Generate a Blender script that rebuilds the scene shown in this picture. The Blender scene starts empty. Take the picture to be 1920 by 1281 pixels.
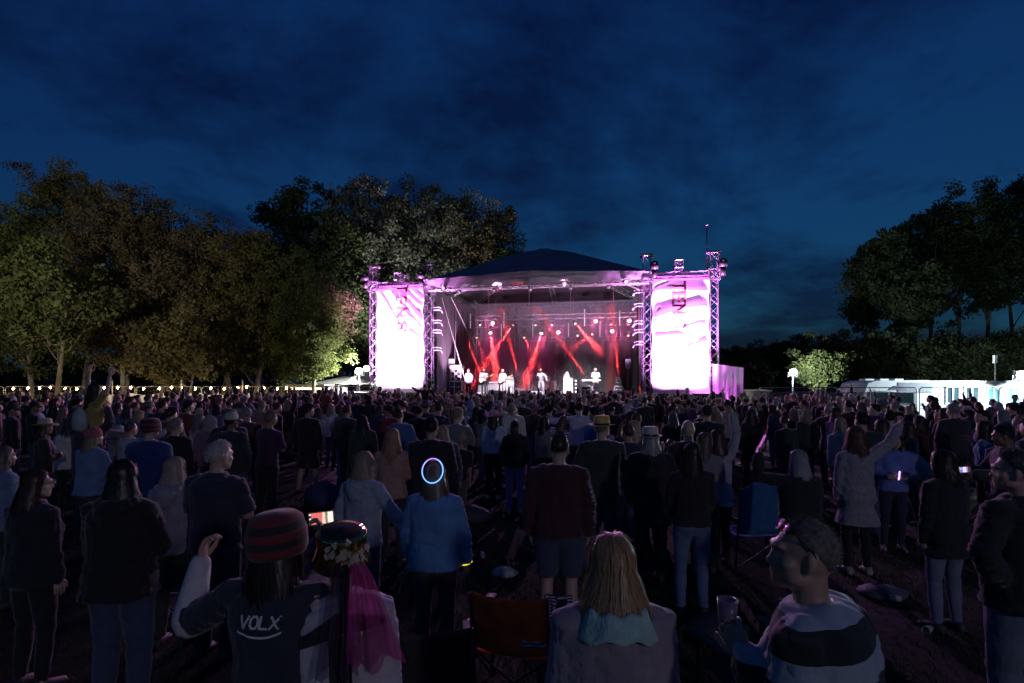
import bpy, bmesh, math, random, re
import numpy as np
from mathutils import Vector, Matrix, Euler, Quaternion
from mathutils.bvhtree import BVHTree

R = math.radians
sc = bpy.context.scene
COL = sc.collection
random.seed(11)
rng = np.random.default_rng(11)

# ------------------------------------------------------------------ camera
CH, F, HV = 2.25, 1067.0, 716.0          # camera height, focal length and horizon row in photo pixels
cam_d = bpy.data.cameras.new('camera'); cam = bpy.data.objects.new('camera', cam_d); COL.objects.link(cam)
cam.location = (0, 0, CH); cam.rotation_euler = (R(90), 0, 0)
cam_d.sensor_width = 36.0; cam_d.lens = 20.0; cam_d.shift_y = 75.5 / 1920.0
cam_d.clip_start = 0.05; cam_d.clip_end = 1500
sc.camera = cam

def PX(u, Y): return (u - 960.0) / F * Y
def PZ(v, Y): return CH - (v - HV) / F * Y
def PT(u, v, Y): return Vector((PX(u, Y), Y, PZ(v, Y)))

# ------------------------------------------------------------------ world: dusk sky with thin cloud
w = bpy.data.worlds.new('World'); sc.world = w; w.use_nodes = True
nt = w.node_tree; nt.nodes.clear()
def N(t, **k):
    n = nt.nodes.new(t)
    for a, b in k.items(): setattr(n, a, b)
    return n
L = lambda a, b: nt.links.new(a, b)
sky = N('ShaderNodeTexSky', sky_type='NISHITA', sun_disc=False)
sky.sun_elevation = R(1.0); sky.sun_rotation = R(200); sky.altitude = 0; sky.air_density = 1.0; sky.dust_density = 0.3; sky.ozone_density = 2.5
tc = N('ShaderNodeTexCoord')
sep = N('ShaderNodeSeparateXYZ'); L(tc.outputs['Generated'], sep.inputs[0])
ad = N('ShaderNodeMath', operation='ADD'); ad.inputs[1].default_value = 0.22; L(sep.outputs['Z'], ad.inputs[0])
mx0 = N('ShaderNodeMath', operation='MAXIMUM'); mx0.inputs[1].default_value = 0.08; L(ad.outputs[0], mx0.inputs[0])
dx = N('ShaderNodeMath', operation='DIVIDE'); L(sep.outputs['X'], dx.inputs[0]); L(mx0.outputs[0], dx.inputs[1])
dy = N('ShaderNodeMath', operation='DIVIDE'); L(sep.outputs['Y'], dy.inputs[0]); L(mx0.outputs[0], dy.inputs[1])
cmb = N('ShaderNodeCombineXYZ'); L(dx.outputs[0], cmb.inputs[0]); L(dy.outputs[0], cmb.inputs[1])
no = N('ShaderNodeTexNoise'); no.inputs['Scale'].default_value = 0.95; no.inputs['Detail'].default_value = 7; no.inputs['Roughness'].default_value = 0.6; no.inputs['Distortion'].default_value = 0.5
L(cmb.outputs[0], no.inputs['Vector'])
no2 = N('ShaderNodeTexNoise'); no2.inputs['Scale'].default_value = 2.8; no2.inputs['Detail'].default_value = 8; no2.inputs['Roughness'].default_value = 0.62
L(cmb.outputs[0], no2.inputs['Vector'])
amix = N('ShaderNodeMath', operation='MULTIPLY_ADD'); amix.inputs[1].default_value = 0.35; L(no2.outputs['Fac'], amix.inputs[0]); L(no.outputs['Fac'], amix.inputs[2])
cr = N('ShaderNodeValToRGB')
cr.color_ramp.elements[0].position = 0.585; cr.color_ramp.elements[0].color = (0.0, 0.0, 0.0, 1)
cr.color_ramp.elements[1].position = 0.76; cr.color_ramp.elements[1].color = (1, 1, 1, 1)
L(amix.outputs[0], cr.inputs['Fac'])
tint = N('ShaderNodeMix', data_type='RGBA', blend_type='MULTIPLY'); tint.inputs[0].default_value = 1.0
L(sky.outputs[0], tint.inputs[6]); tint.inputs[7].default_value = (0.12, 0.67, 1.05, 1)
cloud = N('ShaderNodeMix', data_type='RGBA', blend_type='MULTIPLY'); cloud.inputs[0].default_value = 1.0
glow_ = N('ShaderNodeMix', data_type='RGBA', blend_type='ADD'); glow_.inputs[0].default_value = 1.0; L(tint.outputs[2], glow_.inputs[6]); glow_.inputs[7].default_value = (0.03, 0.06, 0.75, 1)
L(glow_.outputs[2], cloud.inputs[6])
ccol = N('ShaderNodeMix', data_type='RGBA'); ccol.inputs[6].default_value = (1.2, 1.34, 1.24, 1); ccol.inputs[7].default_value = (0.60, 0.42, 0.50, 1)
L(cr.outputs['Color'], ccol.inputs[0]); L(ccol.outputs[2], cloud.inputs[7])
bg = N('ShaderNodeBackground'); bg.inputs['Strength'].default_value = 0.052
L(cloud.outputs[2], bg.inputs['Color'])
wo = N('ShaderNodeOutputWorld'); L(bg.outputs[0], wo.inputs['Surface'])

sc.view_settings.view_transform = 'Standard'; sc.view_settings.look = 'None'
sc.view_settings.exposure = 0.0; sc.view_settings.gamma = 1.0; sc.view_settings.use_curve_mapping = False
sc.cycles.use_denoising = True
sc.cycles.max_bounces = 5; sc.cycles.diffuse_bounces = 2; sc.cycles.glossy_bounces = 2
sc.cycles.transmission_bounces = 3; sc.cycles.volume_bounces = 0; sc.cycles.transparent_max_bounces = 8
sc.cycles.sample_clamp_indirect = 3.0; sc.cycles.caustics_reflective = False; sc.cycles.caustics_refractive = False
sc.cycles.use_light_tree = True

# ------------------------------------------------------------------ materials
MATS = {}
def mat(name, col=(0.5, 0.5, 0.5), rough=0.7, metal=0.0, var=0.25, vscale=4.0, bump=0.0, bscale=60.0, emit=None, estr=0.0,
        objcol=False, sheen=0.0, trans=0.0, alpha=1.0, spec=0.5, detail=4.0, vstretch=None):
    if name in MATS: return MATS[name]
    m = bpy.data.materials.new(name); m.use_nodes = True; t = m.node_tree; t.nodes.clear()
    n = t.nodes.new; l = t.links.new
    out = n('ShaderNodeOutputMaterial')
    b = n('ShaderNodeBsdfPrincipled')
    b.inputs['Roughness'].default_value = rough; b.inputs['Metallic'].default_value = metal
    b.inputs['Specular IOR Level'].default_value = spec
    if sheen: b.inputs['Sheen Weight'].default_value = sheen; b.inputs['Sheen Roughness'].default_value = 0.5
    tcn = n('ShaderNodeTexCoord')
    nz = n('ShaderNodeTexNoise'); nz.inputs['Scale'].default_value = vscale; nz.inputs['Detail'].default_value = detail
    if vstretch:
        mp = n('ShaderNodeMapping'); mp.inputs['Scale'].default_value = vstretch; l(tcn.outputs['Object'], mp.inputs['Vector']); l(mp.outputs[0], nz.inputs['Vector'])
    else: l(tcn.outputs['Object'], nz.inputs['Vector'])
    mr = n('ShaderNodeMapRange'); mr.inputs['From Min'].default_value = 0.3; mr.inputs['From Max'].default_value = 0.7
    mr.inputs['To Min'].default_value = 1 - var; mr.inputs['To Max'].default_value = 1 + var
    l(nz.outputs['Fac'], mr.inputs['Value'])
    mul = n('ShaderNodeMix'); mul.data_type = 'RGBA'; mul.blend_type = 'MULTIPLY'; mul.inputs[0].default_value = 1.0
    if objcol:
        oi = n('ShaderNodeObjectInfo'); l(oi.outputs['Color'], mul.inputs[6])
    else:
        mul.inputs[6].default_value = (*col, 1)
    l(mr.outputs[0], mul.inputs[7]); l(mul.outputs[2], b.inputs['Base Color'])
    if bump:
        nb = n('ShaderNodeTexNoise'); nb.inputs['Scale'].default_value = bscale; nb.inputs['Detail'].default_value = 3
        l(tcn.outputs['Object'], nb.inputs['Vector'])
        bp = n('ShaderNodeBump'); bp.inputs['Strength'].default_value = bump; bp.inputs['Distance'].default_value = 0.02
        l(nb.outputs['Fac'], bp.inputs['Height']); l(bp.outputs[0], b.inputs['Normal'])
    if emit is not None:
        b.inputs['Emission Color'].default_value = (*emit, 1); b.inputs['Emission Strength'].default_value = estr
    sh = b.outputs[0]
    if trans:
        tr = n('ShaderNodeBsdfTranslucent'); l(mul.outputs[2], tr.inputs['Color'])
        mx = n('ShaderNodeMixShader'); mx.inputs[0].default_value = trans; l(sh, mx.inputs[1]); l(tr.outputs[0], mx.inputs[2]); sh = mx.outputs[0]
    if alpha < 1:
        tp = n('ShaderNodeBsdfTransparent'); mx = n('ShaderNodeMixShader'); mx.inputs[0].default_value = alpha
        l(tp.outputs[0], mx.inputs[1]); l(sh, mx.inputs[2]); sh = mx.outputs[0]
    l(sh, out.inputs['Surface'])
    MATS[name] = m
    return m

M_ALU = mat('truss_aluminium', (0.19, 0.19, 0.20), 0.45, 0.6, 0.15, 8)
M_ALUD = mat('dull_steel', (0.30, 0.30, 0.31), 0.5, 0.7, 0.2, 8)
M_GALV = mat('galvanised_wire', (0.26, 0.255, 0.24), 0.5, 0.6, 0.2, 10)
M_ROOF = mat('roof_canopy_cloth', (0.24, 0.20, 0.25), 0.75, 0, 0.2, 1.2, 0.3, 3)
M_FASC = mat('grey_valance_cloth', (0.34, 0.33, 0.34), 0.8, 0, 0.2, 1.5, 0.3, 4, trans=0.15)
M_BLACKDROP = mat('black_drape', (0.026, 0.022, 0.028), 0.95, 0, 0.25, 3, 0.4, 12)
M_SIDE = mat('grey_side_tarpaulin', (0.07, 0.065, 0.075), 0.75, 0, 0.2, 1.2, 0.3, 3)
M_DECK = mat('stage_deck_ply', (0.05, 0.048, 0.046), 0.6, 0, 0.4, 3, 0.2, 30)
M_BANNER = mat('white_scrim', (0.72, 0.70, 0.73), 0.85, 0, 0.04, 2, trans=0.30)
M_RED = mat('red_print', (0.55, 0.05, 0.05), 0.8, 0, 0.1, 3)
M_BLACK = mat('black_plastic', (0.02, 0.02, 0.022), 0.45, 0, 0.3, 6, 0.2, 80)
M_CASE = mat('flight_case_board', (0.045, 0.045, 0.05), 0.5, 0, 0.3, 5, 0.1, 60)
M_EDGE = mat('case_edge_aluminium', (0.75, 0.75, 0.77), 0.35, 0.5, 0.1, 10)
M_CLOTHGRILL = mat('grille_cloth', (0.30, 0.30, 0.33), 0.9, 0, 0.2, 40, 0.2, 200)
M_WHITE = mat('white_paint', (0.78, 0.78, 0.78), 0.55, 0, 0.08, 2)
M_PVC = mat('marquee_pvc', (0.70, 0.70, 0.70), 0.6, 0, 0.08, 1.5, 0.2, 2, trans=0.15)
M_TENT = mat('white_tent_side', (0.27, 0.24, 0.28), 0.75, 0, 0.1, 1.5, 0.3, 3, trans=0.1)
M_GLASS = mat('dark_window_glass', (0.03, 0.05, 0.06), 0.08, 0, 0.3, 1.5)
M_TEAL = mat('tinted_door_glass', (0.10, 0.24, 0.27), 0.12, 0, 0.3, 1.2)
M_BARK = mat('bark', (0.15, 0.12, 0.085), 0.9, 0, 0.45, 3, 0.6, 14)
M_BARKP = mat('pale_bark', (0.24, 0.20, 0.15), 0.9, 0, 0.4, 3, 0.6, 14)
M_SKIN = mat('skin', objcol=True, rough=0.5, var=0.10, vscale=14, bump=0.08, bscale=180)
M_CLOTH = mat('clothing', objcol=True, rough=0.88, var=0.16, vscale=9, bump=0.25, bscale=45, sheen=0.25)
M_KNIT = mat('knit_cloth', objcol=True, rough=0.95, var=0.22, vscale=30, bump=0.45, bscale=130, sheen=0.4)
M_HAIR = mat('hair', objcol=True, rough=0.40, var=0.32, vscale=1.0, trans=0.28, spec=0.6, vstretch=(150, 150, 7))
M_HAT = mat('hat_felt', objcol=True, rough=0.85, var=0.15, vscale=12, bump=0.3, bscale=120)
M_SHOE = mat('shoe', objcol=True, rough=0.6, var=0.15, vscale=10)
M_INST = mat('instrument_lacquer', objcol=True, rough=0.25, var=0.08, vscale=5)

def leaf_mat(name, c):
    m = mat(name, c, 0.85, 0, 0.55, 0.9, trans=0.35, detail=6, spec=0.15)
    return m
M_LEAF1 = leaf_mat('leaf_olive', (0.13, 0.115, 0.045))
M_LEAF2 = leaf_mat('leaf_green', (0.11, 0.13, 0.045))
M_LEAF3 = leaf_mat('leaf_silver', (0.12, 0.125, 0.095))
M_LEAF4 = leaf_mat('leaf_dark', (0.055, 0.07, 0.032))
M_LEAF5 = leaf_mat('leaf_brown', (0.125, 0.10, 0.058))

# ------------------------------------------------------------------ geometry collector
class G:
    def __init__(s): s.v = []; s.f = []; s.m = []; s.n = 0; s.cur = 0
    def add(s, V, Fc):
        V = np.asarray(V, float).reshape(-1, 3); o = s.n
        s.v.append(V); s.n += len(V)
        for f in Fc: s.f.append([i + o for i in f]); s.m.append(s.cur)
        return s
    def box(s, c, d, rz=0.0, Mx=None):
        x, y, z = d[0] / 2, d[1] / 2, d[2] / 2
        V = np.array([(-x,-y,-z),(x,-y,-z),(x,y,-z),(-x,y,-z),(-x,-y,z),(x,-y,z),(x,y,z),(-x,y,z)])
        if rz:
            a = np.array([[math.cos(rz), -math.sin(rz), 0], [math.sin(rz), math.cos(rz), 0], [0, 0, 1]]); V = V @ a.T
        if Mx is not None: V = V @ np.array(Mx.to_3x3()).T
        return s.add(V + np.array(c), [(0,3,2,1),(4,5,6,7),(0,1,5,4),(1,2,6,5),(2,3,7,6),(3,0,4,7)])
    def rings(s, rs, cap=True):
        k = len(rs[0]); V = np.concatenate([np.asarray(r, float) for r in rs]); Fc = []
        for i in range(len(rs) - 1):
            for j in range(k):
                a, b = i * k + j, i * k + (j + 1) % k
                Fc.append((a, b, b + k, a + k))
        if cap:
            n0 = len(V); V = np.concatenate([V, [np.mean(rs[0], axis=0)], [np.mean(rs[-1], axis=0)]])
            e = (len(rs) - 1) * k
            for j in range(k):
                Fc.append((n0, (j + 1) % k, j)); Fc.append((n0 + 1, e + j, e + (j + 1) % k))
        return s.add(V, Fc)
    def tube(s, pts, rad, n=8, round_end=False, flat=None):
        P = [np.asarray(p, float) for p in pts]
        if np.isscalar(rad): rad = [rad] * len(P)
        rad = list(rad)
        if round_end:
            d0 = P[0] - P[1]; d0 /= (np.linalg.norm(d0) + 1e-9); d1 = P[-1] - P[-2]; d1 /= (np.linalg.norm(d1) + 1e-9)
            r0, r1 = rad[0], rad[-1]
            P = [P[0] + d0 * r0 * 0.95, P[0] + d0 * r0 * 0.6] + P + [P[-1] + d1 * r1 * 0.6, P[-1] + d1 * r1 * 0.95]
            rad = [r0 * 0.3, r0 * 0.8] + rad + [r1 * 0.8, r1 * 0.3]
        rs = []; up = None
        for i in range(len(P)):
            t = P[min(i + 1, len(P) - 1)] - P[max(i - 1, 0)]; t = t / (np.linalg.norm(t) + 1e-9)
            if up is None: up = np.array([0, 0, 1.0]) if abs(t[2]) < 0.9 else np.array([0, 1.0, 0])
            a = np.cross(t, up); a /= (np.linalg.norm(a) + 1e-9); b = np.cross(a, t); up = b
            ang = np.linspace(0, 2 * math.pi, n, endpoint=False)
            fa, fb = (1, 1) if flat is None else flat
            rs.append(P[i] + rad[i] * (fa * np.cos(ang)[:, None] * a + fb * np.sin(ang)[:, None] * b))
        return s.rings(rs)
    def ell(s, c, r, n=14, m=9, Mx=None):
        rs = []
        for i in range(m):
            th = math.pi * (i + 0.5) / m; ang = np.linspace(0, 2 * math.pi, n, endpoint=False)
            rs.append(np.stack([np.cos(ang) * math.sin(th) * r[0], np.sin(ang) * math.sin(th) * r[1], np.full(n, -math.cos(th) * r[2])], 1))
        V = [r_ for r_ in rs]
        if Mx is not None:
            A = np.array(Mx.to_3x3()); V = [q @ A.T for q in V]
        return s.rings([q + np.array(c) for q in V])
    def lathe(s, prof, n=24, c=(0, 0, 0), cap=True, ex=(1, 1)):
        ang = np.linspace(0, 2 * math.pi, n, endpoint=False)
        return s.rings([np.stack([np.cos(ang) * r * ex[0] + c[0], np.sin(ang) * r * ex[1] + c[1], np.full(n, z + c[2])], 1) for r, z in prof], cap)
    def grid(s, fn, nu, nv, both=False):
        V = [fn(i / nu, j / nv) for j in range(nv + 1) for i in range(nu + 1)]
        Fc = [(j * (nu + 1) + i, j * (nu + 1) + i + 1, (j + 1) * (nu + 1) + i + 1, (j + 1) * (nu + 1) + i) for j in range(nv) for i in range(nu)]
        return s.add(V, Fc)
    def slab(s, fn, nu, nv, th):
        """a sheet with thickness th along -normal given by fn(u,v)->(p, n)"""
        A = []; B = []
        for j in range(nv + 1):
            for i in range(nu + 1):
                p, n = fn(i / nu, j / nv); p = np.array(p, float); n = np.array(n, float); A.append(p); B.append(p - n * th)
        k = (nu + 1) * (nv + 1); V = np.array(A + B); Fc = []
        q = lambda i, j: j * (nu + 1) + i
        for j in range(nv):
            for i in range(nu):
                Fc.append((q(i, j), q(i + 1, j), q(i + 1, j + 1), q(i, j + 1)))
                Fc.append((k + q(i, j), k + q(i, j + 1), k + q(i + 1, j + 1), k + q(i + 1, j)))
        for i in range(nu):
            Fc.append((q(i, 0), k + q(i, 0), k + q(i + 1, 0), q(i + 1, 0))); Fc.append((q(i, nv), q(i + 1, nv), k + q(i + 1, nv), k + q(i, nv)))
        for j in range(nv):
            Fc.append((q(0, j), q(0, j + 1), k + q(0, j + 1), k + q(0, j))); Fc.append((q(nu, j), k + q(nu, j), k + q(nu, j + 1), q(nu, j + 1)))
        return s.add(V, Fc)
    def truss(s, a, b, size=0.4, r=0.028, rb=0.014, bay=None, tri=False):
        a = np.array(a, float); b = np.array(b, float); t = b - a; ln = np.linalg.norm(t); t /= ln
        up = np.array([0, 0, 1.0]) if abs(t[2]) < 0.8 else np.array([0, 1.0, 0])
        x = np.cross(t, up); x /= np.linalg.norm(x); y = np.cross(x, t); h = size / 2
        off = [x * h + y * h, -x * h + y * h, -x * h - y * h, x * h - y * h]
        for o in off: s.tube([a + o, b + o], r, 6)
        nb = max(2, int(round(ln / (bay or size * 1.0))))
        for k in range(4):
            o0, o1 = off[k], off[(k + 1) % 4]
            for i in range(nb):
                p = a + t * ln * i / nb; q = a + t * ln * (i + 1) / nb
                if (i + k) % 2: s.tube([p + o0, q + o1], rb, 4)
                else: s.tube([p + o1, q + o0], rb, 4)
            for i in (0, nb):
                p = a + t * ln * i / nb; s.tube([p + o0, p + o1], rb, 4)
        return s
    def V(s): return np.concatenate(s.v) if s.v else np.zeros((0, 3))
    def mesh(s, name, smooth=False):
        me = bpy.data.meshes.new(name); V = s.V()
        me.vertices.add(len(V)); me.vertices.foreach_set('co', V.ravel())
        lt = np.fromiter((len(f) for f in s.f), int, len(s.f)); ls = np.concatenate([[0], np.cumsum(lt)[:-1]]) if len(lt) else lt
        me.loops.add(int(lt.sum())); me.loops.foreach_set('vertex_index', np.fromiter((i for f in s.f for i in f), int, int(lt.sum())))
        me.polygons.add(len(lt)); me.polygons.foreach_set('loop_start', ls); me.polygons.foreach_set('loop_total', lt)
        if any(s.m): me.polygons.foreach_set('material_index', np.array(s.m))
        me.polygons.foreach_set('use_smooth', np.full(len(lt), smooth))
        me.update(calc_edges=True); me.validate()
        return me

def quads(name, V):
    n = len(V) // 4; me = bpy.data.meshes.new(name); me.vertices.add(4 * n); me.vertices.foreach_set('co', np.asarray(V, np.float32).ravel())
    me.loops.add(4 * n); me.loops.foreach_set('vertex_index', np.arange(4 * n)); me.polygons.add(n); me.polygons.foreach_set('loop_start', np.arange(0, 4 * n, 4)); me.polygons.foreach_set('loop_total', np.full(n, 4)); me.update(calc_edges=True)
    return me
def tag(o, label=None, cat=None, group=None, kind=None):
    if label:
        label = re.sub(r'\b(very broad |big |broad |tall |short |older |bald )?(wo)?(man|girl|boy)\b', 'person', label); label = re.sub(r'\bchild\b', 'small person', label); label = label.replace('capped men', 'capped people').replace('bald ', 'bare-headed ')
        o['label'] = label
    if cat: o['category'] = cat
    if group: o['group'] = group
    if kind: o['kind'] = kind
    return o
def obj(name, data, m=None, parent=None, smooth=False, loc=None, rot=None, color=None):
    if isinstance(data, G): data = data.mesh(name, smooth)
    o = bpy.data.objects.new(name, data); COL.objects.link(o)
    if m is not None and data is not None and len(data.materials) == 0:
        for q in (m if isinstance(m, (list, tuple)) else [m]): data.materials.append(q)
    if parent is not None: o.parent = parent
    if loc is not None: o.location = loc
    if rot is not None: o.rotation_euler = rot
    if color is not None: o.color = (*color[:3], 1)
    return o
def empty(name, loc=(0, 0, 0), rz=0.0, label=None, cat=None, group=None):
    o = bpy.data.objects.new(name, None); COL.objects.link(o); o.location = loc; o.rotation_euler = (0, 0, rz); o.empty_display_size = 0.2
    return tag(o, label, cat, group)
def copy_tree(o, parent=None):
    c = o.copy(); COL.objects.link(c); c.parent = parent
    for ch in list(o.children): copy_tree(ch, c)
    return c
def light(kind, name, loc, power, color, parent=None, rot=None, size=0.1, spot=40, blend=0.3, aim=None, sx=None, sy=None, spread=None):
    d = bpy.data.lights.new(name, kind); d.energy = power; d.color = color
    if spread: d.spread = R(spread)
    if kind == 'SPOT': d.spot_size = R(spot); d.spot_blend = blend; d.shadow_soft_size = size
    elif kind == 'AREA':
        d.shape = 'RECTANGLE'; d.size = sx or size; d.size_y = sy or size
    else: d.shadow_soft_size = size
    o = bpy.data.objects.new(name, d); COL.objects.link(o); o.location = loc
    if aim is not None:
        o.rotation_euler = (Vector(aim) - Vector(loc)).to_track_quat('-Z', 'Y').to_euler()
    elif rot is not None: o.rotation_euler = rot
    if parent is not None: o.parent = parent
    return o

# vectorised value noise
def _hash(i, j, k, s):
    h = (i * 374761393 + j * 668265263 + k * 2147483647 + s * 974634777) & 0xffffffff
    h = ((h ^ (h >> 13)) * 1274126177) & 0xffffffff
    return ((h ^ (h >> 16)) & 0xffff) / 65535.0
def vnoise(P, s=0):
    P = np.asarray(P, float); I = np.floor(P).astype(np.int64); f = P - I; f = f * f * (3 - 2 * f)
    r = 0
    for a in (0, 1):
        for b in (0, 1):
            for c in (0, 1):
                wgt = (f[:, 0] if a else 1 - f[:, 0]) * (f[:, 1] if b else 1 - f[:, 1]) * (f[:, 2] if c else 1 - f[:, 2])
                r = r + wgt * _hash(I[:, 0] + a, I[:, 1] + b, I[:, 2] + c, s)
    return r * 2 - 1
# ================================================================== lettering as strips of cloth print
GLY = {
 'T': [[(0,1),(1,1)],[(.5,1),(.5,0)]], 'E': [[(1,1),(0,1),(0,0),(1,0)],[(0,.5),(.8,.5)]], 'N': [[(0,0),(0,1),(1,0),(1,1)]],
 'S': [[(.95,.85),(.7,1),(.3,1),(.05,.85),(.05,.62),(.3,.52),(.7,.48),(.95,.38),(.95,.15),(.7,0),(.3,0),(.05,.15)]],
 'R': [[(0,0),(0,1),(.7,1),(.95,.85),(.95,.62),(.7,.48),(0,.48)],[(.55,.48),(1,0)]], 'D': [[(0,0),(0,1),(.6,1),(.95,.75),(.95,.25),(.6,0),(0,0)]],
 'O': [[(.3,0),(.05,.25),(.05,.75),(.3,1),(.7,1),(.95,.75),(.95,.25),(.7,0),(.3,0)]], 'L': [[(0,1),(0,0),(.9,0)]], 'X': [[(0,0),(1,1)],[(0,1),(1,0)]],
 'V': [[(0,1),(.5,0),(1,1)]], 'I': [[(.5,0),(.5,1)]], 'J': [[(.85,1),(.85,.2),(.6,0),(.3,0),(.1,.2)]], 'H': [[(0,0),(0,1)],[(1,0),(1,1)],[(0,.5),(1,.5)]],
 'A': [[(0,0),(.5,1),(1,0)],[(.2,.38),(.8,.38)]], 'K': [[(0,0),(0,1)],[(1,1),(0,.45),(1,0)]], 'C': [[(.95,.85),(.7,1),(.3,1),(.05,.75),(.05,.25),(.3,0),(.7,0),(.95,.15)]],
 'U': [[(0,1),(0,.25),(.3,0),(.7,0),(1,.25),(1,1)]], '_': [[(0,0),(1,0)]]}
def letters(text, fn, size, adv=1.25, wid=0.8, th=0.17, step=0.25):
    """text along s, up along t; fn(s,t)->3d point; size = letter height"""
    g = G(); s0 = 0.0
    for ch in text:
        if ch != ' ':
            for st in GLY[ch]:
                for k in range(len(st) - 1):
                    a = np.array([s0 + st[k][0] * wid * size, st[k][1] * size]); b = np.array([s0 + st[k + 1][0] * wid * size, st[k + 1][1] * size])
                    d = b - a; ln = np.linalg.norm(d); d = d / ln; nrm = np.array([-d[1], d[0]]) * th * size / 2
                    a2 = a - d * th * size * .4; b2 = b + d * th * size * .4; m = max(1, int(ln / (step * size)))
                    pts = []
                    for i in range(m + 1):
                        c = a2 + (b2 - a2) * i / m
                        pts += [fn(*(c + nrm)), fn(*(c - nrm))]
                    g.add(pts, [(2 * i, 2 * i + 1, 2 * i + 3, 2 * i + 2) for i in range(m)])
        s0 += adv * wid * size
    return g

# ================================================================== ground
def ground_material():
    m = bpy.data.materials.new('trodden_grass'); m.use_nodes = True; t = m.node_tree; b = t.nodes['Principled BSDF']; n = t.nodes.new; l = t.links.new
    b.inputs['Roughness'].default_value = 0.95
    tcn = n('ShaderNodeTexCoord'); a = n('ShaderNodeTexNoise'); a.inputs['Scale'].default_value = 0.35; a.inputs['Detail'].default_value = 8
    c = n('ShaderNodeTexNoise'); c.inputs['Scale'].default_value = 9; c.inputs['Detail'].default_value = 6
    l(tcn.outputs['Object'], a.inputs['Vector']); l(tcn.outputs['Object'], c.inputs['Vector'])
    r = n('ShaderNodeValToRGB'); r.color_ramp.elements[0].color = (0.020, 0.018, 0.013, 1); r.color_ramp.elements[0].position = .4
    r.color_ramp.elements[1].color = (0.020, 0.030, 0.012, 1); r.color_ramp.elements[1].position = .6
    l(a.outputs['Fac'], r.inputs['Fac'])
    mx = n('ShaderNodeMix'); mx.data_type = 'RGBA'; mx.blend_type = 'MULTIPLY'; mx.inputs[0].default_value = .7
    l(r.outputs[0], mx.inputs[6]); l(c.outputs['Color'], mx.inputs[7]); l(mx.outputs[2], b.inputs['Base Color'])
    bp = n('ShaderNodeBump'); bp.inputs['Strength'].default_value = .5; bp.inputs['Distance'].default_value = .03; l(c.outputs['Fac'], bp.inputs['Height']); l(bp.outputs[0], b.inputs['Normal'])
    return m
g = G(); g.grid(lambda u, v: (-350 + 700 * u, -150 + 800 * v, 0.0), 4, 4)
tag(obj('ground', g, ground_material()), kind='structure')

# grass blades close to the camera
nb = 120000
bx = rng.uniform(-1, 1, nb); by = 1.6 + 11.5 * rng.random(nb) ** 1.25
P = np.stack([bx * (by * .95 + .8), by, np.zeros(nb)], 1)
keep = vnoise(P * 0.9, 5) + rng.normal(0, .45, nb) > -0.35; P = P[keep]; nb = len(P)
an = rng.uniform(0, 6.28, nb); hh = rng.uniform(.025, .085, nb); ww = rng.uniform(.003, .007, nb)
D = np.stack([np.cos(an), np.sin(an), np.zeros(nb)], 1); Lz = np.stack([rng.normal(0, .03, nb), rng.normal(0, .03, nb), hh], 1)
V = np.stack([P - D * ww[:, None], P + D * ww[:, None], P + Lz], 1).reshape(-1, 3)
g = G(); g.v.append(V); g.n = len(V); g.f = [(3 * i, 3 * i + 1, 3 * i + 2) for i in range(nb)]; g.m = [0] * nb
tag(obj('grass', g, mat('grass_blade', (0.055, 0.065, 0.024), .9, 0, .5, 3, trans=.3)), 'short trodden grass between the people near the camera', 'grass', kind='stuff')

# ================================================================== stage
TH = R(11.5); CX, CY = 1.31, 34.0
stage = empty('stage', (CX, CY, 0), -TH, 'festival stage with dark hipped canopy roof on lattice truss towers', 'stage')
SM = Matrix.Translation((CX, CY, 0)) @ Matrix.Rotation(-TH, 4, 'Z')
def SW(x, y, z): return SM @ Vector((x, y, z))
def SLoc(u, v, yl):
    """stage-local point seen at photo pixel (u,v) on the plane local y = yl"""
    d = Vector(((u - 960) / F, 1, -(v - HV) / F)); o = Vector((0, 0, CH)); Mi = SM.inverted()
    o2 = Mi @ o; d2 = Mi.to_3x3() @ d; k = (yl - o2.y) / d2.y; return o2 + d2 * k
DZ = 1.35; TX = 6.57; WX = 10.23; D_ = 10.0; EZ = 8.25

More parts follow.
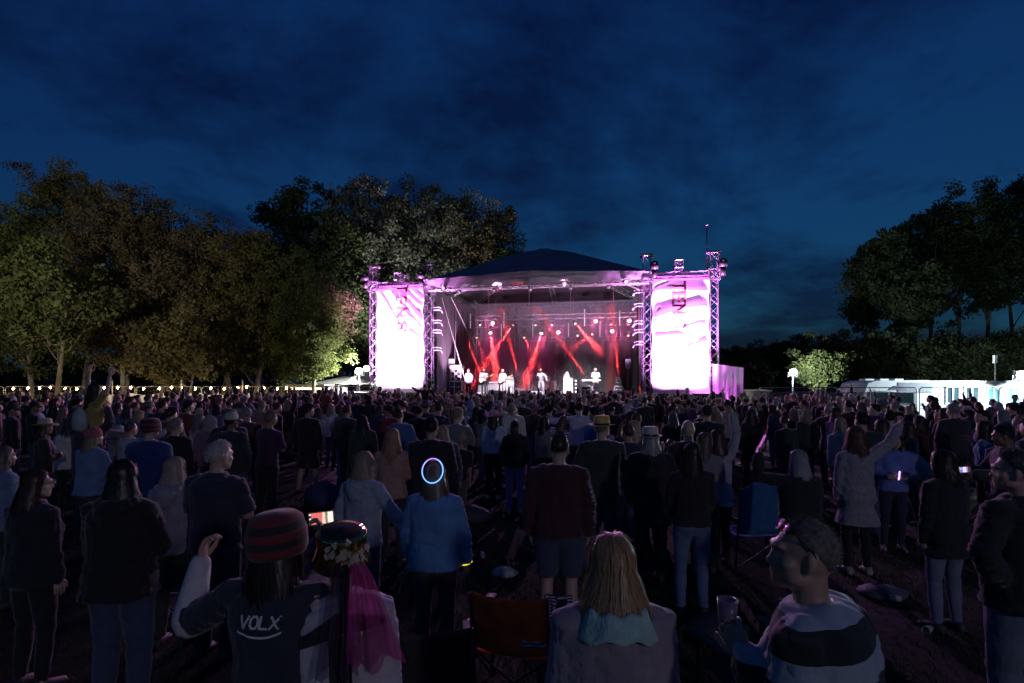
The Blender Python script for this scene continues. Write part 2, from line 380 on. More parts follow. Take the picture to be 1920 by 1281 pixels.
g = G(); g.box((0, 5.0, DZ - .1), (13.4, 10.4, .2)); dk = obj('deck', g, M_DECK, stage)
g = G()
def skirt(u, v): return (-6.7 + 13.4 * u, -.24 + .05 * math.sin(u * 150) , .02 + (DZ - .25) * v)
g.grid(skirt, 160, 3); obj('deck_skirt', g, M_BLACKDROP, stage, True)
def tower(name, x, y, top, size=.42):
    g = G(); g.truss((x, y, 0.12), (x, y, top), size, .025, .012, .42); t = obj(name, g, M_ALU, stage)
    g = G(); g.box((x, y, .06), (size * 2.4, size * 2.4, .1)); g.box((x, y, .14), (size * 1.3, size * 1.3, .05)); obj('base_plate', g, M_ALUD, t)
    return t
for x, y in ((-TX, 0), (TX, 0), (-WX, 0), (WX, 0)):
    t = tower('front_tower', x, y, 9.45)
    g = G(); g.box((x, y, 9.5), (.80, .30, .07)); g.box((x, y, 9.57), (.62, .22, .07)); g.tube([(x - .3, y - .12, 9.47), (x - .3, y + .12, 9.47)], .09, 10); g.tube([(x + .3, y - .12, 9.47), (x + .3, y + .12, 9.47)], .09, 10); obj('head_pulley', g, M_ALU, t)
    g = G()
    for sx in (-1, 1):
        for zz in (-.28, .28): g.box((x + sx * .30, y, EZ + zz), (.05, .66, .05)); g.box((x, y + sx * .30, EZ + zz), (.54, .05, .05))
        for sy in (-1, 1): g.box((x + sx * .30, y + sy * .30, EZ), (.05, .05, .52)); g.tube([(x + sx * .30, y + sy * .28, EZ - .26), (x + sx * .30, y - sy * .28, EZ + .26)], .016, 5); g.tube([(x + sy * .28, y + sx * .30, EZ - .26), (x - sy * .28, y + sx * .30, EZ + .26)], .016, 5)
    obj('sleeve_block', g, M_ALUD, t)
    sgn = 1 if x > 0 else -1; hx = x + (.45 if abs(x) > 8 else .42) * (sgn if abs(x) > 8 else (1 if x > 0 else -1))
    g = G(); g.box((hx, y - .3, EZ + .55), (.42, .36, .34)); g.tube([(hx, y - .3, EZ + .38), (hx, y - .3, EZ - .1)], .15, 10); g.ell((hx, y - .3, EZ + .72), (.23, .2, .16)); obj('chain_hoist', g, M_BLACK, t, True)
for x in (-TX, TX): tower('rear_tower', x, D_, 8.5, .36)
def tr(name, a, b, size=.42, **k):
    g = G(); g.truss(a, b, size, **k); return obj(name, g, M_ALU, stage)
tr('front_truss', (-TX, .0, EZ - .15), (TX, .0, EZ - .15))
tr('rear_truss', (-TX, D_, EZ - .15), (TX, D_, EZ - .15))
for x in (-TX, TX): tr('side_truss', (x, 0, EZ - .15), (x, D_, EZ - .15))
for s in (-1, 1): tr('wing_truss', (s * TX, -.02, EZ + .05), (s * WX, -.02, EZ + .05), .34)
AP = (0, 4.2, 11.0)
for x, y in ((-TX, 0), (TX, 0), (-TX, D_), (TX, D_), (0, -1.2), (0, D_), (-TX, 4.2), (TX, 4.2)):
    tr('rafter_truss', (x, y, EZ + (-.15 if y < 0 else 0)), (AP[0] + .15 * x / TX, AP[1], AP[2]), .30, r=.022, rb=.011)
for x in (-3.2, 3.2): tr('rafter_truss', (x, -.3, EZ - .1), (x * .55, 4.2, 9.7), .26, r=.02, rb=.01)
for s in (-1, 1):
    tr('outrigger_truss', (s * TX, 0, EZ - .2), (0, -1.45, EZ - .35), .26, r=.02, rb=.01)
# wing top boxes (short truss stubs) and tower arms
for xx, zz in ((-8.55, 8.62), (8.35, 8.72)):
    g = G(); g.truss((xx, -.35, zz + .18), (xx, 1.2, zz + .18), .42, .03, .016, .42); obj('truss_stub', g, M_ALU, stage)
for s in (-1, 1):
    for k, z in enumerate((6.7, 5.9, 5.3, 4.2) if s < 0 else (7.4, 6.6, 5.6, 5.1, 4.4)):
        g = G(); x = s * TX - s * .2
        pts = [(x, .15, z), (x - s * .32, .2, z + .03), (x - s * .52, .22, z - .03), (x - s * .58, .22, z - .18)]
        g.tube(pts, .022, 5); g.tube([(p[0], p[1], p[2] + .16) for p in pts[:3]], .018, 5); obj('tower_arm', g, M_EDGE, stage, True)
g = G(); g.tube([(WX - .33, .1, EZ - .2), (WX - .36, .1, 11.05)], [.04, .03], 7); g.ell((WX - .36, .1, 11.1), (.07, .07, .05), 8, 5); obj('lightning_mast', g, M_ALU, stage, True)

# roof canopy with sag, rounded apex
per = [(-7.05, -.15), (-3.6, -.95), (0, -1.65), (3.6, -.95), (7.05, -.15), (7.15, 5), (7.05, 10.4), (0, 10.6), (-7.05, 10.4), (-7.15, 5)]
PE = []
for i in range(len(per)):
    a = np.array(per[i]); b = np.array(per[(i + 1) % len(per)])
    for k in range(6): PE.append(a + (b - a) * k / 6)
PE = np.array(PE)
g = G(); rs = []
for t in np.linspace(1, 0.02, 16):
    z = 8.52 + (11.45 - 8.52) * (1 - t) ** 1.06 - .25 * math.exp(-(t / .16) ** 2)
    zz = np.full(len(PE), z) + .05 * np.sin(np.arange(len(PE)) * 1.05) * t * (1 - t) * 2
    rs.append(np.stack([PE[:, 0] * t, 4.2 + (PE[:, 1] - 4.2) * t, zz], 1))
g.rings(rs, cap=False); n0 = g.n
g.add([rs[-1].mean(0) + np.array([0, 0, .02])] + list(rs[-1]), [(0, 1 + j, 1 + (j + 1) % len(PE)) for j in range(len(PE))])
obj('roof_canopy', g, M_ROOF, stage, True)
g = G(); g.rings([q * np.array([.985, .985, 1]) + np.array([0, .06, -.10]) for q in rs], cap=False); obj('roof_dark_sheet', g, mat('black_under_sheet', (.018, .016, .02), .9), stage, True)  # black sheet added below the canopy so its underside stays dark
# valance hanging along the front edge
def val(u, v):
    x = -7.1 + 14.2 * u; ax = abs(x) / 7.1
    y = -.2 - 1.5 * (1 - ax); drop = (.52 + .18 * (1 - ax)) * (1 + .10 * math.sin(x * 2.1) + .05 * math.sin(x * 5.3 + 1))
    if x > 4.6: drop *= 1 - .45 * (x - 4.6) / 2.5
    if x < -5: drop *= 1 - .2 * (-x - 5) / 2
    fl = .025 * math.sin(x * 4.1 + 2 * v) + .015 * math.sin(x * 11 + v * 3 + math.sin(x * 2)) + .02 * math.sin(x * 2.3 - 4 * v)
    return (x, y + fl * v - .03 * v, 8.56 - drop * v)
g = G(); g.grid(val, 150, 8); obj('front_valance', g, M_FASC, stage, True)
# black backdrop and side sheets
def drop(u, v): x = -6.4 + 12.8 * u; return (x, 9.72 + .07 * math.sin(x * 5.2) + .04 * math.sin(x * 11.7 + 1), DZ + .01 + v * 6.6)
g = G(); g.grid(drop, 200, 6); obj('backdrop_drape', g, M_BLACKDROP, stage, True)
for s in (-1, 1):
    def side(u, v, s=s): y = .5 + 9.1 * u; return (s * (6.25 + .04 * math.sin(y * 3.1) + .03 * math.sin(y * 7 + v * 3)), y, DZ - .4 + v * 7.0)
    g = G(); g.grid(side, 70, 10); obj('side_sheet', g, M_SIDE, stage, True)
# lighting trusses, pipe and guy lines
LT1, LT2 = 7.0, 9.2
z1 = SLoc(1030, 594, LT1).z; z2 = SLoc(1040, 636, LT2).z; zp = SLoc(1040, 611, 8.2).z
tr('lighting_truss', (-6.0, LT1, z1), (6.1, LT1, z1), .30, r=.022, rb=.011)
tr('lighting_truss', (-5.5, LT2, z2), (5.6, LT2, z2), .26, r=.02, rb=.01)
g = G(); g.tube([(-5.8, 8.2, zp), (5.8, 8.2, zp)], .03, 8); obj('lighting_bar', g, M_ALUD, stage, True)
for x in (-4.5, -1.5, 1.5, 4.5):
    g = G(); g.tube([(x, LT1, z1), (x, LT1, EZ + 1.0)], .012, 4); obj('hanging_chain', g, M_ALUD, stage)
    g = G(); g.tube([(x, LT2, z2), (x, LT2, EZ + .3)], .012, 4); obj('hanging_chain', g, M_ALUD, stage)
for a, b in (((-6.1, 1.0, 7.6), (-4.9, 3.2, DZ)), ((-6.1, 4.0, 6.4), (-5.6, 2.0, DZ)), ((-6.1, 3.0, 7.9), (-5.1, 9, 3.0)), ((-5.3, 6.8, z1), (-5.5, 6.8, DZ + .1))):
    g = G(); g.tube([a, b], .016, 5); obj('guy_line', g, M_EDGE, stage)

# ------------------------------------------------------------------ wing banners
def folds(lst):
    def d(x, z):
        s = 0.0
        for x0, z0, x1, z1, A, wb, wa in lst:
            dx_, dz_ = x1 - x0, z1 - z0; ln = math.hypot(dx_, dz_); tx, tz = dx_ / ln, dz_ / ln
            t = ((x - x0) * tx + (z - z0) * tz) / ln; nx, nz = -tz, tx
            if nz < 0: nx, nz = -nx, -nz
            q = (x - x0) * nx + (z - z0) * nz
            f = max(0.0, min(1.0, (t + .08) / .22)) * max(0.0, min(1.0, (1.08 - t) / .22))
            q -= .10 * math.sin(3.3 * t + z0)
            s += A * f * (math.exp(-(q / wb) ** 2) if q < 0 else math.exp(-(q / wa) ** 2))
        return s
    return d
def wing_banner(x0, x1, lst, label, seed):
    d = folds(lst); z0, z1 = .75, 8.30; xm = (x0 + x1) / 2
    root = empty('wing_banner', SW(xm, -.3, z0), -TH, label, 'banner', 'wing banners either side of the stage')
    def pt(x, z, off=0.0):
        edge = min(1, (x - x0) / .25) * min(1, (x1 - x) / .25); edge = max(0, edge) ** .7
        y = -.27 - d(x, z) * edge - .02 * math.sin(x * 4 + z * 1.3 + seed) - off
        if z > 7.98: y += (z - 7.98) * .95
        # edges pulled in between the lacing points
        xx = x + .035 * math.sin(z * 4.2 + seed) * (1 - edge)
        return (xx - xm, y + .3, z - z0)
    g = G(); g.grid(lambda u, v: pt(x0 + (x1 - x0) * u, z0 + (z1 - z0) * v), 110, 270); obj('banner_cloth', g, M_BANNER, root, True)
    return root, pt
rF = []
def rl(u0, v0, u1, v1, A, wb=.55, wa=.13):
    a = SLoc(u0, v0, -.27); b = SLoc(u1, v1, -.27); return (a.x, a.z, b.x, b.z, A, wb, wa)
rr = [rl(1228, 549, 1326, 541, .17, .6, .10), rl(1222, 597, 1326, 574, .26, .65, .20), rl(1275, 614, 1326, 609, .10, .5, .10), rl(1223, 628, 1290, 636, .15, .6, .10),
      rl(1280, 634, 1326, 645, .06, .5, .08), rl(1272, 650, 1326, 644, .12, .5, .09), rl(1223, 664, 1275, 666, .07, .5, .08), rl(1273, 683, 1326, 681, .05, .5, .07),
      rl(1223, 540, 1250, 518, .14, .18, .08), rl(1222, 553, 1262, 527, .09, .2, .08), rl(1223, 595, 1238, 575, .10, .15, .08), rl(1223, 612, 1234, 602, .06, .1, .07), rl(1223, 626, 1232, 618, .06, .1, .06)]
wb_r, pt_r = wing_banner(TX + .28, WX - .28, rr, 'white scrim banner with level sagging folds and red letters, beside the lightning mast', 1.0)
ll = [rl(708, 545, 778, 650, .09, .35, .07), rl(728, 530, 796, 628, .10, .3, .08), rl(742, 533, 797, 575, .15, .25, .12), rl(745, 548, 797, 603, .20, .3, .13), rl(760, 530, 797, 562, .12, .2, .09),
      rl(757, 583, 797, 622, .14, .25, .09), rl(768, 618, 797, 650, .13, .25, .09), rl(765, 653, 796, 682, .10, .3, .07), rl(722, 530, 760, 575, .07, .2, .06), rl(775, 528, 797, 545, .10, .15, .07), rl(706, 570, 728, 640, .05, .2, .05)]
wb_l, pt_l = wing_banner(-WX + .28, -TX - .28, ll, 'white scrim banner with slanting folds and red letters, next to the white marquee', 2.2)
for root, pt, uu, vv, sz in ((wb_r, pt_r, 1284, 528, .64), (wb_l, pt_l, 763, 534, .60)):
    a = SLoc(uu, vv, -.27)
    for k, (ch, dv) in enumerate((('T', 0), ('E', 24), ('N', 45), ('S', 72))):
        z = SLoc(uu, vv + dv, -.27).z
        g = letters(ch, lambda s, t, z=z: pt(a.x - sz + t, z - s, .04), sz, wid=.78, th=.2, step=.06)
        obj('letter', g, M_RED, root)

# uplight bars under the banners and black subwoofers
MAG = (0.92, 0.30, 1.0)
for s, xc in ((1, 8.4), (-1, -8.4)):
    r_ = empty('uplight_bar', SW(xc, -1.9, 0), -TH, 'magenta LED uplight bar at the foot of the %s banner' % ('level-folded' if s > 0 else 'slant-folded'), 'stage light', 'banner uplights')
    g = G(); g.box((0, 0, .62), (2.3, .18, .16)); 
    for k in (-1, 1): g.box((k * .9, 0, .28), (.08, .3, .55))
    obj('housing', g, M_BLACK, r_)
    g = G()
    for k in range(12): g.lathe([(.07, 0), (.075, .03), (.06, .04)], 10, (-1.0 + k * 2.0 / 11, 0, .70))
    obj('lens_row', g, mat('uplight_lens', (.8, .6, .9), .3, emit=MAG, estr=6), r_)
    lo = light('AREA', 'uplight', (0, 0, .78), 4000, MAG, r_, sx=2.2, sy=.2, spread=66); lo.rotation_euler = (R(180 - 24), 0, 0)
for s, xc in ((1, 8.4), (-1, -8.4)):  # bars added behind the cloth so the shadowed folds glow magenta
    r_ = empty('uplight_bar', SW(xc, 1.3, 0), -TH, 'added magenta LED bar inside the wing behind the %s banner' % ('level-folded' if s > 0 else 'slant-folded'), 'stage light', 'banner uplights')
    g = G(); g.box((0, 0, .62), (2.3, .18, .16)); [g.box((k * .9, 0, .28), (.08, .3, .55)) for k in (-1, 1)]; obj('housing', g, M_BLACK, r_)
    lo = light('AREA', 'uplight', (0, 0, .78), 1300, (.9, .12, 1.0), r_, sx=2.2, sy=.2, spread=70); lo.rotation_euler = (R(180 + 16), 0, 0)
subs = [(-9.7, 1.15, 'left of the slant-folded banner base'), (-7.2, .8, 'between slant-folded banner and stage corner'), (7.25, .95, 'between stage corner and level-folded banner'), (9.6, 1.5, 'under the lightning mast side of the level-folded banner')]
for x, wd, txt in subs:
    b = empty('subwoofer', SW(x, -2.6, 0), -TH, 'wide black subwoofer stack ' + txt, 'speaker', 'subwoofers')
    g = G()
    for k in range(2): g.box((0, 0, .415 + k * .82), (wd, .85, .80))
    obj('cabinet', g, M_BLACK, b)
    for k in range(2):
        g = G(); g.box((0, -.435, .415 + k * .82), (wd - .1, .03, .70))
        for j in range(6): g.box((0, -.455, .13 + j * .115 + k * .82), (wd - .12, .012, .02))
        obj('grille', g, M_CASE, b)
# ================================================================== fences, festoon, banners
def fence_proto(scrim):
    root = empty('mesh_fence')
    g = G(); Wd = 3.4; z0, z1, rr_ = .12, 2.0, .14
    pts = []
    for cx_, cz_, a0 in ((Wd - rr_, z0 + rr_, -90), (Wd - rr_, z1 - rr_, 0), (rr_, z1 - rr_, 90), (rr_, z0 + rr_, 180)):
        for k in range(5):
            a = R(a0 + 90 * k / 4); pts.append((cx_ + rr_ * math.cos(a), 0, cz_ + rr_ * math.sin(a)))
    pts.append(pts[0]); g.tube(pts, .021, 7); g.tube([(.0, 0, 1.1), (Wd, 0, 1.1)], .012, 5)
    obj('frame', g, M_GALV, root, True)
    g = G()
    for k in range(1, 23): g.tube([(k * Wd / 23, .0, z0), (k * Wd / 23, .0, z1)], .003, 3)
    for k in range(1, 9): g.tube([(0, .005, z0 + k * (z1 - z0) / 9), (Wd, .005, z0 + k * (z1 - z0) / 9)], .003, 3)
    obj('wire_infill', g, M_GALV, root)
    for x in (.03, Wd - .03):
        g = G(); g.box((x, 0, .06), (.22, .68, .12)); g.tube([(x, 0, .1), (x, 0, .3)], .03, 6); obj('foot_block', g, mat('concrete_block', (.3, .3, .29), .95, 0, .2, 8), root)
    if scrim:
        g = G(); g.grid(lambda u, v: (.06 + (Wd - .12) * u, -.03 - .03 * math.sin(u * 19) * math.sin(v * 3), .2 + 1.62 * v - .03 * math.sin(u * 9)), 30, 6)
        obj('scrim', g, mat('grey_scrim_net', (.20, .19, .21), .9, 0, .15, 2, alpha=.72), root, True)
    return root
fp = fence_proto(False); fs = fence_proto(True)
def place_fence(proto, used, x, y, rz, label, grp):
    o = proto if not used else copy_tree(proto)
    o.location = (x, y, 0); o.rotation_euler = (0, 0, rz); tag(o, label, 'fence', grp); return o
lx0, ly = -30.2, 30.0
marks = ['at the far end beneath the first festoon bulbs', 'behind the two dark caps', 'beside the front tree trunk', 'behind the woman on shoulders', 'carrying the start of the white text banner', 'carrying the end of the long white text banner', 'carrying the second white text banner']
for k in range(7): place_fence(fp, k > 0, lx0 + k * 3.46, ly + .05 * (k % 2), 0, 'galvanised mesh fence panel ' + marks[k], 'fence panels under the festoon lights')
marks = ['under the lit bush', 'in front of the caravan', 'in front of the white cabin', 'in front of the wide cabin window', 'in front of the teal glass door']
rx0, ry = 10.67, 24.6
for k in range(5): place_fence(fs if k < 2 else fp, k not in (0,), rx0 + k * 3.46, ry - .02 * k + .05 * (k % 2), 0, ('mesh fence panel with grey scrim ' if k < 2 else 'bare mesh fence panel ') + marks[k], 'screened fence panels by the cabins')
def cloth_banner(x0, x1, zt, zb, y, label, text, tx):
    root = empty('fence_banner', ((x0 + x1) / 2, y, zb), 0, label, 'banner', 'white banners on the fence')
    xm = (x0 + x1) / 2
    def pt(x, z, off=0):
        u = (x - x0) / (x1 - x0); sag = .10 * math.sin(math.pi * ((u * 3) % 1)) * ((z - zb) / (zt - zb))
        return (x - xm, -.03 * math.sin(x * 2.7 + z) - .02 * math.sin(x * 7) - off, z - zb - sag)
    g = G(); g.grid(lambda u, v: pt(x0 + (x1 - x0) * u, zb + (zt - zb) * v), 60, 8); obj('banner_cloth', g, M_PVC, root, True)
    for t_, xs in zip(text, tx):
        g = letters(t_, lambda s, t: pt(xs + s, zb + .32 + t, .008), .42, wid=.7, th=.16); obj('letter', g, mat('faded_brown_print', (.30, .17, .13), .8), root)
y = 29.9
cloth_banner(PX(187, y), PX(360, y), PZ(737, y), PZ(770, y), y, 'long white text banner tied to the fence behind the dancing people', ['H', 'E', 'REN'], [PX(192, y), PX(222, y), PX(278, y)])
cloth_banner(PX(374, y), PX(468, y), PZ(737, y), PZ(772, y), y, 'shorter white text banner tied to the fence, nearer the stage', ['DE'], [PX(388, y)])
# festoon
M_BULB = mat('warm_bulb', (1, .8, .5), .3, emit=(1.0, .62, .25), estr=95)
fest = empty('festoon_lights', (-30, 29.6, 0), 0, 'string of warm white festoon bulbs along the fence top', 'string lights')
g = G(); pts = []; bulbs = []
n_b = 30
for k in range(n_b * 3 + 1):
    x = -31 + 20.5 * k / (n_b * 3); zz = 2.06 - .06 * math.sin(math.pi * ((x + 31) % 3.46) / 3.46) + .02 * math.sin(x * 3.1)
    pts.append((x + 30, 0, zz))
    if k % 3 == 1: bulbs.append((x + 30 + random.uniform(-.12, .12), 0, zz - .07 + random.uniform(-.02, .02)))
g.tube(pts, .008, 4); obj('cable', g, M_BLACK, fest)
gb = G(); gb.ell((0, 0, -.03), (.043, .043, .055), 8, 6); bm_ = gb.mesh('bulb', True)
gs = G(); gs.lathe([(.018, .02), (.022, .05), (.012, .075)], 7); sm_ = gs.mesh('bulb_socket')
for p in bulbs:
    b = obj('bulb', bm_, M_BULB, fest, loc=p); obj('bulb_socket', sm_, M_BLACK, b)
# festoon posts
for x, tx_ in ((-27.6, 'behind the two capped men'), (-20.9, 'beside the long text banner start'), (-17.3, 'between the two text banners'), (-14.1, 'nearest the marquee')):
    g = G(); g.tube([(0, 0, 0), (0, 0, 2.35)], .035, 6); g.box((0, 0, .03), (.3, .3, .06))
    tag(obj('festoon_post', g, M_GALV, loc=(x, 29.75, 0)), 'slim metal post holding the festoon string ' + tx_, 'post', 'festoon posts')

# ================================================================== floodlights
def floodlight(u, v, Y, label, power, col, mast_top=None, aim=None, faces=1):
    p = PT(u, v, Y); root = empty('floodlight', (p.x, p.y, 0), 0, label, 'floodlight', 'site floodlights')
    g = G(); g.tube([(0, .12, 0), (0, .12, p.z + .1)], [.05, .035], 8)
    for a in (0, 2.1, 4.2): g.tube([(0, .12, .7), (.7 * math.cos(a), .12 + .7 * math.sin(a), .02)], .022, 5)
    obj('mast', g, M_BLACK, root, True)
    g = G(); g.box((0, .10, p.z), (.40, .10, .36)); 
    for k in range(5): g.box((-.22 + .11 * k, .15, p.z), (.015, .05, .42))
    g.tube([(-.31, .08, p.z), (-.31, .12, p.z - .3), (.31, .12, p.z - .3), (.31, .08, p.z)], .015, 5); obj('lamp_housing', g, M_BLACK, root)
    g = G(); g.ell((0, .0, p.z), (.23, .07, .21), 18, 9); obj('lamp_face', g, mat('flood_led_face', (1, 1, 1), .3, emit=col, estr=45), root)
    if aim is None: light('POINT', 'flood_lamp', (0, -.45, p.z), power, col, root, size=.14)
    else: light('SPOT', 'flood_lamp', (0, .3, p.z + .3), power, col, root, size=.15, spot=95, blend=.7, aim=(aim[0] - p.x, aim[1] - p.y, aim[2]))
    return root
COOL = (.80, .93, 1.0)
floodlight(673, 696, 37.5, 'bright floodlight on mast beside the white marquee', 2600, (.92, .95, .85))
floodlight(687, 691, 46.0, 'second floodlight close to the slant-folded banner tower', 12500, (.96, .96, .92), aim=(-6, 60, 17))
floodlight(1488, 698, 38, 'bright floodlight on mast beside the lit green bush', 3800, COOL)
floodlight(1916, 704, 25.2, 'bright floodlight in front of the teal door cabin', 3200, (.72, .92, 1.0))

# tree floodlight added out of view on the left to brighten the fence trees
r_ = empty('floodlight', (-21, 6, 0), 0, 'added warm floodlight mast out of view, turned up at the fence trees', 'floodlight', 'site floodlights')
g = G(); g.tube([(0, 0, 0), (0, 0, 4.6)], [.06, .04], 8); obj('mast', g, M_GALV, r_); g = G(); g.box((0, 0, 4.7), (.5, .14, .36)); obj('lamp_housing', g, M_BLACK, r_); g = G(); g.box((0, .08, 4.7), (.44, .02, .3)); obj('lamp_face', g, mat('flood_face_warm', (1, 1, 1), .3, emit=(1, .9, .7), estr=30), r_)
light('SPOT', 'flood_lamp', (.1, .35, 4.75), 12500, (1, .90, .72), r_, size=.3, spot=58, blend=.9, aim=(-3.5, 30, 9.5))

# ================================================================== marquee, lilac tent, caravan, cabins
Y = 41.5; x0, x1 = PX(592, Y), PX(712, Y)
mq = empty('marquee', ((x0 + x1) / 2, Y, 0), 0, 'white gabled marquee with open front beside the stage', 'marquee')
hw = (x1 - x0) / 2 ; ez, rz_ = PZ(720, Y), PZ(705.5, Y)
g = G()
def roofp(u, v):  # ridge runs slantwise left-right, gable on the right end
    xr = -hw + 2 * hw * u
    return (xr, 0, 0)
R0 = [(-hw, -1.6, ez), (hw * .12, -1.6, ez), (hw * .62, -1.3, rz_), (-hw * .2, 1.6, rz_)]
g.add([(-hw, -1.8, ez), (-hw * .55, -1.8, ez), (-hw * .02, -1.8, ez), (hw * .42, -1.6, rz_), (hw * .05, .5, rz_), (-hw * .38, 2.0, rz_)], [(0, 1, 4, 5), (1, 2, 3, 4)])
obj('roof_sheet', g, M_PVC, mq, True)
g = G(); g.add([(-hw * .02, -1.82, ez - .03), (hw * 1.05, -1.82, ez - .03), (hw * .42, -1.62, rz_)], [(0, 1, 2)]); g.add([(hw * .42, -1.6, rz_), (hw * 1.05, -1.8, ez), (hw * 1.6, .6, ez), (hw * .95, 1, rz_)], [(0, 1, 2, 3)])
obj('gable_sheet', g, M_PVC, mq)
g = G(); g.grid(lambda u, v: (-hw * .45 + hw * .6 * u, -1.2 - .04 * math.sin(u * 40), .02 + (ez - .1) * v), 30, 4); obj('side_sheet', g, M_PVC, mq, True)
g = G(); g.grid(lambda u, v: (hw * .15 + hw * .85 * u, 1.4 - .04 * math.sin(u * 40), .02 + (ez - .1) * v), 30, 4); obj('rear_sheet', g, mat('maroon_lining', (.10, .05, .06), .9), mq, True)
for x in (-hw, -hw * .02, hw * .5, hw * 1.03):
    g = G(); g.tube([(x, -1.75, 0), (x, -1.75, ez)], .035, 6); obj('leg', g, M_ALU, mq)
for k, (x, z, wd) in enumerate(((hw * .3, 1.0, .7), (hw * .62, 1.3, .5))):
    g = G(); g.box((0, 0, 0), (wd, .5, .6)); g.box((0, -.26, .1), (wd * .8, .02, .25)); g.box((0, 0, -z + .15 + .0), (wd, .5, .3)); 
    for sx in (-1, 1): g.box((sx * wd * .42, 0, -z / 2), (.05, .4, z - .3))
    tag(obj('equipment_shelf', g, M_CASE, loc=(mq.location.x + x, Y - .6, z + .02)), 'dark equipment shelf inside the marquee, %s' % ('nearer its middle' if k == 0 else 'nearer the stage tower'), 'shelf')

Y = 38.0; x0, x1 = PX(548, Y), PX(618, Y); bs = empty('bar_stall', ((x0 + x1) / 2, Y, 0), 0, 'low open bar stall with warm strip lights left of the marquee', 'stall'); hw = (x1 - x0) / 2
g = G(); g.box((0, 0, PZ(722, Y)), (2 * hw, 2.2, .06)); g.box((0, -1.1, PZ(724, Y)), (2 * hw, .03, .18)); obj('canopy', g, M_PVC, bs)
g = G(); g.box((0, -.8, .55), (2 * hw - .2, .5, 1.1)); obj('counter', g, mat('bar_board', (.25, .18, .12), .8), bs)
for k in (-1, 1):
    for y_ in (-1.0, 1.0):
        g = G(); g.box((k * (hw - .05), y_, PZ(722, Y) / 2), (.06, .06, PZ(722, Y))); obj('post', g, M_GALV, bs)
for k, zz in enumerate((PZ(726, Y), PZ(729.5, Y))):
    g = G(); g.box((-.1 * k, -.9 + .5 * k, zz), (2 * hw - .5, .05, .05)); obj('strip_light', g, mat('warm_strip', (1, .8, .5), .4, emit=(1, .66, .32), estr=22), bs)

# lilac side tent right of the stage
y0 = 31.5; xa, xb = PX(1336, y0), PX(1394, y0 + .6)
def tentside(u, v):
    x = xa + (xb - xa) * u; top = PZ(683, y0) + (PZ(690, y0) - PZ(683, y0)) * u
    return (x, y0 + .6 * u + .05 * math.sin(u * 22 + v) + .04 * math.sin(u * 9 - 2 * v), .02 + top * v)
tn = empty('side_tent', ((xa + xb) / 2, y0, 0), 0, 'pale cloth tent wall glowing lilac behind the tower with the lightning mast', 'tent')
def tl(p): return (p[0] - tn.location.x, p[1] - tn.location.y, p[2])
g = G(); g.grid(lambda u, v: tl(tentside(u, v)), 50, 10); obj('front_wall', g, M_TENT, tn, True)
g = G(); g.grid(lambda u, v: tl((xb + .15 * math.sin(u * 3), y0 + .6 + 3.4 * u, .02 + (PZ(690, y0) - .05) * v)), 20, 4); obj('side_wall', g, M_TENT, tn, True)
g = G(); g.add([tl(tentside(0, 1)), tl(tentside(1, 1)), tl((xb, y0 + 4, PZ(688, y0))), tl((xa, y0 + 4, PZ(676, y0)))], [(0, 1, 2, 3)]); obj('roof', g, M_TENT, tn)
r_ = empty('added_uplight_can', (PX(1352, 29.8), 29.8, 0), 0, 'small magenta uplight added on the grass to tint the lilac tent', 'stage light'); g = G(); g.lathe([(.10, .02), (.11, .05), (.11, .25), (.10, .25), (.09, .1)], 14); obj('can_body', g, M_BLACK, r_, True); g = G(); g.box((0, 0, .015), (.3, .24, .03)); obj('base_plate', g, M_BLACK, r_)  # uplight added to turn the tent wall magenta
light('SPOT', 'uplight', (0, .05, .3), 1500, (.95, .22, 1.0), r_, size=.08, spot=72, blend=.7, aim=(.35, 1.9, 1.7))
for k, u in enumerate((.25, .42)):
    p = tentside(u, 0); g = G(); g.tube([(0, 0, 0), (0, 0, 1.95)], .018, 6); g.tube([(-.15, 0, 1.75), (.15, 0, 1.95)], .014, 5)
    for a in (.3, 2.4, 4.5): g.tube([(0, 0, .5), (.4 * math.cos(a), .4 * math.sin(a), .01)], .013, 4)
    tag(obj('lighting_stand', g, M_BLACK, loc=(p[0], p[1] - .5, 0)), 'thin black tripod stand in front of the lilac tent, %s' % ('nearer the tower' if k == 0 else 'farther from the tower'), 'stand')

# caravan
Y = 27.5
cv = empty('caravan', (PX(1655, Y), Y, 0), 0, 'white touring caravan with rounded nose behind the screened fence', 'caravan')
cw = PX(1728, Y) - PX(1594, Y); top = PZ(714, Y)
prof = [(-cw / 2 + .05, .5), (-cw / 2, 1.0), (-cw / 2 + .12, 1.55), (-cw / 2 + .38, top - .12), (-cw / 2 + .75, top), (cw / 2 - .3, top + .02), (cw / 2, top - .1), (cw / 2, .5)]
g = G(); k = len(prof)
g.add([(x, -1.05, z) for x, z in prof] + [(x, 1.05, z) for x, z in prof], [list(range(k)), list(range(2 * k - 1, k - 1, -1))] + [(i, i + k, (i + 1) % k + k, (i + 1) % k) for i in range(k)])
obj('body_shell', g, M_WHITE, cv)
g = G(); g.box((cw * .24, -1.062, top - .33), (cw * .46, .02, .5)); obj('grey_panel', g, mat('caravan_grey', (.22, .22, .25), .5), cv)
for x, wd in ((-cw * .24, .75), (cw * .08, .9)):
    g = G(); g.box((x, -1.075, 1.5), (wd, .03, .5)); wn = obj('window', g, M_GLASS, cv)
    g = G()
    for sz in (-1, 1): g.box((x, -1.085, 1.5 + sz * .26), (wd + .06, .03, .035)); g.box((x + sz * (wd / 2 + .015), -1.085, 1.5), (.035, .03, .49))
    obj('window_frame', g, M_ALUD, wn)
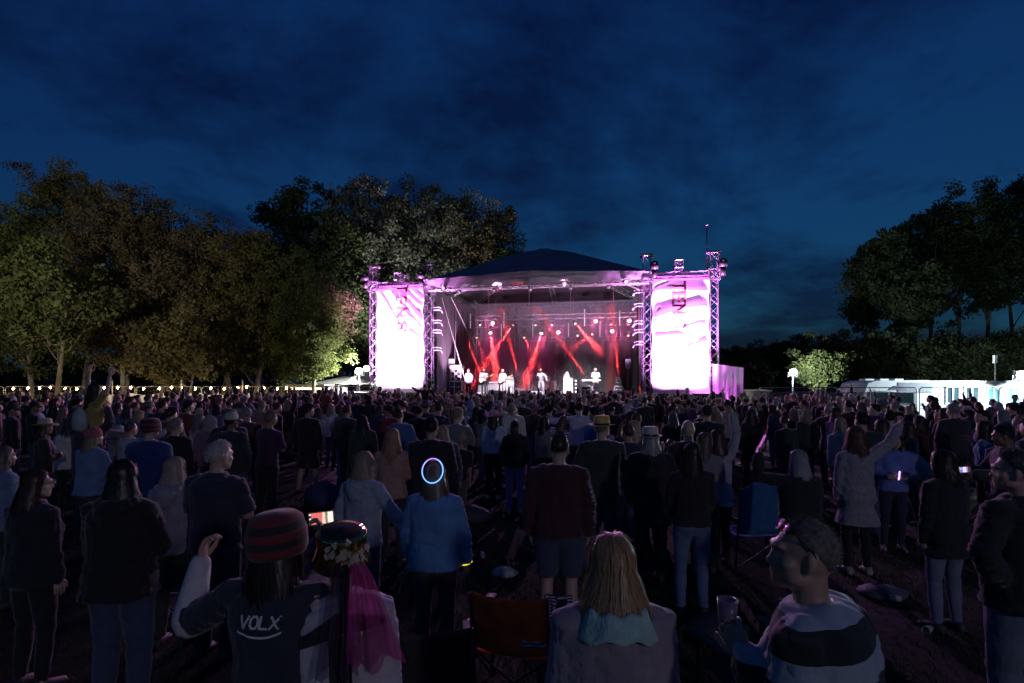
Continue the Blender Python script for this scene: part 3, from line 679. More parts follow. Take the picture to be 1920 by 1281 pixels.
g = G(); g.add([( -.42 + .84 * i / 10 - cw * .0, -1.08, 1.86 + .22 * math.sin(math.pi * i / 10)) for i in range(11)] , [list(range(11))]); obj('curved_stripe', g, mat('caravan_purple', (.16, .10, .2), .5), cv)
for x in (-.9, -.2, .5):
    g = G(); g.box((x, -.2, top + .05), (.4, .5, .08)); obj('roof_vent', g, M_WHITE, cv)
for sx in (-1, 1):
    g = G(); g.tube([(.1, sx * .95 - .08, .33), (.1, sx * .95 + .08, .33)], .32, 16); wh = obj('wheel', g, M_BLACK, cv, True)
    g = G(); g.tube([(.1, sx * .95 - .1, .33), (.1, sx * .95 + .1, .33)], .17, 12); obj('rim', g, M_EDGE, wh, True)
g = G(); g.tube([(-cw / 2 + .1, 0, .5), (-cw / 2 - 1.1, 0, .42)], .05, 6); g.tube([(-cw / 2 - .9, 0, .45), (-cw / 2 - .9, 0, .02)], .03, 6); obj('tow_bar', g, M_ALUD, cv)

# white cabin and glass fronted cabin
Y = 26.6
def cabin(u0, u1, label, wins, glass, dep=2.4, base=.25, door=None):
    xa_, xb_ = PX(u0, Y), PX(u1, Y); c = empty('portable_cabin', ((xa_ + xb_) / 2, Y, 0), 0, label, 'cabin', 'portable cabins'); hw_ = (xb_ - xa_) / 2; tz = PZ(717, Y)
    g = G(); g.box((0, dep / 2, (tz + base) / 2), (hw_ * 2, dep, tz - base)); obj('wall', g, M_WHITE, c)
    g = G(); g.box((0, dep / 2 - .02, tz + .03), (hw_ * 2 + .06, dep + .1, .08)); obj('roof', g, M_WHITE, c)
    for sx in (-1, 1):
        for sy in (.2, dep - .2):
            g = G(); g.box((sx * (hw_ - .25), sy, base / 2), (.2, .2, base)); obj('support_block', g, M_ALUD, c)
    for a, b, zt, zb in wins:
        x_0, x_1 = PX(a, Y) - c.location.x, PX(b, Y) - c.location.x; z_1, z_0 = PZ(zt, Y), PZ(zb, Y)
        g = G(); g.box(((x_0 + x_1) / 2, -.012, (z_0 + z_1) / 2), (x_1 - x_0, .02, z_1 - z_0)); wn = obj('window', g, glass, c)
        g = G()
        for x in (x_0, (x_0 + x_1) / 2, x_1): g.box((x, -.03, (z_0 + z_1) / 2), (.06, .05, z_1 - z_0 + .06))
        for z in (z_0, z_1): g.box(((x_0 + x_1) / 2, -.033, z), (x_1 - x_0 + .1, .05, .06))
        obj('window_frame', g, M_WHITE, wn)
    for x in np.arange(-hw_ + 1.2, hw_, 1.2):
        g = G(); g.box((x, -.008, (tz + base) / 2), (.03, .015, tz - base)); obj('panel_joint', g, mat('cabin_joint', (.5, .5, .5), .6), c)
    return c
cabin(1727, 1838, 'white portable cabin with three framed windows beside the caravan', [(1736, 1752, 726, 764), (1774, 1798, 725, 757), (1809, 1834, 725, 757)], M_GLASS)
cabin(1839, 1925, 'white portable cabin with tall teal glass panels at the frame edge', [(1850, 1876, 727, 768), (1887, 1915, 727, 768)], M_TEAL)
g = G(); g.tube([(0, 0, 0), (0, 0, 2.0)], .05, 7); g.tube([(0, 0, 2.0), (0, 0, PZ(682, 30))], .025, 6); g.box((0, 0, PZ(678, 30) + .12), (.14, .14, .42))
tag(obj('antenna_mast', g, M_GALV, loc=(PX(1866, 30), 30, 0)), 'slim mast with small box standing behind the cabins', 'mast')
# cream kiosk end between tent and fence
Y = 33; g = G(); g.box((0, 0, .85), (.9, 1.2, 1.7)); g.box((0, -.05, 1.74), (1.05, 1.4, .08)); g.box((0, -.62, 1.1), (.6, .05, .5))
tag(obj('kiosk', g, mat('cream_panel', (.5, .45, .3), .7), loc=(PX(1420, Y), Y, 0)), 'small cream kiosk in the gap beside the lilac tent', 'kiosk')

# ================================================================== trees
def tree(x, y, h, rx, ry, zb, n, leaf, lm, bark, label, grp, seed, trunk=.22, multi=1, dense=.0, shape=1.0, drop=0.0, name='tree', cl=.8):
    r = np.random.default_rng(seed); root = empty(name, (x, y, 0), 0, label, 'tree' if name != 'bush' else 'bush', grp)
    gt = G(); tips = []; cz, hz = (h + zb) / 2, (h - zb) / 2
    for m in range(multi):
        a0 = r.uniform(0, 6.28); off = .5 * (multi > 1); bx_, by_ = off * math.cos(a0), off * math.sin(a0); lean = r.normal(0, .05, 2) + (np.array([math.cos(a0), math.sin(a0)]) * .12 if multi > 1 else 0)
        pts = []; K = 9
        for k in range(K):
            t = k / (K - 1); z = t * h * .88
            pts.append((bx_ + lean[0] * z + .25 * math.sin(z * .5 + seed) * t, by_ + lean[1] * z + .25 * math.cos(z * .4 + seed * 2) * t, z))
        rad = [trunk * (1 - .93 * (k / (K - 1)) ** .8) * (1.35 if k == 0 else 1) for k in range(K)]
        gt.tube(pts, rad, 9)
        nl = int(14 / multi) + 3
        for q in range(nl):
            t = r.uniform(max(.14, zb / h * .8), .9); z = t * .88 * h; i = min(K - 2, int(t * (K - 1))); f = t * (K - 1) - i
            p0 = np.array(pts[i]) * (1 - f) + np.array(pts[i + 1]) * f
            a = r.uniform(0, 6.28); u_ = np.array([math.cos(a), math.sin(a)])
            zend = min(h * .97, p0[2] + r.uniform(.12, .32) * h * (1 - t * .6)); kz = max(0.0, 1 - ((zend - cz) / hz) ** 2) ** .5
            e = np.array([u_[0] * rx * kz * r.uniform(.55, .95), u_[1] * ry * kz * r.uniform(.55, .95), zend])
            mid = p0 * .45 + e * .55 + np.array([0, 0, .05 * h]) * r.uniform(-.3, .6); rt = rad[i] * .42
            gt.tube([p0, p0 * .7 + mid * .3 + r.normal(0, .1, 3), mid, mid * .5 + e * .5 + r.normal(0, .15, 3), e], [rt, rt * .75, rt * .5, rt * .3, .01], 5)
            tips.append(mid); tips.append(e)
            for _ in range(4):
                f2 = r.uniform(.4, 1.0); b0 = mid * (1 - f2) + e * f2; e2 = b0 + np.array([r.normal(0, rx * .22), r.normal(0, ry * .22), r.uniform(-.03, .13) * h])
                gt.tube([b0, (b0 + e2) / 2 + r.normal(0, .1, 3), e2], [rt * .3, rt * .18, .006], 4); tips.append(e2)
    obj('trunk', gt, bark, root, True)
    nc = max(30, int(n / 70)); tips = np.array(tips); C = []
    while len(C) < nc:
        if r.random() < .5: p = tips[r.integers(len(tips))] + r.normal(0, .35, 3)
        else:
            d = r.normal(0, 1, 3); d /= np.linalg.norm(d); k = r.random() ** .35; p = np.array([d[0] * rx * k, d[1] * ry * k, cz + d[2] * hz * k * (1 if d[2] > 0 else shape)])
        if p[2] < zb * .6: continue
        q = vnoise(np.array([[p[0] / rx * 1.6 + seed * 3.1, p[1] / ry * 1.6, p[2] / hz * 1.9]]), seed)[0]
        if q < -.42 + dense * -.6: continue
        C.append(p)
    C = np.array(C); sz = r.uniform(.45, 1.0, nc) * cl
    per_ = int(n / nc); idx = np.repeat(np.arange(nc), per_); m = len(idx)
    d = r.normal(0, 1, (m, 3)); d /= np.linalg.norm(d, axis=1)[:, None]
    pos = C[idx] + d * (sz[idx] * r.random(m) ** .4)[:, None] * np.array([1, 1, .72])
    if drop: pos[:, 2] -= drop * r.random(m) ** 2 * sz[idx]
    ax = r.normal(0, 1, (m, 3)) + np.array([0, 0, -.4]); ax /= np.linalg.norm(ax, axis=1)[:, None]
    bx2 = np.cross(ax, r.normal(0, 1, (m, 3))); bx2 /= np.linalg.norm(bx2, axis=1)[:, None]
    s_ = leaf * r.uniform(.6, 1.35, m)[:, None]
    V = np.stack([pos - ax * s_ * .1, pos + ax * s_ * .45 + bx2 * s_ * .36, pos + ax * s_ * 1.05, pos + ax * s_ * .45 - bx2 * s_ * .36], 1).reshape(-1, 3)
    obj('crown', quads('crown', V), lm, root)
    return root
def ptree(u, vtop, Y, wpx, vbase, n, leaf, lm, bark, label, grp, seed, **k):
    return tree(PX(u, Y), Y, PZ(vtop, Y), wpx / F * Y / 2, wpx / F * Y / 2, max(.3, PZ(vbase, Y)), n, leaf, lm, bark, label, grp, seed, **k)
GL = 'trees behind the festoon fence'
T = [(-40, 412, 38, 210, 714, 'half cut off by the picture edge', M_LEAF2), (62, 365, 36.5, 215, 712, 'with low yellow-lit boughs over the two capped men', M_LEAF2), (150, 332, 40, 235, 690, 'tallest of the fence row with a domed top', M_LEAF1),
     (235, 338, 37, 215, 700, 'behind the woman on shoulders', M_LEAF5), (318, 368, 39, 185, 690, 'behind the start of the text banner', M_LEAF1), (300, 470, 34, 170, 705, 'low and thin standing before the taller ones', M_LEAF5),
     (400, 425, 38, 165, 705, 'with bare upright stems in the middle of the row', M_LEAF5), (455, 432, 36, 175, 712, 'behind the second text banner', M_LEAF1), (525, 455, 38, 185, 714, 'broad and olive near the marquee', M_LEAF2), (585, 505, 36.5, 150, 716, 'short and pale green, nearest to the marquee', M_LEAF2)]
for i, (u, vt, Y, wd, vb, tx_, lm) in enumerate(T):
    ptree(u, vt, Y, wd, vb, 50000, .135, lm, M_BARKP if i % 2 else M_BARK, 'leafy festival field tree ' + tx_, GL, 100 + i, trunk=.2, multi=2 if i in (3, 4, 6, 7) else 1, dense=.25, cl=.75)
# the single trunk standing just before the fence
tree(PX(105, 28.8), 28.8, 9.5, 2.6, 2.2, 4.2, 7000, .20, M_LEAF2, M_BARK, 'slender tree whose trunk stands in front of the fence', GL, 131, trunk=.17)
tree(PX(330, 31.5), 31.5, 6.0, 2.4, 1.8, 2.3, 5000, .20, M_LEAF1, M_BARKP, 'low forked tree spreading above the long text banner', GL, 132, trunk=.10, multi=3)
GB = 'big trees behind the stage'
T = [(585, 345, 62, 190, 700, 'dark one at the end of the group', M_LEAF4), (690, 332, 58, 210, 690, 'silvery one above the slant-folded banner', M_LEAF3), (640, 420, 55, 190, 700, 'shaded lower one behind the marquee', M_LEAF4), (790, 345, 61, 210, 680, 'with rounded grey crown', M_LEAF3), (868, 365, 63, 190, 680, 'brownish one rising over the canopy edge', M_LEAF5), (935, 402, 66, 130, 680, 'smallest and nearest the roof peak', M_LEAF4)]
for i, (u, vt, Y, wd, vb, tx_, lm) in enumerate(T):
    ptree(u, vt, Y, wd, vb, 34000, .29, lm, M_BARK, 'large leafy tree behind the stage, ' + tx_, GB, 200 + i, trunk=.45, dense=.55, cl=1.35, drop=.4)
GR = 'tall dark trees behind the cabins'
T = [(1632, 462, 53, 95, 600, 'lowest and leaning outward over the caravan', M_LEAF4), (1680, 425, 50, 110, 585, 'second from the open sky', M_LEAF4), (1738, 400, 52, 105, 575, 'between the leaning one and the straight trunk', M_LEAF4), (1800, 352, 52, 110, 570, 'with a straight visible trunk', M_LEAF4), (1856, 362, 50, 100, 585, 'with a notched top beside the straight one', M_LEAF4), (1908, 332, 54, 115, 575, 'tallest beside the frame edge', M_LEAF4), (1965, 326, 50, 120, 585, 'cut by the picture edge', M_LEAF4), (1705, 505, 47, 115, 605, 'filling the gap low between the first two', M_LEAF4)]
for i, (u, vt, Y, wd, vb, tx_, lm) in enumerate(T):
    ptree(u, vt, Y, wd, vb, 15000, .25, lm, M_BARK, 'tall dark silhouetted tree ' + tx_, GR, 300 + i, trunk=.28, dense=-.08, cl=.95)
GH = 'hedge bushes behind the cabins'
T = [(1375, 652, 62, 110, 'beyond the lilac tent', M_LEAF4), (1440, 645, 70, 110, 'low and far beyond the floodlight', M_LEAF4), (1500, 628, 66, 110, 'behind the floodlight', M_LEAF4), (1534, 674, 41.5, 90, 'small one glowing bright green in the floodlight', M_LEAF2), (1600, 622, 46, 130, 'behind the caravan nose', M_LEAF2), (1665, 626, 45, 140, 'behind the caravan roof', M_LEAF4), (1750, 632, 44, 150, 'behind the first cabin', M_LEAF4), (1830, 630, 43, 150, 'behind the slim mast', M_LEAF4), (1915, 622, 42, 150, 'at the frame edge behind the cabins', M_LEAF4), (1560, 650, 52, 90, 'between lit bush and tall trees', M_LEAF4), (1410, 690, 48, 60, 'squat one behind the kiosk', M_LEAF4)]
for i, (u, vt, Y, wd, tx_, lm) in enumerate(T):
    ptree(u, vt, Y, wd, 712, 12000, .20, lm, M_BARK, 'rounded leafy bush ' + tx_, GH, 400 + i, trunk=.12, multi=3, dense=.8, cl=.8, name='bush')
# far wood closing the horizon
g = G(); m = 46000; r = np.random.default_rng(77)
u_ = r.random(m); xx = -190 + 380 * u_; ht = 7 + 3 * vnoise(np.stack([xx * .08, np.zeros(m), np.zeros(m)], 1), 3) + 2 * vnoise(np.stack([xx * .3, np.zeros(m), np.zeros(m)], 1), 4)
pos = np.stack([xx, 112 + r.normal(0, 3, m), ht * r.random(m) ** .6], 1); ax = r.normal(0, 1, (m, 3)); ax /= np.linalg.norm(ax, axis=1)[:, None]; b2 = np.cross(ax, r.normal(0, 1, (m, 3))); b2 /= np.linalg.norm(b2, axis=1)[:, None]
V = np.stack([pos, pos + ax * .4 + b2 * .35, pos + ax * .9, pos + ax * .4 - b2 * .35], 1).reshape(-1, 3)
tag(obj('far_wood', quads('far_wood', V), M_LEAF4), 'far dark wood along the horizon', 'wood', kind='stuff')
# tall weeds by the far fence
g = G(); m = 2600; pos = np.stack([r.uniform(-27.5, -22, m), r.uniform(28.0, 29.4, m), np.zeros(m)], 1); hgt = r.uniform(.6, 1.45, m)
V = np.stack([pos + [-.012, 0, 0], pos + [.012, 0, 0], pos + np.stack([r.normal(0, .15, m), r.normal(0, .1, m), hgt], 1)], 1).reshape(-1, 3)
g.v.append(V); g.n = len(V); g.f = [(3 * i, 3 * i + 1, 3 * i + 2) for i in range(m)]; g.m = [0] * m
tag(obj('weeds', g, M_LEAF2), 'tall weeds growing along the festoon fence', 'weeds', kind='stuff')
# ================================================================== people: body, clothing and hair kits
TMP = bpy.data.scenes.new('tmp'); REQ = {}
def bake_all():
    obs = {}
    for key, (g, vox, sm, dec) in REQ.items():
        me = g.mesh(key); o = bpy.data.objects.new('tmp_' + key, me); TMP.collection.objects.link(o)
        m = o.modifiers.new('r', 'REMESH'); m.mode = 'VOXEL'; m.voxel_size = vox
        m = o.modifiers.new('s', 'SMOOTH'); m.factor = .5; m.iterations = sm
        if dec < 1: m = o.modifiers.new('d', 'DECIMATE'); m.ratio = dec
        obs[key] = o
    vl = TMP.view_layers[0]; vl.update(); dg = vl.depsgraph; out = {}
    for key, o in obs.items():
        me = bpy.data.meshes.new_from_object(o.evaluated_get(dg)); old = o.data
        V = np.empty(len(me.vertices) * 3); me.vertices.foreach_get('co', V); V = V.reshape(-1, 3)
        Nn = np.empty(len(me.vertices) * 3); me.vertices.foreach_get('normal', Nn); Nn = Nn.reshape(-1, 3)
        lt = np.empty(len(me.polygons), int); me.polygons.foreach_get('loop_total', lt); vi = np.empty(len(me.loops), int); me.loops.foreach_get('vertex_index', vi)
        Fc = np.split(vi, np.cumsum(lt)[:-1]); out[key] = (V, Nn, [list(f) for f in Fc])
        bpy.data.objects.remove(o); bpy.data.meshes.remove(old); bpy.data.meshes.remove(me)
    REQ.clear()
    return out

def nrm(v): v = np.asarray(v, float); return v / np.linalg.norm(v)
class Pose:
    """joints for a 1.75 m figure; +Y is the way the figure faces, +X its right hand side"""
    def __init__(s, g='m', aL=None, aR=None, yaw=0, pitch=0, roll=0, lean=0, twist=0, side=0, legs='stand', build=1.0, legw=0.0):
        s.g, s.build, s.legs = g, build, legs; s.yaw, s.pitch, s.roll = yaw, pitch, roll
        down = ((.10, .02, -1), (.05, .14, -1))
        s.pz = .95 if legs not in ('sit',) else .50
        s.T = Matrix.Translation((0, 0, s.pz)) @ Matrix.Rotation(R(twist), 4, 'Z') @ Matrix.Rotation(R(side), 4, 'Y') @ Matrix.Rotation(R(-lean), 4, 'X') @ Matrix.Translation((0, 0, -.95))
        sw = .178 if g == 'm' else .158; s.sw = sw * (.6 + .4 * build)
        A = np.array(s.T.to_3x3())
        s.arm = {}
        for sg, a in ((-1, aL or down), (1, aR or down)):
            sh = np.array(s.T @ Vector((sg * s.sw, -.005, 1.415)))
            u, f = np.array(a[0], float), np.array(a[1], float); u[0] *= sg; f[0] *= sg
            u = A @ nrm(u); f = A @ nrm(f); el = sh + u * .285; wr = el + f * .25; s.arm[sg] = (sh, el, wr, wr + f * .085, f, u)
        s.leg = {}
        for sg in (-1, 1):
            hip = np.array([sg * .092, 0, s.pz - .05])
            if legs == 'sit': kn = hip + np.array([sg * .05, .42, .0]); an = kn + np.array([0, .03, -.40])
            elif legs == 'walk': kn = np.array([sg * .10, .10 * sg + .03, .49]); an = np.array([sg * .11, .16 * sg - .03, .075])
            elif legs == 'wide': kn = np.array([sg * .15, .03, .48]); an = np.array([sg * .20, -.01, .075])
            else: kn = np.array([sg * .105, .02, .485]); an = np.array([sg * .115, -.02, .075])
            s.leg[sg] = (hip, kn, an)
        nb = s.T @ Vector((0, .005, 1.50))
        s.HM = Matrix.Translation(nb) @ Matrix.Rotation(R(twist * .6), 4, 'Z') @ Matrix.Rotation(R(yaw), 4, 'Z') @ Matrix.Rotation(R(roll), 4, 'Y') @ Matrix.Rotation(R(pitch), 4, 'X') @ Matrix.Translation((0, .025, .135))
        s.neck = [np.array(s.T @ Vector((0, -.012, 1.43))), np.array(s.T @ Vector((0, -.004, 1.50))), np.array(s.HM @ Vector((0, -.018, -.03)))]
    def rings(s, rows, t=0.0):
        out = []; ang = np.linspace(0, 2 * math.pi, 22, endpoint=False)
        for z, hx, hy, yo in rows:
            c, sn = np.cos(ang), np.sin(ang); e = .82
            x = np.sign(c) * np.abs(c) ** e * (hx * s.build + t); y = np.sign(sn) * np.abs(sn) ** e * (hy * s.build + t) + yo
            out.append(np.array([list(s.T @ Vector((a, b, z))) for a, b in zip(x, y)]))
        return out
TORSO = {'m': [(.82, .10, .085, -.01), (.90, .158, .115, -.015), (.98, .158, .112, -.01), (1.08, .150, .105, .0), (1.20, .158, .112, .0), (1.30, .172, .118, .0), (1.38, .172, .112, -.008), (1.43, .150, .092, -.012), (1.468, .095, .072, -.012), (1.495, .058, .055, -.005)],
         'f': [(.82, .105, .09, -.01), (.90, .172, .122, -.02), (.98, .160, .110, -.012), (1.08, .128, .092, .0), (1.18, .132, .098, .006), (1.28, .150, .122, .016), (1.36, .150, .104, -.004), (1.425, .130, .082, -.012), (1.465, .082, .062, -.012), (1.492, .050, .048, -.005)]}

def head_geo(g, P, fine=False):
    H = P.HM; A = H.to_3x3(); f = 1.0 if P.g == 'm' else .95
    def e(c, r, rot=None, n=16, m=11): g.ell(H @ Vector([q * f for q in c]), [q * f for q in r], n, m, (A @ rot.to_matrix()) if rot is not None else A)
    e((0, -.014, .022), (.076, .096, .098)); e((0, .028, -.025), (.064, .070, .082)); e((0, .040, -.062), (.050, .055, .050)); e((0, .066, -.092), (.026, .024, .020))
    e((0, .082, -.008), (.013, .020, .030)); e((0, .098, -.026), (.015, .016, .014)); e((0, .079, .030), (.052, .022, .014))
    e((0, .084, -.058), (.024, .014, .010)); e((0, .080, -.070), (.021, .013, .009))
    for sg in (-1, 1):
        e((sg * .047, .055, -.022), (.024, .026, .020)); e((sg * .052, .022, -.065), (.020, .04, .022))
        e((sg * .079, -.008, -.002), (.010, .020, .032), Euler((R(-12), 0, R(sg * -18))), 12, 9); e((sg * .077, .0, -.030), (.009, .012, .014))

def fingers(g, P, sg, curl=.35, spread=1.0, scale=1.0):
    sh, el, wr, pm, f, u = P.arm[sg]; f = nrm(f)
    side = np.cross(f, u); side = nrm(side) if np.linalg.norm(side) > .15 else nrm(np.cross(f, np.array([0, 1.0, .2])))
    inn = np.array([-sg, .25, 0.0]); inn = inn - f * np.dot(inn, f); inn = nrm(inn) if np.linalg.norm(inn) > .1 else side   # palm normal
    across = nrm(np.cross(f, inn))
    if across[1] < 0: across = -across                                                              # towards the thumb (forwards)
    for k, (o, ln) in enumerate(((.030, .070), (.011, .079), (-.009, .073), (-.028, .058))):
        b = wr + f * .078 + across * o * 1.05; d = f; pts = [b - f * .015]; p = b
        for j in range(3):
            c = curl * (j + .6) * .8; d = nrm(f * math.cos(c) + inn * math.sin(c) + across * o * .8 * spread); p = p + d * ln * (.42, .32, .26)[j]; pts.append(p)
        g.tube(pts, [.0095, .009, .008, .0065], 7, True)
    b = wr + f * .022 + across * .026; d = nrm(f * .75 + across * .75 + inn * .35)
    g.tube([b, b + d * .035, b + d * .05 + f * .015 + inn * .006, b + d * .055 + f * .038 + inn * .010], [.0135, .012, .0105, .0075], 7, True)

def body_req(key, P, vox=.014, dec=.45, bare_arm=False, bare_leg=False):
    g = G(); t = -.012
    g.rings(P.rings(TORSO[P.g], t)); g.tube(P.neck, [.060, .054, .056] if P.g == 'm' else [.05, .044, .047], 14)
    m = 1.0 if P.g == 'm' else .86
    for sg in (-1, 1):
        sh, el, wr, pm, f, u = P.arm[sg]; q = m * (P.build if bare_arm else .9)
        g.tube([sh, sh * .5 + el * .5, el, el * .6 + wr * .4, wr, wr + f * .02], [.052 * q, .046 * q, .040 * q, .040 * q, .027 * m, .025 * m], 12, True)
        fr = nrm(f); c = wr + fr * .052
        inn = np.array([-sg, .25, 0.0]); inn = inn - fr * np.dot(inn, fr); inn = nrm(inn) if np.linalg.norm(inn) > .1 else np.array([0, 1.0, 0]); ac = np.cross(fr, inn)
        Mx = Matrix((tuple(ac), tuple(inn), tuple(fr))).transposed(); g.ell(c, (.040 * (m + .1), .017, .050), 12, 9, Mx)
        hip, kn, an = P.leg[sg]; q = (1.0 if bare_leg else .66) * (.5 + .5 * P.build)
        mid = kn * .62 + an * .38 + np.array([0, -.018, 0])
        g.tube([hip, hip * .5 + kn * .5, kn, mid, an], [.088 * q, .074 * q, .055 * q, .055 * q, .036], 12, True)
        fd = np.array([sg * .12, 1, 0]) ; g.tube([an + [0, -.03, -.03], an + fd * .07 + [0, 0, -.035], an + fd * .16 + [0, 0, -.05]], [.036, .036, .026], 10, True)
    head_geo(g, P); REQ[key] = (g, vox, 3, dec)
def top_req(key, P, t=.018, hem=.90, flare=.012, sleeve='long', hood=False, collar=False, vox=.016, dec=.5, puff=1.0, slv=None):
    g = G(); rows = [r_ for r_ in TORSO[P.g] if r_[0] > hem + .03]
    def at(z):
        Z = [r_[0] for r_ in TORSO[P.g]]; return [np.interp(z, Z, [r_[k] for r_ in TORSO[P.g]]) for k in (1, 2, 3)]
    hx, hy, yo = at(max(hem, .90)); lo = [(hem, hx + flare, hy + flare, yo), (hem + .025, hx + flare, hy + flare, yo)]
    # clothing hangs straight from the widest part
    body = []
    for z, a, b, c in rows:
        if z < 1.36: k = .55; a = a * (1 - k) + max(hx, .150) * k; b = b * (1 - k) + max(hy, .112) * k
        body.append((z, a, b, c))
    ws = P.pz < .9
    g.rings(P.rings(lo + body, t))
    m = (1.0 if P.g == 'm' else .86) * puff
    for sg in (-1, 1):
        sh, el, wr, pm, f, u = P.arm[sg]; sl = sleeve if slv is None or sg not in slv else slv[sg]
        up = sh + np.array([-sg * .05, 0, .0])
        if sl == 'long':
            g.tube([up, sh, sh * .55 + el * .45, el, el * .5 + wr * .5, wr * .93 + el * .07, wr], [.058 * m + t, .058 * m + t, .052 * m + t, .049 * m + t, .047 * m + t * .9, .038 * m + t * .9, .030 * m + t * .8], 14, True)
        elif sl == 'half':
            e2 = sh * .1 + el * .9; g.tube([up, sh, sh * .55 + el * .45, e2], [.058 * m + t, .058 * m + t, .054 * m + t, .052 * m + t * 1.2], 14)
        elif sl == 'none': g.ell(sh, (.06, .06, .06))
    if hood:
        q = P.T; 
        for k in range(9):
            a = R(-200 + 220 * k / 8); c = q @ Vector((.105 * math.cos(a), -.045 + .075 * math.sin(a), 1.475 - .02 * (1 - abs(math.cos(a)))))
            g.ell(c, (.045, .045, .042), 10, 7)
        g.ell(q @ Vector((0, -.125, 1.425)), (.105, .055, .085), 14, 9, q.to_3x3()); g.ell(q @ Vector((0, -.135, 1.36)), (.07, .04, .07), 12, 9, q.to_3x3())
    if collar:
        c = [P.T @ Vector((.075 * math.cos(a), -.005 + .07 * math.sin(a), 1.49)) for a in np.linspace(0, 2 * math.pi, 13)]
        g.tube(c, .022, 8)
    REQ[key] = (g, vox, 4, dec)
def trouser_req(key, P, t=.014, kind='long', vox=.016, dec=.45):
    g = G(); rows = [r_ for r_ in TORSO[P.g] if r_[0] < 1.06]
    g.rings(P.rings(rows, t * .8)); m = .5 + .5 * P.build
    for sg in (-1, 1):
        hip, kn, an = P.leg[sg]
        if kind == 'long': lo = an + np.array([0, 0, -.025]); g.tube([hip, hip * .5 + kn * .5, kn, kn * .5 + an * .5, lo], [.096 * m + t, .080 * m + t, .062 * m + t, .056 * m + t, .050 + t], 14)
        elif kind == 'slim': g.tube([hip, hip * .5 + kn * .5, kn, kn * .55 + an * .45, an], [.094 * m + t * .6, .076 * m + t * .6, .054 * m + t * .6, .052 * m + t * .6, .036 + t * .6], 14)
        elif kind == 'shorts': g.tube([hip, hip * .5 + kn * .5, kn * .92 + hip * .08], [.098 * m + t, .086 * m + t, .074 * m + t * 1.3], 14)
    if kind == 'skirt':
        g.rings(P.rings([(.98, .15, .11, 0), (.85, .20, .16, 0), (.60, .24, .20, 0), (.40, .27, .22, 0)], t))
    REQ[key] = (g, vox, 4, dec)

KIT = {}
def finish(baked, poses):
    for key, (V, Nn, Fc) in baked.items():
        kind, pk = key.split(':', 1); P = poses[pk.split('|')[0]]; g = G()
        if kind == 'top':
            sd = abs(hash(pk)) % 97 if False else sum(ord(c) for c in pk) % 97
            big = vnoise(V * np.array([9, 9, 16.0]) + sd, sd) * .5 + vnoise(V * np.array([20, 20, 34.0]) + sd, sd + 1) * .32
            # creases across the waist and elbows
            cre = np.sin(V[:, 2] * 62 + 3.5 * vnoise(V * 7 + sd, 3) + V[:, 0] * 14) * np.exp(-((V[:, 2] - (P.pz + .10)) / .10) ** 2)
            fold = np.abs(vnoise(V * np.array([11, 11, 22.0]) + sd * 1.7 + 1.5 * vnoise(V * 5, sd)[:, None], sd + 5)); fold = (1 - np.clip(fold * 3.2, 0, 1)) ** 2
            V = V + Nn * (big * .012 + cre * .006 - fold * .011)[:, None]; g.add(V, Fc)
        elif kind == 'leg':
            sd = sum(ord(c) for c in pk) % 89
            cre = np.sin(V[:, 2] * 70 + 4 * vnoise(V * 8, sd)) * (np.exp(-((V[:, 2] - .48) / .08) ** 2) + np.exp(-((V[:, 2] - .12) / .07) ** 2) + .3)
            V = V + Nn * (cre * .004 + vnoise(V * 14, sd) * .005)[:, None]; g.add(V, Fc)
        else:
            # press the eye sockets in and keep the lids
            Hi = np.array(P.HM.inverted()); q = V @ Hi[:3, :3].T + Hi[:3, 3]; f = 1.0 if P.g == 'm' else .95
            d = np.zeros(len(V))
            for sg in (-1, 1):
                r2 = ((q[:, 0] - sg * .032 * f) / .017) ** 2 + ((q[:, 2] - .008 * f) / .011) ** 2
                d += np.exp(-r2) * (q[:, 1] > .03) * .010
            r2 = (q[:, 0] / .022) ** 2 + ((q[:, 2] + .064 * f) / .004) ** 2; d += np.exp(-r2) * (q[:, 1] > .05) * .005
            V = V - np.array(P.HM.to_3x3() @ Vector((0, 1, 0)))[None] * d[:, None]
            g.add(V, Fc)
            for sg in (-1, 1): fingers(g, P, sg, P.curl if hasattr(P, 'curl') else .4)
        me = g.mesh({'top': 'top', 'leg': 'trousers', 'body': 'person'}[kind], True)
        KIT[key] = me

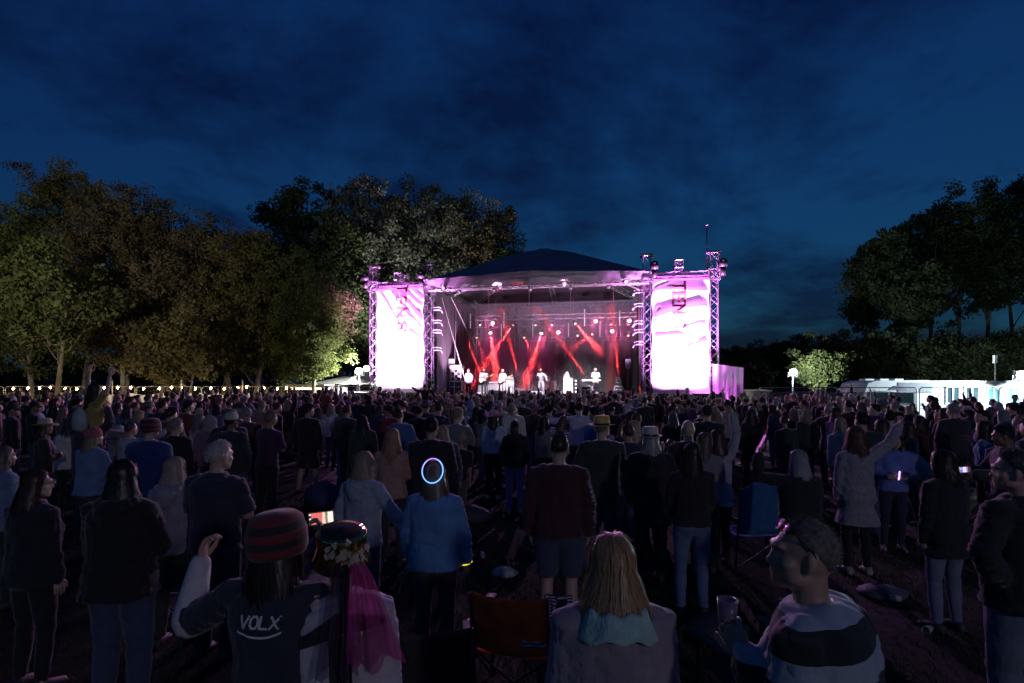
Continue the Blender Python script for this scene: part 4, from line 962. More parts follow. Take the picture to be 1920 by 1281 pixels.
# ------------------------------------------------------------------ hair (head space: origin mid head, +Y face)
def hair_mesh(style, n=260, seed=0, length=.32, wave=.0, width=.009, seg=9, f=1.0, vol=1.0, flare=1.0):
    r = np.random.default_rng(seed); g = G(); rx, ry, rz = .083 * f * vol, .103 * f * vol, .108 * f * vol; c0 = np.array([0, -.014, .022]) * f
    def hl(az):   # lowest polar angle of the hair line; az 0 = face, pi = nape
        a = abs(az); return R(np.interp(a, [0, .9, 1.3, 1.7, 2.2, math.pi], [52, 58, 86, 92, 118, 124]))
    def sp(az, th, k=1.0): return c0 + k * np.array([math.sin(az) * math.sin(th) * rx, math.cos(az) * math.sin(th) * ry, math.cos(th) * rz])
    na = 28; rs = []
    for i in range(9):
        row = []
        for j in range(na):
            az = -math.pi + 2 * math.pi * j / na; th = hl(az) * (i + .15) / 8.15
            k = 1 + .03 * math.sin(7 * az + i) * (style != 'buzz'); row.append(sp(az, th, k if style != 'buzz' else .95))
        rs.append(row)
    rs = rs[::-1]; g.rings([np.array(q) for q in rs], True)
    def ribbon(pts, w0):
        pts = np.array(pts); m = len(pts); tng = np.gradient(pts, axis=0); out = pts - c0; sd = np.cross(tng, out); sd /= (np.linalg.norm(sd, axis=1)[:, None] + 1e-9)
        ww = w0 * np.interp(np.linspace(0, 1, m), [0, .15, .7, 1], [.6, 1, .8, .12])[:, None]
        g.add(np.stack([pts - sd * ww, pts + sd * ww], 1).reshape(-1, 3), [(2 * i, 2 * i + 1, 2 * i + 3, 2 * i + 2) for i in range(m - 1)])
    if style in ('short', 'buzz'):
        L0 = .017 if style == 'short' else .006
        for _ in range(n):
            az = r.uniform(-math.pi, math.pi); th = hl(az) * math.sqrt(r.uniform(.0, 1.0)); p = sp(az, th, 1.0); o = nrm(p - c0); d = nrm(o * .55 + np.array([0, -.35, -.25]) + r.normal(0, .3, 3)); ln = L0 * r.uniform(.6, 1.4) * length / .32
            ribbon([p - o * .004, p + d * ln * .5 + o * .004, p + d * ln - np.array([0, 0, .004])], width * .7)
    elif style in ('long', 'bob', 'curly'):
        for q in range(n):
            az0 = r.uniform(-math.pi, math.pi); th = R(4) + (hl(az0) - R(8)) * r.random() ** .75; az = az0; pts = []; lift = r.uniform(1.0, 1.07) if r.random() > .05 else r.uniform(1.08, 1.17); ph = r.uniform(0, 6.28)
            ln = length * r.uniform(.78, 1.06); p = sp(az, th, lift); pts.append(sp(az, th, .99)); trav = 0; wv = wave * r.uniform(.5, 1.3)
            tgt = math.copysign(max(abs(az), 1.15 + .25 * r.random()), az if abs(az) > .02 else r.choice([-1, 1]))
            hang = False; base = None; k = 0
            while trav < ln + .14 and k < 40:
                k += 1; st = .028 if style != 'curly' else .02
                if not hang:
                    th += st / (rz * 1.0); az += (tgt - az) * .35
                    pn = sp(az, min(th, R(104)), lift)
                    if th > R(100): hang = True; base = pn.copy()
                else:
                    out = nrm(np.array([math.sin(az), math.cos(az), 0])); dz = base[2] - p[2] + st
                    pn = base + np.array([0, 0, -dz]) + out * (.012 * math.sin(dz * 9) + (.034 if math.cos(az) < -.1 else .024) * flare * min(1, dz / .20)) + np.array([0, -.03 * min(1, dz / .2), 0]) * (abs(az) < 2)
                if wv: pn = pn + wv * np.array([math.sin(ph + trav * (38 if style != 'curly' else 70)), math.cos(ph * 1.7 + trav * (31 if style != 'curly' else 64)), .3 * math.sin(trav * 50 + ph)]) * min(1, trav / .06)
                pts.append(pn + r.normal(0, .0012, 3)); trav += np.linalg.norm(pn - p) ; p = pn
            if len(pts) > 3: ribbon(pts[::(1 if len(pts) < 14 else 2)] if not wv else pts, width * r.uniform(.6, 1.3))
    elif style in ('tail', 'bun'):
        tie = c0 + np.array([0, -.105 * f, .035 if style == 'tail' else .07])
        for q in range(n):
            az = r.uniform(-math.pi, math.pi); th = hl(az) * r.random() ** .6; p = sp(az, th, 1.01); m = (p + tie) / 2; m = c0 + nrm(m - c0) * np.array([rx, ry, rz]) * 1.06
            pts = [p * .99 + c0 * .01, p * .5 + m * .5 + nrm(p - c0) * .006, m, tie + r.normal(0, .008, 3)]
            if style == 'tail':
                e = r.normal(0, .016, 3)
                for j in range(1, 7): t = j / 6; pts.append(tie + np.array([e[0] * (1 + t), -.035 * math.sin(t * 2.2) + e[1], -length * t + .02 * math.sin(t * 3)]) + r.normal(0, .003, 3))
            ribbon(pts, width * .8)
        if style == 'bun':
            g.ell(tie + np.array([0, -.02, .02]), (.042, .038, .038)); 
            for q in range(60):
                d = nrm(r.normal(0, 1, 3)); e = np.cross(d, r.normal(0, 1, 3)); e = nrm(e); ribbon([tie + np.array([0, -.02, .02]) + d * .041 * math.cos(a) + e * .043 * math.sin(a) for a in np.linspace(0, 2, 5)], .006)
    return g.mesh('hair', True)
HAIR = {}
def hair(style):
    if style not in HAIR:
        a = dict(short=dict(style='short', n=900, width=.0045), crop=dict(style='buzz', n=500, width=.005), bob=dict(style='bob', n=230, length=.10, wave=.003), long=dict(style='long', n=300, length=.26), longer=dict(style='long', n=320, length=.36, wave=.003),
                 wavy=dict(style='long', n=320, length=.25, wave=.009, width=.008), curly=dict(style='curly', n=330, length=.16, wave=.016, width=.008, vol=1.12), tail=dict(style='tail', n=200, length=.24), bun=dict(style='bun', n=180),
                 mop=dict(style='short', n=900, length=.60, width=.006, vol=1.03),
                 fine_long=dict(style='long', n=2200, length=.085, wave=.005, width=.0026, vol=1.05, flare=1.9), fine_longer=dict(style='long', n=900, length=.30, wave=.001, width=.004), fine_wavy=dict(style='long', n=900, length=.22, wave=.009, width=.0045, vol=1.06), fine_crop=dict(style='buzz', n=1500, width=.0009, length=.20, vol=.975), fine_bob=dict(style='bob', n=800, flare=1.5, length=.12, wave=.003, width=.0045), fine_curly=dict(style='curly', n=900, length=.17, wave=.014, width=.0045, vol=1.14))[style]
        HAIR[style] = hair_mesh(seed=len(HAIR) + 3, **a)
    return HAIR[style]
# ------------------------------------------------------------------ headwear (head space)
HATS = {}
def hat(kind):
    if kind in HATS: return HATS[kind]
    g = G(); c = (0, -.014, 0)
    def brim(z, r0, r1, curl=0.0, tilt=0.0, n=30, fw=1.0, edge=.004):
        def fn(u, v):
            a = 2 * math.pi * u; rr_ = r0 + (r1 - r0) * v; x, y = math.cos(a) * rr_, math.sin(a) * rr_ * 1.18
            zz = z + curl * v * v * (abs(math.cos(a)) ** 2) + tilt * v * v
            return ((x, y - .014, zz), (0, 0, 1))
        g.slab(fn, n, 4, edge)
    if kind == 'cap':
        g.lathe([(.090, .035), (.0915, .06), (.086, .10), (.066, .132), (.03, .148), (.004, .151)], 24, c, ex=(1, 1.16))
        def pk(u, v): a = (u - .5) * 2.1; rr_ = .098 + .075 * v * math.cos(a * .7); return ((math.sin(a) * rr_ * .92, -.014 + math.cos(a) * rr_ * 1.12, .045 - .018 * v - .02 * abs(math.sin(a)) * v), (0, 0, 1))
        g.slab(pk, 14, 4, .005); g.ell((0, -.014, .152), (.008, .008, .005), 8, 5)
    elif kind in ('trilby', 'straw', 'fedora'):
        wide = {'trilby': .135, 'straw': .150, 'fedora': .165}[kind]
        g.lathe([(.0915, .035), (.092, .05), (.088, .10), (.080, .142), (.070, .152), (.03, .145), (.004, .140)], 28, c, ex=(1, 1.17)); brim(.044, .088, wide, .035 if kind == 'fedora' else .02, -.006); g.cur = 1
        g.lathe([(.0935, .042), (.0925, .068)], 28, c, cap=False, ex=(1, 1.17)); g.cur = 0
    elif kind == 'cowboy':
        g.lathe([(.092, .03), (.094, .05), (.090, .12), (.080, .16), (.062, .165), (.02, .140), (.004, .136)], 28, c, ex=(.98, 1.2)); brim(.045, .088, .185, .085, .0, 36, edge=.012)
    elif kind == 'beanie':
        g.lathe([(.090, .01), (.094, .02), (.094, .05), (.091, .055), (.088, .09), (.070, .125), (.035, .145), (.004, .150)], 26, c, ex=(1, 1.17))
    elif kind == 'bucket':
        g.lathe([(.135, .015), (.128, .022), (.094, .065), (.092, .075), (.086, .130), (.078, .140), (.004, .143)], 28, c, ex=(1, 1.12))
    elif kind == 'knitcap':
        g.lathe([(.104, -.02), (.112, .0), (.112, .07), (.106, .085), (.098, .12), (.075, .140), (.004, .146)], 30, c, ex=(1, 1.15))
    elif kind == 'hood':
        g.lathe([(.085, -.14), (.108, -.08), (.114, .0), (.108, .07), (.085, .115), (.045, .138), (.004, .142)], 26, (0, -.03, 0), ex=(1, 1.08))
    elif kind == 'flatcap':
        g.lathe([(.092, .04), (.108, .06), (.112, .085), (.095, .115), (.05, .128), (.004, .13)], 26, (0, .0, 0), ex=(1, 1.25)); 
        g.slab(lambda u, v: ((math.sin((u - .5) * 2) * (.10 + .03 * v), math.cos((u - .5) * 2) * (.118 + .05 * v), .055 - .015 * v), (0, 0, 1)), 12, 3, .006)
    HATS[kind] = g.mesh('hat', True); return HATS[kind]
SHOES = {}
def shoe():
    if 's' not in SHOES:
        g = G(); rs = []
        for y, wd, hh, zb in ((-.085, .022, .03, .012), (-.075, .036, .075, .0), (-.03, .042, .095, 0), (.03, .043, .085, 0), (.09, .048, .062, 0), (.14, .046, .048, 0), (.175, .034, .036, .002), (.188, .015, .022, .008)):
            a = np.linspace(0, 2 * math.pi, 14, endpoint=False); cz = (hh + zb) / 2; rs.append(np.stack([wd * np.sign(np.cos(a)) * np.abs(np.cos(a)) ** .7, np.full(14, y), cz + (hh - zb) / 2 * np.sign(np.sin(a)) * np.abs(np.sin(a)) ** .7], 1))
        g.rings(rs); SHOES['s'] = g.mesh('shoe', True)
    return SHOES['s']

POSES = {}
SK = [(.46, .27, .20), (.50, .31, .24), (.40, .23, .17), (.55, .36, .29), (.22, .12, .08)]
def person(x, y, H, yaw, pose, top, leg, skin=None, hairs=None, hairc=(.05, .03, .02), hatk=None, hatc=None, topc=(.03, .03, .035), legc=(.03, .04, .08), label='', group=None, z=0.0, shoes=(.05, .05, .05), knit=False, topm=None, band=(.03, .03, .03), hat_dz=0.0, sx=1.0):
    k = H / 1.75; P = POSES[pose]
    b = obj('person', KIT['body:' + pose], M_SKIN, color=skin or random.choice(SK), loc=(x, y, z)); b.rotation_euler = (0, 0, yaw); b.scale = (k * sx, k * sx, k)
    tag(b, label, 'person', group)
    parts = {'body': b}
    if top: 
        t = obj('top', KIT['top:' + top], None, b, color=topc)
        if len(t.data.materials) == 0: t.data.materials.append(M_CLOTH)
        if knit or topm: t.material_slots[0].link = 'OBJECT'; t.material_slots[0].material = topm or M_KNIT
        parts['top'] = t
    if leg: parts['leg'] = obj('trousers', KIT['leg:' + leg], M_CLOTH, b, color=legc)
    if shoes is not None:
        for sg in (-1, 1):
            an = P.leg[sg][2]; s_ = obj('shoe', shoe(), M_SHOE, b, color=shoes, loc=(an[0], an[1] + .0, an[2] - .078)); s_.rotation_euler = (0, 0, -sg * .12)
    f = 1.0 if P.g == 'm' else .95
    if hairs: 
        h = obj('hair', hair(hairs), M_HAIR, b, color=hairc); h.matrix_local = P.HM @ Matrix.Scale(f, 4); parts['hair'] = h
    if hatk:
        h = obj('hat', hat(hatk), [M_HAT, M_BAND] if hatk in ('trilby', 'straw', 'fedora') else M_HAT, b, color=hatc or (.4, .35, .25)); h.matrix_local = P.HM @ Matrix.Translation((0, 0, hat_dz)) @ Matrix.Scale(f * 1.02, 4); parts['hat'] = h
    return parts
M_BAND = mat('hat_band', (.02, .02, .02), .8)
# ================================================================== stage gear
def sx_(u, yl): return SLoc(u, 720, yl).x
def sz_(v, u, yl): return SLoc(u, v, yl).z
def case_mesh(wd, dp, h):
    g = G(); g.box((0, 0, h / 2), (wd - .02, dp - .02, h - .02)); g.cur = 1
    e = .035
    for sx in (-1, 1):
        for sy in (-1, 1): g.box((sx * (wd / 2 - e / 2), sy * (dp / 2 - e / 2), h / 2), (e, e, h - 2 * e))
        for z in (e / 2, h - e / 2): g.box((sx * (wd / 2 - e / 2), 0, z), (e, dp, e)); g.box((0, sx * (dp / 2 - e / 2), z), (wd - 2 * e, e, e))
    for x in (-.25, .25): g.box((x * wd, -dp / 2 - .004, h * .62), (.07, .015, .09))
    g.box((0, -dp / 2 - .004, h * .62), (wd - .08, .008, .02))
    return g
def gear(name, u, yl, cat, label, grp=None, z=DZ, rz=0.0):
    x = sx_(u, yl); return empty(name, SW(x, yl, z), -TH + rz, label, cat, grp)
def flight_case(u, yl, wd, dp, h, label, z=DZ):
    r_ = gear('flight_case', u, yl, 'case', label, 'flight cases on stage', z); obj('case_body', case_mesh(wd, dp, h), [M_CASE, M_EDGE], r_)
    if z == DZ:
        for sx in (-1, 1):
            g = G(); g.tube([(sx * wd * .4, -dp * .35 - .02, -.0), (sx * wd * .4, -dp * .35 + .02, -.0)], .001, 4)
    return r_
flight_case(857, 3.0, .85, .7, .92, 'large flight case at the side of the stage under the rack')
rk = gear('equipment_rack', 857, 3.0, 'rack', 'open equipment rack with crossed pale panels on top of the side flight case', None, DZ + .93)
g = G()
for sx in (-1, 1):
    for sy in (-1, 1): g.box((sx * .34, sy * .28, .42), (.05, .05, .84))
for z in (.02, .82): g.box((0, 0, z), (.73, .62, .04))
obj('frame', g, M_EDGE, rk)
for i in range(4):
    for j in range(3):
        g = G(); g.box((-.21 + .21 * j, -.25, .14 + .185 * i), (.19, .05, .16)); obj('front_panel', g, M_EDGE if (i + j) % 2 else M_BLACK, rk)
g = G(); g.box((0, 0, .91), (.86, .66, .12)); g.box((0, 0, 1.03), (.82, .6, .08)); obj('top_unit', g, M_EDGE, rk)
for u, lab in ((848, 'beside the equipment rack'), (1178, 'on the keyboard side near the drape edge')):
    r_ = gear('stand_speaker', u, 3.0 if u < 900 else 5.0, 'speaker', 'pale fronted loudspeaker on a tall pole ' + lab, 'pole speakers'); yl = 3.0 if u < 900 else 5.0
    zt = sz_(673, u, yl) - DZ; zb = sz_(692, u, yl) - DZ
    g = G(); rs = [np.array([(-.2, -.16, z), (.2, -.16, z), (.13, .16, z), (-.13, .16, z)]) for z in (zb, zt)]; g.rings(rs); obj('cabinet', g, M_BLACK, r_)
    g = G(); g.box((0, -.175, (zb + zt) / 2), (.37, .02, zt - zb - .04)); obj('grille', g, mat('pale_grille', (.45, .45, .5), .7), r_)
    g = G(); g.tube([(0, 0, .0), (0, 0, zb)], .022, 7); [g.tube([(0, 0, .75), (.5 * math.cos(a), .5 * math.sin(a), .02)], .015, 5) for a in (.5, 2.6, 4.7)]; obj('tripod', g, M_ALUD, r_)
def amp(u, yl, wd, h, label, headh=.25, dp=.35, z=DZ, cones=0):
    r_ = gear('guitar_amplifier', u, yl, 'amplifier', label, 'amplifiers on stage', z)
    g = G(); g.box((0, 0, h / 2), (wd, dp, h)); obj('cabinet', g, M_CASE, r_)
    g = G(); g.box((0, -dp / 2 - .008, h / 2), (wd - .08, .02, h - .08)); gr = obj('grille', g, M_CLOTHGRILL, r_)
    g = G(); 
    for sz in (.02, h - .02): g.box((0, -dp / 2 - .015, sz), (wd, .025, .03))
    for sx in (-1, 1): g.box((sx * (wd / 2 - .015), -dp / 2 - .015, h / 2), (.03, .025, h - .06))
    obj('piping', g, M_EDGE, r_)
    for k in range(cones):
        g = G(); g.tube([(0, -dp / 2 - .02, h * (.27 + .46 * k)), (0, -dp / 2 - .035, h * (.27 + .46 * k))], [wd * .30, wd * .27], 20); g.tube([(0, -dp / 2 - .03, h * (.27 + .46 * k)), (0, -dp / 2 - .045, h * (.27 + .46 * k))], [wd * .12, wd * .10], 14); obj('speaker_cone', g, M_WHITE, gr, True)
    if headh:
        g = G(); g.box((0, 0, h + headh / 2 + .01), (wd * .98, dp * .9, headh)); hd = obj('amp_head', g, M_CASE, r_)
        g = G(); g.box((0, -dp * .46, h + headh * .55), (wd * .85, .02, headh * .45)); obj('control_panel', g, M_EDGE, hd)
    return r_
amp(906, 5.0, .62, .50, 'small guitar amplifier behind the short-haired guitarist', 0, z=DZ + .16)
amp(926, 5.2, .76, .72, 'broad guitar amplifier with head between the two guitarists', .24)
amp(957, 5.4, .58, 1.05, 'tall bass stack with two white cones', .20, cones=2)
for u0, u1, lab in ((897, 915, 'under the small amplifier'), (933, 948, 'at the feet of the long-haired guitarist')):
    yl = 4.6; a, b = sx_(u0, yl), sx_(u1, yl); r_ = empty('stage_riser', SW((a + b) / 2, yl, DZ), -TH, 'low white riser box ' + lab, 'riser')
    g = G(); g.box((0, 0, .075), (b - a, .9, .15)); obj('riser_box', g, M_WHITE, r_); g = G(); g.box((0, -.46, .075), (b - a, .02, .03)); obj('trim', g, M_ALUD, r_)
# drum riser and kit
yl = 6.6; a, b = sx_(984, yl), sx_(1052, yl); rd = empty('drum_riser', SW((a + b) / 2, yl, DZ), -TH, 'wide white drum riser at the middle of the stage', 'riser')
g = G(); g.box((0, 0, .12), (b - a, 2.0, .22)); obj('platform', g, M_WHITE, rd)
g = G(); g.box((0, -1.01, .12), (.12, .02, .08)); ml = g.mesh('slot')
for x in np.linspace(-.8, .8, 9): obj('slot', ml, M_BLACK, rd, loc=(x, 0, 0))
dz = DZ + .235; dk_ = gear('drum_kit', 1022, 6.6, 'drum kit', 'pale drum kit with cymbals on the white riser', None, dz)
g = G(); g.tube([(0, -.55, .30), (0, -.12, .30)], .28, 24); bd = obj('bass_drum', g, M_INST, dk_, True, color=(.6, .6, .62))
g = G(); g.tube([(0, -.565, .30), (0, -.552, .30)], .26, 24); obj('drum_head', g, M_WHITE, bd)
for x, y, z, r0, h in ((-.2, -.3, .68, .16, .2), (.2, -.3, .68, .17, .22), (.62, .15, .38, .22, .36), (-.55, .1, .60, .18, .14)):
    g = G(); g.lathe([(r0, 0), (r0 * 1.03, .01), (r0, .02), (r0, h - .02), (r0 * 1.03, h - .01), (r0, h)], 20, (x, y, z)); d_ = obj('tom_drum' if z != .60 else 'snare_drum', g, M_INST, dk_, True, color=(.62, .6, .62))
    g = G(); [g.tube([(x + r0 * math.cos(q), y + r0 * math.sin(q), z), (x + (r0 + .06) * math.cos(q), y + (r0 + .06) * math.sin(q), -.0)], .011, 4) for q in (0, 2.1, 4.2)]; obj('drum_legs', g, M_EDGE, d_)
for x, y, z, r0 in ((-.85, -.1, 1.08, .22), (.75, -.2, 1.12, .24), (-.95, .25, .85, .18), (1.0, .3, 1.0, .22)):
    g = G(); g.lathe([(.01, .02), (.04, .018), (r0 * .6, .008), (r0, 0), (r0 * .6, .004), (.01, .012)], 20, (x, y, z)); cy = obj('cymbal', g, mat('brass_cymbal', (.65, .5, .25), .3, .9), dk_, True)
    g = G(); g.tube([(x, y, .45), (x, y, z + .05)], .012, 5); [g.tube([(x, y, .5), (x + .28 * math.cos(q), y + .28 * math.sin(q), 0)], .011, 4) for q in (0, 2.1, 4.2)]; obj('cymbal_stand', g, M_EDGE, cy)
def mic_stand(u0, u1, v0, vt, ub, yl, label):
    x = sx_(u0, yl); r_ = empty('microphone_stand', SW(x, yl, DZ), -TH, label, 'mic stand', 'tall boom stands'); jz = sz_(v0, u0, yl) - DZ; tx = sx_(u1, yl) - x; tz = sz_(vt, u1, yl) - DZ; bx3 = sx_(ub, yl) - x
    g = G(); g.tube([(0, 0, .1), (0, 0, jz)], .017, 6); [g.tube([(0, 0, .18), (.35 * math.cos(q), .35 * math.sin(q), .01)], .013, 4) for q in (.4, 2.5, 4.6)]; obj('stand_pole', g, M_EDGE, r_)
    k = -.55; g = G(); g.tube([(bx3, 0, jz - (tz - jz) * abs(bx3 / (tx or 1)) * .9), (0, 0, jz), (tx, 0, tz)], .013, 5); obj('boom_arm', g, M_EDGE, r_)
    g = G(); d = nrm((tx, 0, tz - jz)); p = np.array((tx, 0, tz)); q = p + np.array((-d[2], 0, -abs(d[0]))) * .0 + np.array((.06 * math.copysign(1, tx), 0, -.12)); g.tube([p, q], [.022, .03], 8, True); obj('microphone', g, M_ALUD, r_)
mic_stand(992, 1001, 690, 681, 983, 5.6, 'tall boom microphone stand leaning over the drums toward the bass stack')
mic_stand(1041, 1036, 690, 681, 1049, 5.6, 'tall boom microphone stand on the organ side of the drums')
# organ speaker cabinet, arched shape on top and lamp strip
og = gear('organ_cabinet', 1066, 5.6, 'cabinet', 'pale organ cabinet with a pointed arch panel beside the drums', None)
wd = sx_(1075, 5.6) - sx_(1057, 5.6); hz_ = sz_(709, 1066, 5.6) - DZ
g = G(); g.box((0, 0, hz_ / 2), (wd, .55, hz_)); obj('cabinet', g, mat('pale_lilac_cabinet', (.5, .48, .55), .6, 0, .15, 5), og)
g = G(); hp = sz_(696, 1064, 5.6) - DZ; pr = [(-.32, 0), (-.32, hp * .62), (-.26, hp * .82), (-.14, hp * .94), (-.06, hp), (.02, hp * .94), (.10, hp * .82), (.14, hp * .62), (.14, 0)]
n_ = len(pr); g.add([(x, -.32, z) for x, z in pr] + [(x, -.285, z) for x, z in pr], [list(range(n_)), list(range(2 * n_ - 1, n_ - 1, -1))] + [(i, i + n_, (i + 1) % n_ + n_, (i + 1) % n_) for i in range(n_)]); obj('arch_panel', g, mat('pale_arch', (.58, .56, .62), .6), og)
st = gear('lamp_strip', 1079.5, 5.5, 'stage light', 'short vertical strip of white lamps beside the organ cabinet', None)
g = G(); g.box((0, .05, .55), (.07, .06, 1.1)); obj('housing', g, M_BLACK, st)
for k in range(4):
    g = G(); g.ell((0, 0, .22 + .25 * k), (.05, .04, .05), 10, 7); obj('lamp', g, mat('white_lamp', (1, 1, 1), .4, emit=(1, .9, 1), estr=3), st)
# keyboard on stand with case in front
kb = gear('keyboard', 1109, 4.3, 'keyboard', 'long white keyboard on a stand before the singing keyboard player', None); kz = sz_(713, 1109, 4.3) - DZ; kw = sx_(1126, 4.3) - sx_(1091, 4.3)
g = G(); g.box((0, 0, kz), (kw, .32, .10)); kbd = obj('keyboard_body', g, M_WHITE, kb)
g = G(); g.box((0, .06, kz + .056), ((kw - .2) / 30, .16, .012)); ml = g.mesh('key')
for k in range(25): obj('key', ml, M_BLACK, kbd, loc=(-kw / 2 + .1 + k * (kw - .2) / 24, 0, 0))
g = G(); [g.tube([(-s * .4, -.12, 0), (s * .4, .12, kz - .05)], .02, 6) for s in (-1, 1)]; obj('stand', g, M_ALUD, kb)
flight_case(1100, 3.6, .60, .55, .62, 'white edged flight case in front of the keyboard')
flight_case(1160, 5.0, .58, .55, .62, 'upright flight case carrying a moving head near the pole speaker')
flight_case(975, 6.9, .80, .55, .40, 'low flight case carrying a moving head beside the bass stack')
flight_case(905, 7.4, .60, .55, .45, 'flight case carrying a moving head behind the short-haired guitarist')
flight_case(1101, 8.3, .60, .55, .52, 'flight case carrying a moving head behind the keyboard player')
flight_case(1170, 2.6, .95, .55, .34, 'red-brown low case at the front near the pole speaker')
for u, yl, lab in ((1150, 1.4, 'near the upright flight case'), (985, .6, 'left of the singer'), (1040, .6, 'right of the singer'), (925, .8, 'before the guitarists')):
    r_ = gear('monitor_wedge', u, yl, 'speaker', 'sloping floor monitor ' + lab, 'floor monitors', rz=math.pi); g = G()
    pr = [(-.22, 0), (.22, 0), (.22, .12), (-.05, .36), (-.22, .36)]; n_ = 5
    g.add([(-.32, y, z) for y, z in pr] + [(.32, y, z) for y, z in pr], [list(range(n_)), list(range(2 * n_ - 1, n_ - 1, -1))] + [(i, i + n_, (i + 1) % n_ + n_, (i + 1) % n_) for i in range(n_)]); obj('cabinet', g, M_CASE, r_)
    g = G(); g.add([(-.28, .215, .135), (.28, .215, .135), (.28, -.04, .362), (-.28, -.04, .362)], [(0, 1, 2, 3)]); obj('grille', g, M_ALUD, r_)
# ------------------------------------------------------------------ moving heads
gb_ = G(); gb_.box((0, 0, -.05), (.30, .26, .10)); gb_.box((0, 0, -.11), (.24, .20, .03)); MH_BASE = gb_.mesh('base')
gy = G()
for s in (-1, 1): gy.box((s * .145, 0, -.27), (.035, .10, .28))
gy.box((0, 0, -.14), (.29, .12, .04)); MH_YOKE = gy.mesh('yoke')
def head_mesh(r0):
    g = G(); g.lathe([(.05, .17), (.10, .16), (r0 * .95, .05), (r0, -.02), (r0, -.15), (r0 * .9, -.155), (r0 * .88, -.12)], 18); return g.mesh('head', True)
def lens_mesh(r0):
    g = G(); g.lathe([(r0 * .86, -.14), (r0 * .6, -.152), (.004, -.158)], 18); return g.mesh('lens', True)
HM_W, HM_S, LN_W, LN_S = head_mesh(.135), head_mesh(.095), lens_mesh(.135), lens_mesh(.075)
M_LW = mat('wash_lens', (1, .9, .9), .3, emit=(1, .55, .50), estr=9); M_LS = mat('spot_lens', (1, .8, .8), .3, emit=(1, .35, .28), estr=7)
M_LB = mat('beam_lens', (1, .8, .8), .3, emit=(1, .30, .22), estr=60)
RED = (1.0, .045, .05)
def moving_head(u, v, yl, kind, aim, label, beam=0, ang=9, up=False):
    p = SLoc(u, v, yl); s = -1 if up else 1
    root = empty('moving_head', SW(p.x, p.y, p.z + s * .36), -TH, label, 'stage light', 'moving head lamps'); root.rotation_euler = (math.pi if up else 0, 0, -TH)
    obj('base', MH_BASE, M_BLACK, root); y_ = obj('yoke', MH_YOKE, mat('yoke_grey', (.16, .16, .18), .45), root)
    hd = obj('head', HM_W if kind == 'w' else HM_S, M_BLACK, root, loc=(0, 0, -.36)); ln = obj('lens', LN_W if kind == 'w' else LN_S, M_LW if kind == 'w' else (M_LB if beam else M_LS), hd)
    A = SLoc(*aim[:2], aim[2]); d = Vector((A.x - p.x, A.y - p.y, A.z - p.z)).normalized()
    if up: d = Vector((d.x, -d.y, -d.z))
    hd.rotation_euler = d.to_track_quat('-Z', 'Y').to_euler()
    if kind == 'w': light('SPOT', 'haze_lamp', (0, 0, -.17), 330, (.95, .10, .40), hd, size=.06, spot=100, blend=1)
    if beam: light('SPOT', 'beam_lamp', (0, 0, -.17), beam, RED, hd, size=.03, spot=ang * 1.25, blend=.9)
    return root
BP = 52000
ROW1 = ['outermost toward the equipment rack', 'above the short-haired guitarist', 'just past the first batten', 'throwing the brightest slanting red beam', 'over the bass stack', 'over the drums', 'beaming toward the keyboard', 'past the organ side batten', 'last but one before the tower', 'closest to the level-folded banner']
ROW2 = ['first at the rack end', 'throwing the upright bright red beam', 'between bass stack and drums', 'beaming onto the drums', 'facing the crowd above the drums', 'dim one over the organ cabinet', 'crossing beam over the keyboard', 'facing the crowd near the pole speaker', 'last before the tower']
row1 = [(867, 606, 'w', (704, 765, -14), 0), (900, 607, 's', (905, 660, 4), 0), (924, 605, 'w', (808, 765, -14), 0), (964, 606, 's', (917, 672, 6.0), BP * 1.5), (1004, 606, 's', (1003, 660, 6), 0), (1036, 606, 's', (1020, 636, 6), BP * .2), (1077, 604, 's', (1108, 640, 5.5), BP), (1117, 601, 'w', (1152, 765, -14), 0), (1146, 604, 's', (1146, 640, 6.5), BP * .15), (1180, 600, 'w', (1264, 765, -14), 0)]
for i, (u, v, k, aim, bm) in enumerate(row1):
    moving_head(u, v + 1, LT1, k, aim, '%s moving head on the upper truss, %s' % ('bright wash' if k == 'w' else 'small lens', ROW1[i]), bm)
row2 = [(893, 630, 's', (900, 650, 7.6), BP * .12), (919, 621, 'w', (926, 668, 6.5), BP * 1.5), (982, 630, 's', (990, 648, 7.6), BP * .12), (1016, 622, 'w', (1000, 672, 6.5), BP * 1.2), (1047, 622, 'w', (1019, 765, -14), 0), (1083, 626, 's', (1083, 660, 7), 0), (1112, 625, 's', (1098, 636, 7), BP * .12), (1148, 620, 'w', (1184, 765, -14), 0), (1178, 626, 's', (1178, 660, 7), 0)]
for i, (u, v, k, aim, bm) in enumerate(row2):
    moving_head(u, v + 1, 8.2, k, aim, '%s moving head on the lower bar, %s' % ('bright wash' if k == 'w' else 'small lens', ROW2[i]), bm)
for u, v, yl, aim, lab in ((973, 709, 6.9, (950, 620, 7.6), 'beside the bass stack'), (1101, 709, 8.3, (1040, 625, 8.0), 'behind the keyboard player'), (1160.5, 711, 5.0, (1152, 630, 6.0), 'near the pole speaker'), (905, 708, 7.4, (880, 650, 8.0), 'behind the short-haired guitarist')):
    moving_head(u, v, yl, 's', aim, 'upturned red moving head on a flight case ' + lab, BP * 1.1, 7, True)
